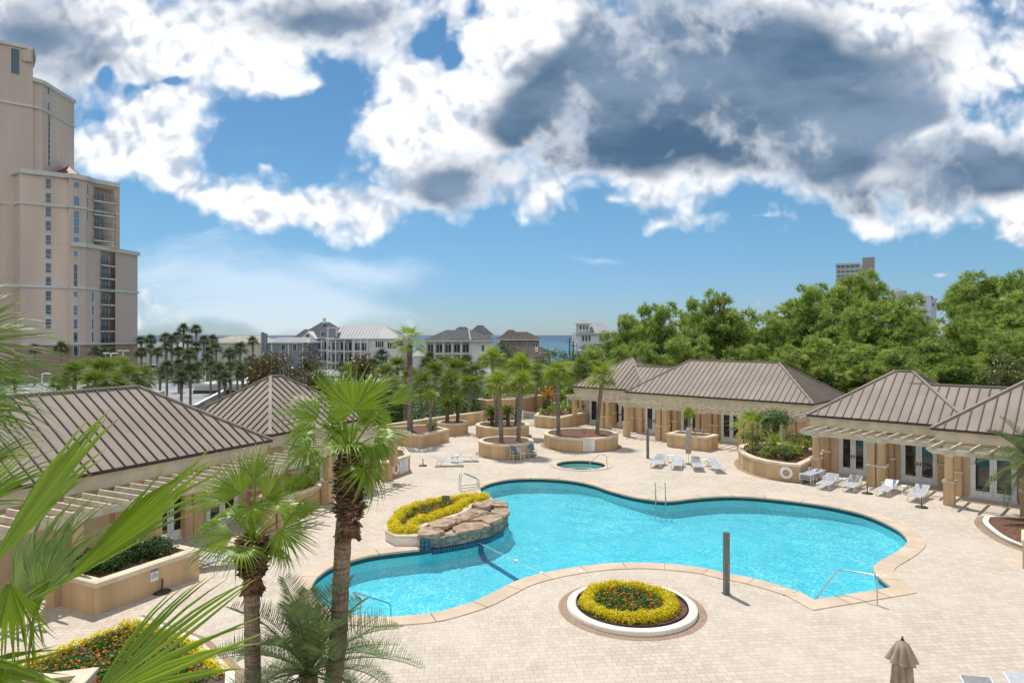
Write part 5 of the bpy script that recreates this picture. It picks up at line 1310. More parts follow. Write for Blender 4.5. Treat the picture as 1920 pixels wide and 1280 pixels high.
def feather_palm(name, label, base, crown, L, nfr, mat, seed, cat='palm tree', trunk_r=.14, nl=46, lw=.016, ll=.36, elhi=85, ello=-15, arch=.5, group=None, bark=None, parts=True):
    e = empty(name, base, label, cat, group); base = Vector(base); c = Vector(crown) - base; rng = random.Random(seed); A = Acc()
    m = MB(); m.tube([Vector((0, 0, -.05)), c * .5 + Vector((.03, 0, 0)), c], [trunk_r * 1.1, trunk_r, trunk_r * 1.1], 10); m.build('trunk', bark or BOOT, e)
    for i in range(nfr):
        az = i * 2.39996 + rng.uniform(-.15, .15); el = R(elhi - (elhi - ello) * (i / nfr) ** .9)
        d = Vector((math.cos(az) * math.cos(el), math.sin(az) * math.cos(el), math.sin(el))); up = Vector((-math.cos(az) * math.sin(el), -math.sin(az) * math.sin(el), math.cos(el)))
        V, F_, T = pinnate(L * rng.uniform(.85, 1.08), nl, seed * 100 + i, lw, ll, arch * (.55 + .5 * math.cos(el)))
        V = place(V, c, d, up)
        if parts: B_ = Acc(); B_.add(V, F_, T); B_.build('frond', mat, e)
        else: A.add(V, F_, T)
    if not parts: A.build('crown', mat, e)
    return e
c = PT(578, 1262, 11.3)
feather_palm('feather_palm', 'feathery grey green palm at the bottom between the two near fan palms', (c.x, c.y, 0), c, 1.78, 40, FEAM, 21, nl=46, lw=.0085, ll=.46, arch=.46, elhi=84, ello=-25)
c = PT(1935, 872, 31.2)
feather_palm('feather_palm', 'feathery palm with grey hanging fronds cut by the right edge', (c.x, c.y, 0), c, 2.4, 30, FEAM, 22, nl=44, lw=.02, ll=.5, arch=.5, ello=-40, group=None)

# --- background palms: a few shared crowns
def sabal_crown(seed, nl=34, Rr=.88, lp=.5, mat=None, N=20, droop=.25):
    A = Acc(); rng = random.Random(seed)
    for i in range(nl):
        az = i * 2.39996 + rng.uniform(-.25, .25); el = R(86 - 122 * (i / nl) ** .95 + rng.uniform(-9, 9))
        d = Vector((math.cos(az) * math.cos(el), math.sin(az) * math.cos(el), math.sin(el))); hub = d * lp * rng.uniform(.7, 1.15)
        yd = Vector((d.x, d.y, d.z - rng.uniform(.0, .4))).normalized(); up = Vector((-d.x * math.sin(el) + rng.gauss(0, .35), -d.y * math.sin(el) + rng.gauss(0, .35), math.cos(el) + .15))
        V, F_, T = fan_blade(N, Rr * rng.uniform(.8, 1.05), R(rng.uniform(120, 210)), seed * 77 + i, droop=droop * .6, tipdroop=.55, fold=.45, pleat=.6, split=.36, st=[0, .36, .7, 1.0], jag=.2)
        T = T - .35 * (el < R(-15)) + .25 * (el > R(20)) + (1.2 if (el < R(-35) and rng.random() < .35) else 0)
        A.add(place(V, hub, yd, up), F_, T)
        V, F_ = strip_tube([(0, 0, 0), hub * .5, hub], .02, .012, 3); A.add(V, F_, np.full(len(V), .7))
    return A
_cache = {}
def sabal(px, py, D, s, mat, label, group, zb=-4.7, lean=0.0, tr=.17, tone=0, bx=None):
    key = (mat.name, (int(px * 7 + py) % 6)); c = PT(px, py, D); base = Vector((c.x - lean if bx is None else bx, c.y, zb))
    e = empty('sabal_palm', base, label, 'palm tree', group)
    if key not in _cache:
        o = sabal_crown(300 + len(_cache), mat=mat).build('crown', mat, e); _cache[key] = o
    else: o = _cache[key].copy(); C.objects.link(o); o.parent = e
    o.location = c - base; o.scale = (s, s, s * .92); o.rotation_euler = (0, 0, px * .37)
    top = c - base; m = MB(); k = 12; P = [Vector((top.x * (i / k) ** 1.5, 0, top.z * i / k)) for i in range(k + 1)]
    m.tube(P, [tr * 1.25] + [tr] * (k - 3) + [tr * 1.1, tr * 1.35, tr * 1.2], 9); m.build('trunk', BARKG, e)
    return e
def ordl(i): return ('first', 'second', 'third', 'fourth', 'fifth', 'sixth', 'seventh', 'eighth', 'ninth', 'tenth', 'eleventh', 'twelfth', 'thirteenth', 'fourteenth', 'fifteenth', 'sixteenth', 'seventeenth', 'eighteenth', 'nineteenth', 'twentieth', 'twenty-first', 'twenty-second', 'twenty-third', 'twenty-fourth', 'twenty-fifth', 'twenty-sixth', 'twenty-seventh', 'twenty-eighth', 'twenty-ninth', 'thirtieth')[i]
# palms in the round planters
for px, py, D, s, zb, lab, bpx in ((934, 722, 48.6, 1.15, .9, 'short bright palm on the left in the planter behind the sling chairs', 940), (978, 722, 48.9, 1.12, .9, 'short bright palm on the right in the planter behind the sling chairs', 972),
        (923, 676, 57.5, 1.15, .9, 'tall bright palm on the left, rising behind the sling chair planter', 931), (975, 690, 57.7, 1.3, .9, 'tall bright palm on the right, rising behind the sling chair planter', 968),
        (1045, 704, 52.3, 1.15, .9, 'left palm of the pair in the biggest round planter', 1047), (1130, 710, 52.8, 1.22, .9, 'right palm of the pair in the biggest round planter', 1120)):
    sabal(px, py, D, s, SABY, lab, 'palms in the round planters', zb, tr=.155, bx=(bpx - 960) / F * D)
sabal(807, 744, 54, .62, SABY, 'small palm in the angular planter left of the cycads', None, .9, tr=.11)
sabal(1292, 776, 51.6, .55, SABY, 'small palm standing alone in the rectangular planter', None, .95, tr=.10)
# tall slender palm
def tall_palm():
    c = PT(768, 648, 54.5); e = empty('tall_palm', (-8.15, 54.5, .9), 'tallest slender palm at the parapet with a rough trunk, rising above the white houses', 'palm tree')
    o = Vector((-8.15, 54.5, .9)); t = palm_trunk(None, [Vector((-8.15, 54.5, .9)) - o, (c - o) * .5 + Vector((.05, 0, 0)), c - o], .24, .15, BARKG, 3, 40); t.parent = e
    b = boots(None, c - o, 2.4, .17, 3, 150, 1.0); b.parent = e
    A = Acc(); rng = random.Random(5)
    for i in range(17):
        az = i * 2.39996; el = R(80 - 100 * (i / 17)); d = Vector((math.cos(az) * math.cos(el), math.sin(az) * math.cos(el), math.sin(el))); hub = d * rng.uniform(.8, 1.15)
        V, F_, T = fan_blade(26, rng.uniform(.8, 1.0), R(170), 900 + i, droop=.2, tipdroop=.6, st=[0, .45, .75, 1.0], split=.45, pleat=.5)
        B_ = Acc(); B_.add(place(V, hub, (d.x, d.y, d.z - .4), (-d.x * math.sin(el), -d.y * math.sin(el), math.cos(el) + .15)), F_, T)
        v, f = strip_tube([(0, 0, 0), hub * .5 + Vector((0, 0, .05)), hub], .035, .02, 4); B_.add(v, f, np.full(len(v), .9)); q = B_.build('frond', SABY, e); q.location = c - o
tall_palm()
# cycads
for px, py, D, L, lab in ((838, 758, 59.0, 1.35, 'left cycad in the small round planter by the parapet'), (858, 756, 59.5, 1.35, 'right cycad in the small round planter by the parapet'),
        (922, 775, 58.0, 1.0, 'left cycad in the planter behind the sling chair planter'), (952, 773, 57.4, .9, 'right cycad in the planter behind the sling chair planter'), (1028, 742, 70, 1.6, 'orange tinged cycad beyond the white gate')):
    c = PT(px, py, D); mt = CYCM
    if px == 1028: mt = leafmat('orange_cycad_leaf', (.12, .09, .012), (.55, .27, .03), .45, .3, None, .1)
    feather_palm('cycad', lab, (c.x, c.y, .8), c, L, 34, mt, px, cat='cycad', trunk_r=.16, nl=26, lw=.022, ll=.2, elhi=75, ello=-20, arch=.45, group=None if px == 1028 else 'cycads in the back planters', parts=False)

def shrub(name, label, pts, rad, mat, dens, size, seed, group=None, cat='shrub', z0=None, zs=1.0, stem=True, **kw):
    c0 = Vector((sum(p[0] for p in pts) / len(pts), sum(p[1] for p in pts) / len(pts), z0 if z0 is not None else min(p[2] for p in pts)))
    e = empty(name, c0, label, cat, group)
    leafy('foliage', [(p[0] - c0.x, p[1] - c0.y, p[2] - c0.z) for p in pts], rad, dens, size, mat, e, seed, zs=zs, **kw)
    if stem:
        m = MB(); rng = random.Random(seed)
        for p in pts[:6]: m.tube([(rng.uniform(-.1, .1), rng.uniform(-.1, .1), -.05), ((p[0] - c0.x) * .5, (p[1] - c0.y) * .5, (p[2] - c0.z) * .6), (p[0] - c0.x, p[1] - c0.y, p[2] - c0.z)], [.05, .03, .015], 5)
        m.build('stem', PINEB, e)
    return e
# clipped shrubs in the long notice planter
rng = random.Random(2); A0, A1 = Vector((-12.6, 20.7)), Vector((-11.0, 24.0)); n0 = Vector((-.9, .436))
for k, (t0, t1, lab) in enumerate(((.04, .54, 'long clipped dark green shrub at the near end of the notice planter'), (.58, .80, 'round clipped dark green shrub at the far end of the notice planter'))):
    pts = []
    for i in range(22 if k == 0 else 13):
        p = A0.lerp(A1, rng.uniform(t0 + .05, t1)) + n0 * rng.uniform(.65, 1.8); pts.append((p.x, p.y, .98 + rng.uniform(0, .14)))
    shrub('clipped_shrub', lab, pts, [.44 * rng.uniform(.8, 1.15) for _ in pts], BOXM, 1300, .034, 40 + k, 'clipped shrubs in the notice planter', z0=.9)
def grass_clump(name, label, region, n, h, mat, seed, z, cat='grass plant', w=.012, lean=.5, group=None):
    rng = np.random.default_rng(seed); rr = random.Random(seed); P = poly_sample(region, n, rr); V = []; F_ = []; T = []; k = 0
    c0 = Vector((sum(p[0] for p in P) / n, sum(p[1] for p in P) / n, z)); e = empty(name, c0, label, cat, group)
    for (x, y) in P:
        a = rr.uniform(0, 6.283); L = h * rr.uniform(.55, 1.1); ln = L * lean * rr.uniform(.3, 1.3); dx, dy = math.cos(a), math.sin(a); x -= c0.x; y -= c0.y
        b = np.array([x, y, 0]); m1 = b + np.array([dx * ln * .35, dy * ln * .35, L * .65]); tp = b + np.array([dx * ln, dy * ln, L * .88]); s = np.array([-dy, dx, 0]) * w
        V += [b - s, b + s, m1 + s, m1 - s, tp + s * .1, tp - s * .1]; F_ += [(k, k + 1, k + 2, k + 3), (k + 3, k + 2, k + 4, k + 5)]; k += 6; T += [rr.random()] * 6
    np_mesh('blades', V, F_, mat, T, e); return e
grass_clump('grass_clump', 'mound of long green grass in the planter behind the tallest palm', [(-10.9, 31.8), (-9.8, 34.4), (-10.7, 34.8), (-11.8, 32.2)], 2600, .75, GRASM, 3, .82)
# lush curved planter on the right
rng = random.Random(5)
inner = offset_poly([Vector(p) for p in CURV], -.7)
k = 0
for (x, y, z, r, mt, lab, tall) in ((15.6, 43.8, 1.25, .55, SHRY, 'low yellow green shrub at the left end of the curved planter', 0), (15.9, 42.3, 1.2, .5, SHRY, 'low bright shrub at the front of the curved planter', 0),
        (16.4, 41.2, 1.2, .5, SHRM, 'low dark shrub near the life ring end of the curved planter', 0), (18.0, 43.3, 1.4, .75, SHRY, 'yellow green bush near the right end of the curved planter', 0),
        (18.8, 44.4, 1.6, .8, SHRM, 'dark bush by the column in the curved planter', 0), (17.0, 44.6, 2.4, .95, SHRM, 'tall dark tree-like shrub in the middle of the curved planter', 1), (17.1, 41.7, 1.3, .6, SHRY, 'bright bush behind the life ring', 0), (16.0, 45.6, 1.5, .6, SHRM, 'dark green bush at the back of the curved planter', 0)):
    pts = [(x + rng.gauss(0, r * .6), y + rng.gauss(0, r * .6), z + rng.uniform(-.1, .25 + .5 * tall)) for _ in range(7 + 5 * tall)]
    shrub('planter_shrub', lab, pts, [r * rng.uniform(.52, .8) for _ in pts], mt, 420, .075, 60 + k, 'shrubs in the curved planter', z0=.9, aspect=.35); k += 1
for x, y, hgt, s, lab in ((15.7, 44.6, 2.7, 1.25, 'young fan palm standing up at the left end of the curved planter'), (16.4, 42.6, 1.7, 1.0, 'low fan palm in the front of the curved planter')):
    e = empty('young_fan_palm', (x, y, .9), lab, 'palm tree', 'young fan palms in the curved planter'); o = sabal_crown(int(x * 10), 15, .8, .55, SABY, 18, .15).build('crown', SABY, e); o.location = (0, 0, hgt - 1.2); o.scale = (s, s, s)
    m = MB(); m.tube([(0, 0, -.05), (0, 0, hgt - 1.2)], .07, 7); m.build('trunk', BARKG, e)
# bright bushes by the gate, dark bushes elsewhere
for k, (px, py, D, r, mt, lab) in enumerate(((1025, 772, 64.0, .8, SHRY, 'bright bush left in the angular planter by the gate'), (1050, 768, 65.5, .9, SHRY, 'bright bush in the middle of the angular planter by the gate'), (1068, 770, 66, .6, SHRY, 'bright bush below the pergola column'), (1095, 765, 67.5, .7, SHRY, 'yellowish bush behind the pergola column'))):
    c = PT(px, py, D); pts = [(c.x + rng.gauss(0, r * .5), c.y + rng.gauss(0, r * .4), 1.2 + rng.uniform(0, .3)) for _ in range(7)]
    shrub('bright_bush', lab, pts, [r * .5 * rng.uniform(.7, 1.2) for _ in pts], mt, 260, .10, 80 + k, 'bright bushes in the corner planter', z0=.95)
# small green tufts in the back planters and by the life ring
for k, (x, y, r, lab) in enumerate(((-6.6, 54.9, .45, 'low dark green tuft in the angular planter under the slender palm'), (-8.2, 43.0, .6, 'green bush in the planter with the life ring'), (-8.4, 41.8, .5, 'low bush at the corner of the life ring planter'))):
    pts = [(x + rng.gauss(0, r * .6), y + rng.gauss(0, r * .6), 1.0 + rng.uniform(0, .2)) for _ in range(6)]; shrub('planter_shrub', lab, pts, [r * .6 for _ in pts], SHRM, 400, .08, 95 + k, None, z0=.9)
# --- pines
def pine_mesh(seed, H=18.0, cr=4.6, flat=False):
    rng = np.random.default_rng(seed); r2 = random.Random(seed); zc = H * (.60 if not flat else .80); rz = H * (.42 if not flat else .19)
    cl = []
    nC = 165 if not flat else 85
    while len(cl) < nC:
        d = rng.normal(size=3); d /= np.linalg.norm(d); q = (rng.random() ** .33) * (.84 + .22 * math.sin(3 * math.atan2(d[1], d[0]) + seed) + .10 * math.sin(7 * d[2] + seed))
        top = 1 - .20 * max(0, d[2]) ** 1.6 if not flat else 1
        p = np.array([d[0] * cr * q * top, d[1] * cr * q * top, zc + d[2] * rz * q])
        if p[2] < H * .22: continue
        cl.append((p, r2.uniform(.5, .95)))
    P = []; Nn = []; CT = []
    for (p, r) in cl:
        n = int(34 * r * r) + 7; d = rng.normal(size=(n, 3)); d[:, 2] = np.abs(d[:, 2]) - .45; d /= np.linalg.norm(d, axis=1)[:, None]
        P.append(p + d * (r * (.55 + .45 * rng.random(n))[:, None]) * np.array([1, 1, .92])); CT.append(np.full(n, rng.normal() * .16)); Nn.append(d * .8 + np.array([0, 0, .45]) + rng.normal(size=(n, 3)) * .3)
    CT = np.concatenate(CT); P = np.concatenate(P); Nn = np.concatenate(Nn); Nn /= np.linalg.norm(Nn, axis=1)[:, None]; n = len(P); K = 9
    dirs = Nn[:, None, :] * .75 + rng.normal(size=(n, K, 3)) * .55; dirs /= np.linalg.norm(dirs, axis=2)[:, :, None]
    L = (.42 + .36 * rng.random((n, K)))[:, :, None]; side = np.cross(dirs, rng.normal(size=(n, K, 3))); side /= np.linalg.norm(side, axis=2)[:, :, None]
    w = .052; base = P[:, None, :]
    V = np.stack([base - side * w * .6 + dirs * .02, base + side * w * .6 + dirs * .02, base + dirs * L * .6 + side * w, base + dirs * L], 2).reshape(-1, 3)
    F_ = np.arange(n * K * 4).reshape(-1, 4)
    tt = np.repeat(np.clip(.32 + CT + .33 * rng.normal(size=n), 0, 1)[:, None], K, 1) + .15 * rng.random((n, K)); T = np.repeat(tt.reshape(-1), 4).reshape(-1, 4); T[:, 3] += .25; T = T.reshape(-1)
    m = MB(); trunk = [Vector((0, 0, 0)), Vector((.15, .1, H * .35)), Vector((-.1, .05, H * .65)), Vector((0, 0, H * .93))]; m.tube(trunk, [.32, .26, .17, .05], 8)
    for i in range(26 if not flat else 18):
        p, r = cl[r2.randrange(len(cl))]; z0 = max(H * .2, p[2] - r2.uniform(1.0, 3.0)); z0 = min(z0, H * .85); a = Vector((0, 0, z0)); b = Vector(p); mid = a.lerp(b, .55) + Vector((0, 0, -.4)); m.tube(curve3(a, mid, b, 5), [.12, .10, .08, .06, .04, .025], 5)
    return (V, F_, T), m
PV = [pine_mesh(31), pine_mesh(32, cr=4.2), pine_mesh(33, cr=5.0), pine_mesh(34, 18, 4.8, True), pine_mesh(35, cr=3.3)]
proto = []
def pine(px, ytop, D, wpx, var, label):
    z = CH + (HY - ytop) / F * D; X = (px - 960) / F * D; H = z + 4.6; sc = H / 18.0; wr = wpx / F * D / 2 / ((4.6, 4.2, 5.0, 4.8, 3.3)[var])
    e = empty('pine_tree', (X, D, -4.6), label, 'pine tree', 'pines behind the right pavilions')
    (V, F_, T), m = PV[var]; hit = [p for p in proto if p[0] == var]
    if not hit:
        c = np_mesh('crown', V, F_, PINM, T, e); t = m.build('trunk', PINEB, e); proto.append((var, c, t))
    else:
        c = hit[0][1].copy(); t = hit[0][2].copy()
        for o in (c, t): C.objects.link(o); o.parent = e
    for o in (c, t): o.scale = (wr, wr, sc); o.rotation_euler = (0, 0, px * .61)
# px, top row, distance, crown width px, variant
pines = [(1110, 641, 72, 110, 0), (1172, 583, 88, 95, 0), (1204, 572, 98, 80, 4), (1240, 566, 84, 100, 1), (1296, 561, 100, 80, 4), (1350, 536, 90, 130, 0), (1402, 600, 104, 90, 1), (1437, 590, 96, 110, 2), (1472, 566, 110, 90, 4),
    (1518, 530, 104, 120, 1), (1597, 508, 108, 135, 3), (1620, 572, 92, 140, 2), (1690, 553, 86, 170, 2), (1748, 628, 78, 160, 0), (1800, 566, 100, 120, 1), (1822, 600, 82, 130, 2), (1850, 512, 106, 170, 3), (1878, 540, 92, 150, 0),
    (1925, 508, 100, 130, 2), (1960, 540, 84, 150, 1), (1290, 628, 80, 120, 2), (1215, 640, 78, 100, 1), (1385, 640, 80, 120, 0), (1460, 645, 78, 130, 2), (1530, 630, 82, 140, 1), (1600, 640, 76, 150, 0), (1565, 575, 98, 110, 0), (1900, 620, 76, 150, 2), (1680, 650, 72, 130, 1), (1160, 640, 76, 90, 0), (1330, 600, 98, 100, 1)]
words = ['dark compact pine left of the roofs', 'leftmost tall pine']
order = sorted(range(len(pines)), key=lambda i: pines[i][0])
for rank, i in enumerate(order):
    p = pines[i]; kind = {0: 'full bushy', 1: 'narrow bushy', 2: 'broad', 3: 'flat topped spreading', 4: 'slim pointed'}[p[4]]; row = 'back row' if p[2] > 95 else ('front row' if p[2] < 83 else 'middle row')
    pine(*p, f'{kind} green pine, {ordl(rank) if rank < 30 else "last"} from the left among the pines, {row}')
# --- magnolias and dark thicket
def round_tree(name, label, px, ytop, D, w, hpx, mat, seed, group, zb=-4.6, dens=26, size=.20, cat='tree', n=34):
    rng = random.Random(seed); c = PT(px, ytop + hpx / 2, D); rx = w / F * D / 2; rz = hpx / F * D / 2; pts = []
    for _ in range(n):
        a, b = rng.uniform(0, 6.283), rng.gauss(0, 1); q = rng.random() ** .4
        v = Vector((rng.gauss(0, 1), rng.gauss(0, 1), rng.gauss(0, 1))).normalized(); pts.append((c.x + v.x * rx * .78 * q, c.y + v.y * rx * .78 * q, c.z + v.z * rz * .80 * q))
    e = empty(name, (c.x, c.y, zb), label, cat, group)
    leafy('crown', [(p[0] - c.x, p[1] - c.y, p[2] - zb) for p in pts], [min(rx, rz) * rng.uniform(.25, .42) for _ in pts], dens, size, mat, e, seed, flat=.5, aspect=.5)
    m = MB(); m.tube([(0, 0, 0), (.1, 0, (c.z - zb) * .6), (0, 0, c.z - zb)], [.25, .18, .06], 7)
    for p in pts[:12]: m.tube([(0, 0, (c.z - zb) * .6), ((p[0] - c.x) * .5, (p[1] - c.y) * .5, (p[2] - zb) * .8), (p[0] - c.x, p[1] - c.y, p[2] - zb)], [.08, .05, .02], 5)
    m.build('trunk', PINEB, e)
for k, (px, yt, D, w, h, lab) in enumerate(((520, 648, 78, 130, 120, 'big bronze leaved magnolia behind the left roof peak'), (578, 640, 82, 55, 90, 'narrow bronze magnolia beside the big one'), (588, 690, 74, 80, 80, 'lower bronze magnolia right of the roof peak'), (483, 672, 76, 60, 80, 'bronze magnolia at the left foot of the group'), (677, 650, 86, 60, 80, 'bronze magnolia in front of the white three storey house'))):
    round_tree('magnolia', lab, px, yt, D, w, h, MAGM, 400 + k, 'bronze magnolias', dens=75, size=.15)
for k, (px, yt, D, w, h, mt, lab) in enumerate(((1125, 642, 80, 80, 90, SHRM, 'dark rounded tree left of the far right pavilion'), (1895, 660, 70, 120, 110, leafmat('pale_oak_leaf', (.05, .08, .02), (.26, .28, .12), .4, .2), 'pale speckled oak at the right edge below the pines'), (1560, 700, 76, 70, 60, SHRM, 'dark bush under the pines between the roofs'), (1500, 690, 80, 90, 70, SHRM, 'dark undergrowth tree behind the long roof'), (1800, 690, 74, 90, 60, SHRM, 'dark undergrowth tree behind the right roof'),
        (948, 640, 130, 70, 70, SHRM, 'dark tree in front of the brown roofed villa'), (1040, 652, 150, 90, 60, SHRM, 'dark tree against the sea'), (1072, 655, 135, 60, 70, SHRM, 'dark tree beside the white seaside house'), (1000, 668, 115, 90, 60, SHRM, 'dark tree below the brown villa'), (905, 715, 72, 60, 90, SHRM, 'green tree beside the round planters'), (885, 740, 70, 60, 70, SHRM, 'green bush behind the parapet wall'),
        (1062, 700, 76, 70, 80, SHRM, 'dark green tree left of the pergola end'), (1010, 720, 80, 80, 80, SHRM, 'dark tree beyond the gate'), (740, 730, 70, 70, 80, SHRM, 'dark bush at the foot of the slender palm'), (960, 735, 76, 90, 70, SHRM, 'dark bush behind the bright palms'), (1100, 715, 78, 60, 60, SHRM, 'dark bush behind the pergola corner'))):
    round_tree('broadleaf_tree', lab, px, yt, D, w, h, mt, 500 + k, 'broadleaf trees behind the pool deck', dens=40, size=.19)
# --- thicket palms
thick = [(700, 690, 92, 1.6), (722, 705, 80, 1.5), (745, 690, 88, 1.6), (735, 730, 72, 1.4), (790, 722, 70, 1.4), (815, 700, 78, 1.6), (838, 688, 88, 1.7), (858, 698, 80, 1.7), (872, 685, 92, 1.5), (845, 720, 70, 1.5), (880, 725, 68, 1.3), (800, 690, 96, 1.5), (770, 712, 76, 1.4), (893, 700, 80, 1.3), (716, 668, 110, 1.4), (806, 672, 120, 1.3), (760, 750, 66, 1.2), (700, 740, 70, 1.3), (1005, 700, 74, 1.3), (1090, 690, 70, 1.2), (655, 700, 84, 1.3), (640, 690, 110, 1.2), (905, 680, 110, 1.2), (985, 675, 100, 1.1)]
for rank, t in enumerate(sorted(thick)):
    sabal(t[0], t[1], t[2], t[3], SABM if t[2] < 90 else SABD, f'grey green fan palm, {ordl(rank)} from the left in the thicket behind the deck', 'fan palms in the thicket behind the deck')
row = [(313, 690, 96, 1.15), (357, 700, 92, 1.6), (395, 688, 108, 1.2), (411, 697, 94, 1.4), (432, 690, 100, 1.25), (445, 688, 106, 1.2), (470, 680, 110, 1.3), (388, 676, 118, 1.3), (300, 704, 100, 1.3), (335, 684, 112, 1.2), (372, 690, 112, 1.2), (422, 712, 88, 1.2), (455, 700, 92, 1.3), (340, 712, 84, 1.2)]
for rank, t in enumerate(sorted(row)):
    sabal(t[0], t[1], t[2], t[3], SABD, f'dark palm, {ordl(rank)} from the left in the row along the parking deck ramp', 'palms along the parking deck ramp')
near = [(140, 705, 74, 1.7), (165, 690, 90, 1.4), (196, 700, 70, 1.7), (222, 692, 78, 1.6), (240, 708, 66, 1.4), (266, 712, 68, 1.5), (180, 722, 60, 1.4), (215, 725, 62, 1.4), (110, 720, 80, 1.2), (28, 710, 85, 1.4)]
for rank, t in enumerate(sorted(near)):
    sabal(t[0], t[1], t[2], t[3], SABM, f'full fan palm, {ordl(rank)} from the left just behind the ridge of the left roof', 'fan palms behind the left roof')
far = [(265, 640, 170, 1.5), (283, 638, 165, 1.6), (282, 655, 150, 1.4), (310, 635, 160, 1.6), (322, 640, 150, 1.5), (344, 618, 170, 1.6), (368, 619, 170, 1.6), (333, 632, 165, 1.5), (352, 638, 150, 1.7), (382, 640, 160, 1.6), (398, 638, 165, 1.6), (312, 652, 140, 1.4), (368, 652, 140, 1.5), (405, 655, 140, 1.5), (390, 662, 130, 1.4), (335, 660, 140, 1.5), (474, 640, 140, 1.2), (450, 655, 120, 1.5), (430, 665, 125, 1.5), (355, 668, 125, 1.4), (265, 662, 140, 1.4), (295, 662, 135, 1.3), (115, 655, 128, 1.5), (65, 655, 128, 1.3), (178, 660, 130, 1.3), (195, 662, 132, 1.2), (210, 660, 135, 1.2)]
for rank, t in enumerate(sorted(far)):
    sabal(t[0], t[1], t[2], t[3], SABD, f'distant dark palm, {ordl(rank)} from the left in the grove beside and below the tower', 'distant palms near the tower', tr=.2)
# low ground cover between them
rng = random.Random(9); cs = []; rs = []
for _ in range(260):
    px = rng.uniform(560, 1130); D = rng.uniform(76, 150); cs.append(((px - 960) / F * D, D, -3.4 + rng.uniform(-.8, 1.6))); rs.append(rng.uniform(1.2, 2.6))
for _ in range(120):
    px = rng.uniform(250, 480); D = rng.uniform(128, 200); cs.append(((px - 960) / F * D, D, -3.2 + rng.uniform(-.8, 2.0))); rs.append(rng.uniform(1.5, 3))
for _ in range(90):
    px = rng.uniform(1100, 1990); D = rng.uniform(70, 100); cs.append(((px - 960) / F * D, D, -3.2 + rng.uniform(-.8, 2.6))); rs.append(rng.uniform(1.5, 2.8))
o = leafy('undergrowth', cs, rs, 26, .26, SHRM, None, 77); tag(o, 'dark green undergrowth filling the ground behind the pool deck', 'ground cover', kind='stuff')
# ================================================================ tower
TOWM = pmat('tower_stucco', (.70, .57, .49), .9, .07, .12, 0, streak=True); TOWB = pmat('tower_base_stucco', (.40, .285, .21), .9, .08, .1)
BANDM = pmat('tower_trim', (.66, .66, .62), .8, .05, .2); REDR = pmat('red_metal_roof', (.24, .03, .035), .5, .1, .3)
TG = bpy.data.materials.new('tower_glass'); TG.use_nodes = True
_b = TG.node_tree.nodes['Principled BSDF']; _b.inputs['Base Color'].default_value = (.03, .07, .12, 1); _b.inputs['Roughness'].default_value = .06; _b.inputs['Specular IOR Level'].default_value = 1.0
TGB = TG.copy(); TGB.name = 'tower_glass_blue'; TGB.node_tree.nodes['Principled BSDF'].inputs['Base Color'].default_value = (.10, .20, .32, 1)
GAPM = pmat('balcony_shade', (.14, .11, .09), .9, .05, 1)
def XY(px, D): return Vector(((px - 960) / F * D, D))
tw = empty('hotel_tower', (-105, 160, -4.6), 'tall stepped tan tower with balconies at the left edge, red roof cap halfway up', 'tower')
def tpart(m, name, mats):
    o = m.shift((-105, 160, -4.6)).build(name, mats, tw); return o
fa = [XY(-120, 141), XY(0, 150), XY(62, 153.8), XY(79, 155.4), XY(139, 168.6)]
fb_ = [XY(26, 152), XY(38, 149.8), XY(127, 155.0), XY(131, 154.6), XY(160, 157.6), XY(175.5, 160.2)]
back = [XY(139, 196), XY(-60, 196)]
def zrow(py, D): return CH + (HY - py) / F * D
def levels(m, pts, z0, z1):
    m.prism(pts, z0, z1)
Z1, Z2, Z3, Z4, ZB1, ZB2, ZB3 = 73.2, 66.3, 44.6, 29.2, 59.9, 37.6, 19.3
b1 = [fa[0], fa[1], fa[2], XY(62, 190), XY(-120, 190)]; b2 = [XY(40, 152.5), fa[3], fa[4], XY(139, 192), XY(40, 192)]
b3 = [XY(38, 149.8), XY(127, 155.0), XY(131, 154.4), XY(160, 157.0), XY(175.5, 160.0), XY(177, 162.6), XY(211, 166.6), XY(211.5, 172), XY(215, 172.5), XY(200, 195), XY(26, 180), XY(26, 152)]
b3lo = [XY(38, 149.8), XY(127, 155.0), XY(131, 154.4), XY(160, 157.0), XY(188, 161.5), XY(200, 190), XY(26, 180), XY(26, 152)]
b4 = [XY(130.8, 154.35), XY(160, 156.95), XY(188, 161.6), XY(188.5, 164.0), XY(215.5, 168.4), XY(216, 166.0), XY(258, 174.0), XY(252, 192), XY(170, 195)]
m = MB(); levels(m, b1, -4.6, Z1); tpart(m, 'upper_block', TOWM)
m = MB(); levels(m, b2, -4.6, Z2); tpart(m, 'shoulder_block', TOWM)
m = MB(); levels(m, b3, Z4, Z3); levels(m, b3lo, 6.5, Z4 - .02); tpart(m, 'middle_block', TOWM)
m = MB(); levels(m, b4, 6.5, Z4 - .01); tpart(m, 'lower_block', TOWM)
m = MB(); levels(m, [Vector(p) for p in b3lo], -4.6, 6.49); levels(m, [p for p in b4], -4.6, 6.48); tpart(m, 'base_block', TOWB)
def band(pts, z, h=.55, out=.22, name='trim_band'):
    m = MB()
    for a, b in zip(pts[:-1], pts[1:]):
        d = (b - a).normalized(); nn = Vector((d.y, -d.x)) * out * .5; m.obox((a.x + nn.x, a.y + nn.y, z), (b.x + nn.x, b.y + nn.y, z), out * 2, h)
    tpart(m, name, BANDM)
band(fa[:4], ZB1); band(fa[3:], ZB1 - .01); band(fa[:3], Z1 - .35, .7, .3, 'cornice'); band([XY(60, 153.6), fa[3], fa[4]], Z2 - .3, .8, .35, 'cornice')
face3 = [XY(26, 152), XY(38, 149.8), XY(127, 155.0), XY(131, 154.4), XY(160, 157.0), XY(175.5, 160.0), XY(215, 164.0), XY(222.5, 164.8)]
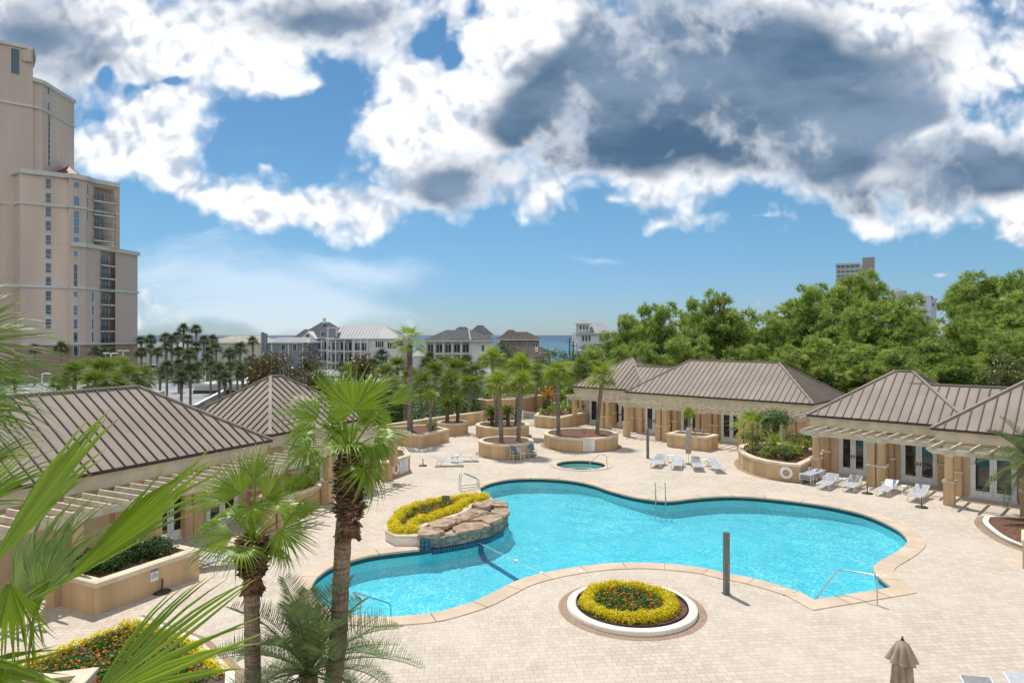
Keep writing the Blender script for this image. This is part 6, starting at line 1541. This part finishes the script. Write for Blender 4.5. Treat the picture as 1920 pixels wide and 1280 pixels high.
band(face3, Z3 - .1, 1.0, .45, 'cornice'); band([XY(-120, 141), XY(0, 149.9), XY(26, 152)], ZB2, .5); band(face3, ZB2 - .01, .55)
face4 = [XY(130.8, 154.35), XY(160, 156.95), XY(188, 161.6), XY(216, 166.0), XY(258.5, 174.0)]
band(face4, Z4 - .1, .95, .42, 'cornice'); band([XY(-120, 141), XY(38, 149.8), XY(127, 155.0)], ZB3 + .01, .5); band(face4, ZB3, .55); band([XY(38, 149.8), XY(127, 155.0)], 6.5, .5); band(face4, 6.51, .5)
m = MB(); pk = XY(128, 163); ring = [XY(99, 157), XY(150, 159.2), XY(170, 165), XY(150, 172), XY(99, 170)]; zr = Z3 + .85
m.add([(p.x, p.y, zr) for p in ring] + [(pk.x, pk.y, zr + 3.4)], [(i, (i + 1) % 5, 5) for i in range(5)]); m.prism(ring, Z3 - .6, zr); tpart(m, 'red_roof', REDR)
def on_face(face, px):
    k = (px - 960) / F
    for a, b in zip(face[:-1], face[1:]):
        pa, pb = a.x / a.y * F + 960, b.x / b.y * F + 960
        if min(pa, pb) <= px <= max(pa, pb):
            d = b - a; t = (k * a.y - a.x) / (d.x - k * d.y); p = a + d * t; d = d.normalized(); return p, d, Vector((d.y, -d.x))
    return None
def twin(face, px, w, y0, y1, blue=False, mull=1):
    r = on_face(face, px)
    if not r: return
    p, d, nn = r; z1, z0 = zrow(y0, p.y), zrow(y1, p.y); hw = w / F * p.y / 2
    M = Matrix(((d.x, 0, nn.x, p.x), (d.y, 0, nn.y, p.y), (0, 1, 0, (z0 + z1) / 2), (0, 0, 0, 1))); h = z1 - z0; f = MB()
    for x in (-hw, hw): f.box((x, 0, .06), (.10, h + .1, .16), mat=M)
    for z in (-h / 2, h / 2): f.box((0, z, .06), (2 * hw, .10, .15), mat=M)
    for i in range(mull): f.box((0, -h / 2 + h * (i + 1) / (mull + 1) * (.75 if mull == 1 else 1), .05), (2 * hw, .07, .10), mat=M)
    fr_ = tpart(f, 'window', BANDM); g = MB(); g.box((0, 0, .02), (2 * hw, h, .05), mat=M); g.shift((-105, 160, -4.6)); g.build('pane', TGB if blue else TG, fr_)
yc = lambda v: v / 1.969 + 50
for v in (580, 632, 684, 735, 787, 838, 890, 941, 993, 1044, 1096): twin([XY(38, 149.8), XY(127, 155.0)], 90.5, 9, yc(v - 18), yc(v + 18))
f3b = [XY(131, 154.4), XY(160, 157.0)]
for v, hh, n in ((585, 10, 0), (644, 18, 0), (722, 42, 2), (786, 10, 0), (838, 10, 0), (921, 43, 2), (988, 10, 0), (1047, 18, 1), (1097, 18, 1), (1146, 19, 0), (1196, 19, 0)): twin(f3b, 143 if v > 300 else 141, 10.5, yc(v - hh), yc(v + hh), hh < 43 and v < 1120, n)
for v in (600, 650, 697): twin([XY(160, 157.0), XY(175.5, 160.0)], 163.5, 4.5, yc(v - 17), yc(v + 17))
for v in (998, 1047, 1097, 1146): twin([XY(160, 157.0), XY(188, 161.6)], 173, 5, yc(v - 18), yc(v + 18))
f2 = [fa[3], fa[4]]; twin(f2, 90, 7, yc(226), yc(250), True, 0); twin(f2, 90, 7, yc(280), yc(314), True, 0); twin(f2, 91, 7, yc(328), yc(515), False, 8)
twin([fa[1], fa[2]], 28.5, 14, yc(82), yc(176), False, 0)
def balcony(pa, pb, Da, Db, Dback, y, railing_h=1.05, side=False):
    a, b = XY(pa, Da), XY(pb, Db); z = zrow(y, (Da + Db) / 2); bl, br_ = XY(pa, Dback), XY(pb, Dback + 2)
    m = MB(); m.prism([a, b, br_, bl], z - .28, z); bal = tpart(m, 'balcony', BANDM)
    m = MB(); n = 16
    m.obox((a.x, a.y, z + railing_h), (b.x, b.y, z + railing_h), .06, .06); m.obox((a.x, a.y, z + .1), (b.x, b.y, z + .1), .05, .05)
    for i in range(n + 1): p = a.lerp(b, i / n); m.box((p.x, p.y, z + railing_h / 2), (.035, .035, railing_h))
    m.shift((-105, 160, -4.6)); m.build('railing', BROWNM, bal)
    dr = XY(pa + (pb - pa) * .28, Dback - .35); m = MB(); dd = (br_ - bl).normalized()
    m.obox((dr.x - dd.x * .9, dr.y, z + 1.15), (dr.x + dd.x * .9, dr.y + dd.y * 1.8, z + 1.15), .1, 2.2); m.shift((-105, 160, -4.6)); m.build('balcony_door', TG, bal)
    m = MB()
    for q in (-.95, 0, .95): m.box((dr.x + dd.x * q, dr.y - .1 + (dd.y * .9) * (q / .95 + 1) * .5, z + 1.2), (.09, .12, 2.35))
    m.shift((-105, 160, -4.6)); m.build('door_frame', BANDM, bal)
for v in (645, 695, 742, 790): balcony(176, 217, 159.3, 163.5, 162.9, yc(v))
for v in (880, 928, 972, 1025, 1075, 1122, 1168): balcony(188.3, 216, 160.9, 165.3, 164.6, yc(v))
m = MB(); rng = random.Random(4)
for px in (42, 50, 58): p = XY(px, 153); m.box((p.x, p.y - .4, Z1 - 2.3), (1.0, .5, 2.6))
for i in range(5): p = XY(63 + i * .9, 154); m.tube([(p.x, p.y, Z1 - 4.5 + i * .4), (p.x, p.y, Z1 + .3 - i * .5)], .12, 5)
tpart(m, 'antenna_box', TOWM)
m = MB(); p = XY(219, 164.6); m.box((p.x, p.y, (Z4 + Z3) / 2), (.9, .9, Z3 - Z4)); tpart(m, 'corner_column', TOWM)
m = MB(); levels(m, [XY(175, 160.05), XY(222.3, 164.7), XY(216, 172.8), XY(176, 172)], Z3 - 1.2, Z3 - .02); tpart(m, 'balcony_roof', TOWM)
# red porch roof at the tower foot
pr = empty('porch_roof', (-108, 128, -4.6), 'dark red hipped porch roof at the foot of the tower', 'building'); a = Vector((-108, 128))
m = MB(); q = [Vector((-13, -4)), Vector((7.5, -4)), Vector((7.5, 8)), Vector((-13, 8))]; m.add([(p.x, p.y, 8.0) for p in q] + [(-7, 2, 10.6), (3, 2, 10.6)], [(0, 1, 5, 4), (1, 2, 5), (2, 3, 4, 5), (3, 0, 4)]); m.build('roof', REDR, pr)
m = MB(); m.prism([(p.x * .9, p.y * .9) for p in q], 0, 8.0); m.build('wall', TOWB, pr)

# ================================================================ parking deck, ramp wall, lamps, vehicles
m = MB(); lot = [XY(-200, 62), XY(60, 70), XY(318, 84), XY(372, 92), XY(470, 175), XY(470, 205), XY(-200, 205)]
m.prism(lot, -4.6, -.9); tag(m.build('parking_deck', ASPH), kind='structure')
PALEC = pmat('pale_concrete', (.60, .60, .58), .85, .06, .3); GREYW = pmat('grey_blue_siding', (.22, .26, .30), .8, .06, .5)
def gable_wall():
    e = empty('garage_wall', (0, 0, 0), 'pale parking garage wall with a long sloping top and a grid window', 'wall')
    a, b = XY(328, 84), XY(470, 128); m = MB(); n = 10
    vs = [(a.x, a.y, -4.6), (b.x, b.y, -4.6), (b.x, b.y, .6), (a.x, a.y, -1.4)]; d = (b - a).normalized(); nn = Vector((-d.y, d.x)) * .35
    vs += [(v[0] + nn.x, v[1] + nn.y, v[2]) for v in vs]; m.add(vs, [(0, 1, 2, 3), (7, 6, 5, 4), (3, 2, 6, 7), (0, 3, 7, 4), (1, 5, 6, 2)]); m.build('wall_body', PALEC, e)
    m = MB(); m.obox((a.x, a.y, -1.33), (b.x, b.y, .67), .5, .14); m.build('wall_cap', WHITE, e)
    g = XY(402, 103); m = MB(); m.obox((g.x - 1.6, g.y - 1.2, -2.4), (g.x + 3.2, g.y + .4, -2.4), .1, 2.0); m.build('window', TG, e)
gable_wall()
g = XY(440, 110); e = empty('garage_house', (g.x, g.y, -4.6), 'low pale garage building behind the ramp palms', 'building')
m = MB(); m.box((0, 4, 2.4), (13, 8, 4.8)); m.build('wall', PALEC, e); m = MB(); m.box((0, 4, 3.9), (13.3, 8.3, .6)); m.build('fascia', BROWNM, e)
m = MB(); m.box((0, 4, 5.0), (13.6, 8.6, .5)); m.build('roof', PALEC, e)
for x in (-4.5, -1.5, 1.5, 4.5): m = MB(); m.box((x, -.03, 2.3), (1.6, .08, 1.7)); m.build('window', TG, e)
m = MB(); p = XY(289, 96); m.box((p.x, p.y, -.2), (2.4, 1.2, 1.6)); tag(m.build('concrete_block', PALEC), 'pale concrete stair block on the parking deck behind the left roof ridge', 'wall')
for k, (px, py, D, lab) in enumerate(((208, 662, 120, 'double headed parking lamp in front of the tower base, left one'), (231, 657, 140, 'parking lamp in front of the tower base, right one'), (296, 662, 135, 'white parking lamp right of the tower'), (386, 664, 130, 'parking lamp among the palms by the ramp'), (79, 700, 100, 'parking lamp partly behind the upper left leaves'), (445, 690, 115, 'short parking lamp nearest the magnolias'))):
    z = zrow(py, D); X = XY(px, D); e = empty('parking_lamp', (X.x, X.y, -.9), lab, 'street lamp', 'white lamps on the parking deck')
    m = MB(); m.tube([(0, 0, 0), (0, 0, z + .9)], .11, 8); m.build('pole', WHITE, e); m = MB(); m.box((0, 0, .35), (.6, .6, .7)); m.build('concrete_foot', PALEC, e)
    for sx in ((-1, 1) if k in (0, 1, 3) else (1,)): m = MB(); m.box((sx * .75, 0, z + .9), (1.0, .45, .2)); m.build('lamp_head', WHITE, e)
CARW = pmat('white_car_paint', (.75, .76, .78), .25, .02, 1); CARD = pmat('dark_car_paint', (.05, .06, .07), .25, .02, 1); RUBB = pmat('tyre_rubber', (.015, .015, .015), .8, .05, 3)
def car(loc, rz, paint, label, van=False):
    e = empty('parked_car', (*loc, -.9), label, 'van' if van else 'car', 'vehicles on the parking deck'); e.rotation_euler = (0, 0, rz)
    H = 1.95 if van else 1.5; L = 4.9 if van else 4.5; m = MB()
    prof = [(-L / 2, .35), (-L / 2, .85), (-L / 2 + .15, 1.0), (L / 2 - 1.2, 1.02), (L / 2 - .05, .85), (L / 2, .35)]
    def ext(prof, w, mi=0):
        n = len(prof); vs = [(x, -w, z) for x, z in prof] + [(x, w, z) for x, z in prof]; m.add(vs, [tuple(range(n)), tuple(range(2 * n - 1, n - 1, -1))] + [(i, n + i, n + (i + 1) % n, (i + 1) % n) for i in range(n)], mi)
    ext(prof, .92); cab = [(-L / 2 + .1, .98), (-L / 2 + (.15 if van else .7), H), (L / 2 - (1.9 if van else 1.9), H), (L / 2 - 1.15, .98)]; ext(cab, .82); m.build('body', paint, e)
    m = MB(); gl = [(-L / 2 + .35, 1.08), (-L / 2 + (.4 if van else .85), H - .13), (L / 2 - 2.0, H - .13), (L / 2 - 1.45, 1.08)]
    ext(gl, .835); m.build('side_windows', GLASS, e)
    m = MB(); m.obox((L / 2 - 1.14, 0, 1.04), (L / 2 - 1.86, 0, H - .08), 1.45, .03); m.build('windscreen', GLASS, e)
    for x in (-L / 2 + .85, L / 2 - .9):
        for s in (-1, 1): m = MB(); m.tube([(x, s * .75, .34), (x, s * .95, .34)], .34, 14); w_ = m.build('wheel', RUBB, e); m = MB(); m.tube([(x, s * .951, .34), (x, s * .96, .34)], .19, 10); m.build('rim', STEEL, w_)
    for s in (-1, 1): m = MB(); m.box((L / 2 + .005, s * .65, .72), (.04, .34, .14)); m.build('headlight', WHITE, e)
p = XY(279, 172); car((p.x, p.y), R(184), CARW, 'long white van parked right of the tower foot', True)
p = XY(246, 176); car((p.x, p.y), R(200), CARD, 'dark car parked left of the white van')
p = XY(306, 160); car((p.x, p.y), R(182), CARD, 'dark car half hidden by palms right of the white van')
p = XY(120, 128); car((p.x, p.y), R(170), CARW, 'white car on the parking deck behind the golf cart')
p = XY(118, 104); e = empty('golf_cart', (p.x, p.y, -.9), 'white roofed golf cart on the parking deck above the left roof', 'golf cart'); e.rotation_euler = (0, 0, R(8))
m = MB(); m.box((0, 0, .45), (2.7, 1.2, .3)); m.box((-1.15, 0, .75), (.4, 1.15, .4)); m.box((1.1, 0, .7), (.7, 1.2, .35)); m.build('body', CARD, e)
m = MB(); m.box((.1, 0, 1.88), (2.6, 1.3, .08)); m.build('roof', WHITE, e)
for x in (-1.1, 1.2):
    for s in (-1, 1): m = MB(); m.tube([(x, s * .58, .6), (x * .95, s * .58, 1.86)], .03, 6); m.build('roof_post', WHITE, e); m = MB(); m.tube([(x * .8, s * .5, .25), (x * .8, s * .64, .25)], .25, 12); m.build('wheel', RUBB, e)
for x in (-.5, .4): m = MB(); m.box((x, 0, .8), (.5, 1.1, .14)); m.box((x - .25, 0, 1.1), (.1, 1.1, .5)); m.build('seat', WHITE, e)

# ================================================================ seaside houses
SHING = pmat('grey_shingle', (.085, .09, .10), .9, .15, .8); METR = pmat('pale_metal_roof', (.27, .275, .29), .6, .06, .3); BRNR = pmat('brown_tile_roof', (.085, .062, .055), .9, .2, 1.0)
SIDW = pmat('white_siding', (.70, .72, .74), .8, .04, .5); SIDG = pmat('grey_siding', (.24, .27, .30), .8, .05, .5); DARKW = pmat('dark_window_frame', (.03, .04, .05), .4, .05, 1); TAUP = pmat('taupe_wall', (.30, .26, .23), .85, .08, .4)
class House:
    """a house built in its own frame: x to the right, y away from the camera, z up from the ground"""
    def __init__(s, px, D, rz, label, zb=-4.6):
        p = XY(px, D); s.e = empty('seaside_house', (p.x, p.y, zb), label, 'house', 'houses between the pool and the sea'); s.e.rotation_euler = (0, 0, R(rz)); s.zb = zb
    def box(s, x0, x1, y0, y1, z0, z1, mat, name='wall'):
        m = MB(); m.box(((x0 + x1) / 2, (y0 + y1) / 2, (z0 + z1) / 2), (x1 - x0, y1 - y0, z1 - z0)); return m.build(name, mat, s.e)
    def hip(s, x0, x1, y0, y1, z, h, mat, ov=.6, rx=None, gable=None):
        x0 -= ov; x1 += ov; y0 -= ov; y1 += ov; ym = (y0 + y1) / 2; w = (y1 - y0) / 2 if rx is None else rx
        a = x0 + (0 if gable in ('l', 'both') else w); b = x1 - (0 if gable in ('r', 'both') else w)
        if a > b: a = b = (a + b) / 2
        m = MB(); m.add([(x0, y0, z), (x1, y0, z), (x1, y1, z), (x0, y1, z), (a, ym, z + h), (b, ym, z + h)], [(0, 1, 5, 4), (1, 2, 5), (2, 3, 4, 5), (3, 0, 4), (3, 2, 1, 0)])
        m.box(((x0 + x1) / 2, ym, z - .12), (x1 - x0, y1 - y0, .22), m=1); k = int((x1 - x0) / .9)
        if mat is METR:
            for i in range(1, k):
                x = x0 + (x1 - x0) * i / k
                if a <= x <= b: m.obox((x, y0, z + .05), (x, ym, z + h + .05), .06, .07)
        return m.build('roof', [mat, WHITE], s.e)
    def win(s, x, z, w=1.0, h=1.4, y=0.0, shut=False, sidex=None):
        f = MB(); f.box((x, y - .05, z), (w + .2, .12, h + .2)); fr_ = f.build('window', WHITE, s.e); g = MB(); g.box((x - w * .26, y - .12, z), (w * .45, .06, h)); g.box((x + w * .26, y - .12, z), (w * .45, .06, h)); g.build('pane', TG, fr_)
        if shut:
            for q in (-1, 1): f = MB(); f.box((x + q * (w / 2 + .32), y - .05, z), (.42, .10, h + .1)); f.build('shutter', DARKW, s.e)
    def porch(s, x0, x1, y0, dep, z, h, cols, doors=True, top=True):
        """an open gallery: floor slab, columns, railing, doors behind"""
        s.box(x0, x1, y0 - dep, y0, z - .3, z, WHITE, 'gallery_floor')
        for i in range(cols):
            x = x0 + .2 + (x1 - x0 - .4) * i / (cols - 1); s.box(x - .16, x + .16, y0 - dep, y0 - dep + .32, z, z + h - .3, WHITE, 'porch_column')
        m = MB(); n = int((x1 - x0) / .35); m.box(((x0 + x1) / 2, y0 - dep + .1, z + 1.0), (x1 - x0, .07, .08))
        for i in range(n): m.box((x0 + (x1 - x0) * (i + .5) / n, y0 - dep + .1, z + .5), (.05, .05, 1.0))
        m.build('gallery_railing', DARKW, s.e)
        if doors:
            for i in range(cols - 1):
                x = x0 + .2 + (x1 - x0 - .4) * (i + .5) / (cols - 1); d = MB(); d.box((x, y0 - .06, z + 1.2), (1.9, .1, 2.3)); dr = d.build('gallery_door', WHITE, s.e)
                d = MB(); d.box((x - .42, y0 - .13, z + 1.2), (.66, .05, 2.0)); d.box((x + .42, y0 - .13, z + 1.2), (.66, .05, 2.0)); d.build('pane', TG, dr)
# H1 white three storey house with pale metal roof, px 605-755
Hh = House(690, 186, -4, 'large white three storey house with pale gabled metal roof and open galleries')
Hh.box(-4.0, 9.5, 0, 13, 0, 12.2, SIDW); Hh.box(-11.6, -4.0, 3.2, 13, 0, 12.2, SIDW); Hh.hip(-8.8, 9.0, 0, 13, 12.2, 3.7, METR, .6, 7.0, 'l')
for z in (2.4, 5.6, 8.8): Hh.porch(-11.6, -4.05, 3.2, 3.2, z, 3.3, 4)
for z in (5.6, 8.8): Hh.porch(-4.0 + .1, 0.2, 0.0, .9, z, 3.3, 3)
Hh.box(-11.8, -3.9, -.2, 3.2, 11.9, 12.2, WHITE, 'gallery_roof'); Hh.box(-11.6, -8.5, 0, 3, 15.0, 15.2, WHITE, 'pergola_roof'); Hh.box(-11.4, -11.1, .2, .5, 12.2, 15, WHITE, 'post'); Hh.box(-9.0, -8.7, .2, .5, 12.2, 15, WHITE, 'post')
for x, z, w in ((3.2, 10.6, 1.0), (6.6, 10.3, 1.2), (8.6, 10.9, 1.2), (4.2, 6.2, 1.0), (7.8, 5.8, 1.6), (4.3, 3.0, 1.0), (7.8, 2.6, 1.4)): Hh.win(x, z, w, 1.5, 0, True)
# H2 grey shingle roofed house behind, px 548-628
Hh = House(590, 200, 0, 'house with dark shingle roof, small cupola and white porch, left of the big white house')
Hh.box(-4, 7, 0, 12, 0, 12.4, SIDW); Hh.hip(-4.6, 8.0, -1, 12, 12.4, 4.6, SHING, .7, 5.8); Hh.hip(-5.8, .8, -4, 4, 11.4, 3.4, SHING, .4, 3.2); Hh.box(-5, .2, -3.6, 0, 0, 11.4, SIDW)
m = MB(); m.add([(-2.9, -4.6, 12.0), (1.6, -4.6, 12.0), (-.65, -4.6, 14.2), (-2.9, 0, 12.0), (1.6, 0, 12.0), (-.65, 1, 14.2)], [(0, 1, 2), (0, 2, 5, 3), (1, 4, 5, 2)]); m.build('dormer', [SIDW], Hh.e)
Hh.box(1.1, 1.9, 4.5, 5.3, 16.5, 18.2, WHITE, 'cupola'); Hh.win(-.65, 12.9, .9, .9, -4.65); Hh.win(3.2, 13.4, 1.4, 1.2, -2.2)
for z in (5.6, 8.8): Hh.porch(-1.5, 6.8, 0, 2.4, z, 3.3, 5)
for z in (7.3, 10.2): Hh.win(-3.4, z, 1.0, 1.6, -3.65)
# H3 low grey house with chimney, px 498-575
Hh = House(535, 172, 0, 'low grey house with white flat roof edge and brick chimney at its left end')
Hh.box(-5.2, 5.8, 0, 9, 0, 11.3, SIDG); Hh.hip(-4.4, 5.9, 0, 9, 11.3, 1.2, METR, .4, 1.5)
for x in (-5.6, -4.9): Hh.box(x - .3, x + .3, -.6, .3, 0, 13.8 if x < -5 else 13.5, SIDG, 'chimney')
for x in (-.5, 2.4): Hh.win(x, 10.0, .9, 1.5, 0)
for x in (-3.4, .8, 4.4): Hh.box(x - .12, x + .12, -.12, 0, 0, 11.3, WHITE, 'corner_board')
# H4 white house with grey hipped roofs and double gallery, px 795-930
Hh = House(862, 182, 3, 'white house with grey hipped roofs and two storey gallery right of the slender palm')
Hh.box(-9.3, 8.8, 2.2, 13, 0, 11.6, SIDW); Hh.box(3.0, 8.8, 0, 4, 0, 11.6, SIDW); Hh.hip(-9.3, 8.8, -.4, 13, 11.6, 2.9, SHING, .8, 6.2); Hh.hip(-3, 4.0, 7, 13, 13.0, 2.4, SHING, .5, 3); Hh.hip(2.0, 9.0, 9, 16, 13.0, 2.9, SHING, .5, 3.2); Hh.box(2.4, 8.8, 9, 15, 11, 13.0, SIDW)
m = MB(); m.obox((2.9, -1.2, 11.75), (2.3, 5.4, 14.6), .35, .12); m.build('ridge_flashing', METR, Hh.e)
for z in (2.2, 5.2, 8.3): Hh.porch(-9.3, 2.95, 2.2, 2.4, z, 3.3, 6)
Hh.win(6.2, 9.6, .7, 1.6, 0, False); Hh.porch(8.8, 10.2, 3, 2, 8.3, 3.3, 2, False); Hh.box(-12.5, -9.5, 3, 9, 0, 7.5, SIDW); Hh.hip(-13.0, -9.4, 3, 9, 7.5, 1.3, METR, .3, 1.5)
# H5 brown villa, px 928-1017
Hh = House(972, 205, 0, 'brown tiled villa on the horizon between the white houses')
Hh.box(-5.6, 6.2, 0, 11, 0, 11.8, TAUP); Hh.hip(-6.2, 6.6, -.5, 11.5, 11.8, 2.3, BRNR, .8, 4.6); Hh.hip(-5.6, 1.0, 1, 9, 12.3, 2.4, BRNR, .3, 2.8)
for x in (-3.2, -1.2, 1.2, 3.0, 4.6, 5.4): Hh.win(x, 10.1, .5, 1.3, 0)
Hh = House(988, 190, 0, 'lower brown tiled wing below the villa roof'); Hh.box(-4.5, 6.5, 0, 6, 0, 8.2, TAUP); Hh.hip(-5, 6.5, 0, 7, 8.2, 1.6, BRNR, .5, 2.8)
# H6 small grey house, px 975-1045
Hh = House(1000, 158, 0, 'small taupe house with brown hip roof below the villa'); Hh.box(-3.6, 3.0, 0, 8, 0, 7.6, TAUP); Hh.hip(-3.6, 3.0, 0, 8, 7.6, 1.9, BRNR, .6, 3.2); Hh.box(-2.5, 5.4, -3.2, 0, 0, 5.0, TAUP); Hh.hip(-2.3, 5.4, -3.4, 1.5, 4.9, 1.5, BRNR, .5, 2.4); Hh.win(0, 6.5, .8, 1.1, 0); Hh.box(.5, 1.2, 3, 3.6, 9, 10.3, WHITE, 'chimney')
for x in (-1.2, .6, 2.4, 4.0): Hh.win(x, 3.4, .9, 1.4, -3.2)
# H7 white seaside house with tower room, px 1075-1140
Hh = House(1108, 190, 0, 'white seaside house with square lookout room and pale metal roofs beside the pines')
Hh.box(-3.9, 6.5, 0, 10, 0, 13.8, SIDW); Hh.hip(-1.0, 6.5, 0, 10, 13.8, 2.9, METR, .5, 3.6); Hh.box(-3.7, -.2, 0, 4, 13.8, 16.4, SIDW); Hh.hip(-3.8, -.1, -.1, 4.1, 16.4, 1.3, METR, .6, 2.4); Hh.hip(-4.0, 4, -1, 4, 13.7, .6, METR, .3, 2)
for x in (-2.9, -2.0, -1.1): Hh.win(x, 15.2, .5, 1.1, 0)
for x in (-2.2, -1.3, -.4, 2.6, 3.5, 4.4): Hh.win(x, 12.2, .55, 1.5, 0)
Hh.hip(-3.6, 4.5, -3.5, 1, 9.0, 1.6, METR, .4, 2.2); Hh.box(-3.4, -3.1, -3.2, -2.9, 0, 9.0, WHITE, 'post'); Hh.box(3.9, 4.2, -3.2, -2.9, 0, 9.0, WHITE, 'post'); Hh.porch(-5.2, -3.95, 2, 2, 11.0, 3, 2, False)
# H8 grey gabled house close behind the thicket, px 872-915
Hh = House(893, 100, 0, 'plain grey blue house end with chimney just behind the thicket palms'); Hh.box(-.6, 3.4, 0, 8, 0, 7.2, GREYW); Hh.hip(-.9, 3.8, 0, 8, 7.2, .8, METR, .3, 1.6); Hh.box(-1.6, -.55, -.5, .6, 0, 8.8, SIDG, 'chimney'); Hh.box(-1.7, -.45, -.6, .7, 8.8, 9.0, WHITE, 'chimney_cap')
Hh = House(640, 130, 0, 'long low white building glimpsed behind the tallest near palm'); Hh.box(-7, 12, 0, 8, 0, 5.5, PALEC); Hh.hip(-7, 12, 0, 8, 5.5, .8, METR, .4, 2)
for x in (-5, -2, 1, 4, 7, 10): Hh.win(x, 3.9, 1.2, 1.3, 0)
Hh = House(455, 260, 0, 'low sand coloured roof by the sea left of the houses'); Hh.box(-14, 12, 0, 12, 0, 10.2, PALEC); Hh.hip(-14, 12, 0, 12, 10.2, 2.6, pmat('sand_roof', (.42, .38, .32), .9, .08, .4), .6, 8)
Hh = House(300, 270, 0, 'pale low roof beyond the palm grove near the tower'); Hh.box(-14, 10, 0, 12, 0, 8.2, PALEC); Hh.hip(-14, 10, 0, 12, 8.2, 2.0, METR, .6, 5)
# utility pole
for px, y0, D in ((1068, 633, 170), (1075, 640, 150)):
    z = zrow(y0, D); p = XY(px, D); e = empty('utility_pole', (p.x, p.y, -4.6), 'dark utility pole left of the lookout house, ' + ('taller and farther' if px == 1068 else 'shorter and nearer'), 'pole', 'utility poles by the sea'); m = MB(); m.tube([(0, 0, 0), (0, 0, z + 4.6)], .14, 6); m.build('pole', BROWNM, e); m = MB(); m.box((0, 0, z + 3.6), (1.6, .12, .12)); m.build('cross_arm', BROWNM, e)

# ================================================================ far towers over the pines
FT = pmat('far_tower_wall', (.52, .50, .47), .9, .04, .05); FT2 = pmat('far_tower_core', (.34, .29, .24), .9, .04, .05); FT3 = pmat('far_hotel_wall', (.42, .46, .54), .9, .04, .05); FR = pmat('far_green_roof', (.17, .24, .28), .8, .05, .05)
D = 560; p = XY(1603, D); e = empty('distant_tower', (p.x, p.y, -6), 'distant high-rise with windows and a windowless brown core above the pines', 'tower'); s = D / F; e.rotation_euler = (0, 0, -math.atan2(p.x, p.y))
m = MB(); m.box((-7 * s, 6, 40), (50 * s, 30, 80)); zt = zrow(494, D) + 6
m = MB(); m.box((-10 * s, 8, zt / 2 - 1), (44 * s, 26, zt - 2)); m.build('wall', FT, e); m = MB(); m.box((-12 * s, 8, zt - .6), (42 * s, 24, 1.6)); m.build('parapet', FT, e)
zc_ = zrow(485, D) + 6; m = MB(); m.box((22.5 * s, 5, zc_ / 2), (20 * s, 22, zc_)); m.build('core', FT2, e)
for r_ in range(4):
    z = zt - 3.0 - r_ * 3.6
    for x0, w in ((-28, 5), (-21, 5), (-13, 6), (-5, 7), (3, 6)): m = MB(); m.box((x0 * s + .4, -5.1, z), (w * s, .4, 1.7)); m.build('window', TG, e)
D = 420; s = D / F
for k, (px, w, yt, rh) in enumerate(((1718, 48, 556, 6), (1690, 26, 545, 7), (1668, 30, 560, 4), (1740, 16, 560, 6))):
    p = XY(px, D + k * 6)
    if k == 0: e = empty('distant_hotel', (p.x, p.y, -6), 'distant pale blue hotel with pointed grey green roofs behind the pines', 'building'); o0 = p; e.rotation_euler = (0, 0, -math.atan2(p.x, p.y))
    z = zrow(yt, D) + 6; x = (px - 1718) * s * 1.12; y = k * 3.0; m = MB(); m.box((x, y + 5, z / 2), (w * s, 12, z)); m.build('wall', FT3, e); h = w * s / 2 + .8
    m = MB(); m.add([(x - h, y - 1.5, z), (x + h, y - 1.5, z), (x + h, y + 11.5, z), (x - h, y + 11.5, z), (x, y + 5, z + rh * s * 1.2)], [(0, 1, 4), (1, 2, 4), (2, 3, 4), (3, 0, 4), (3, 2, 1, 0)]); m.build('roof', FR, e)
    for q in range(2):
        m = MB(); m.box((x - w * s * .2 + q * w * s * .4, y - 1.1, z - 3.5), (w * s * .14, .3, 2.0)); m.build('window', TG, e)
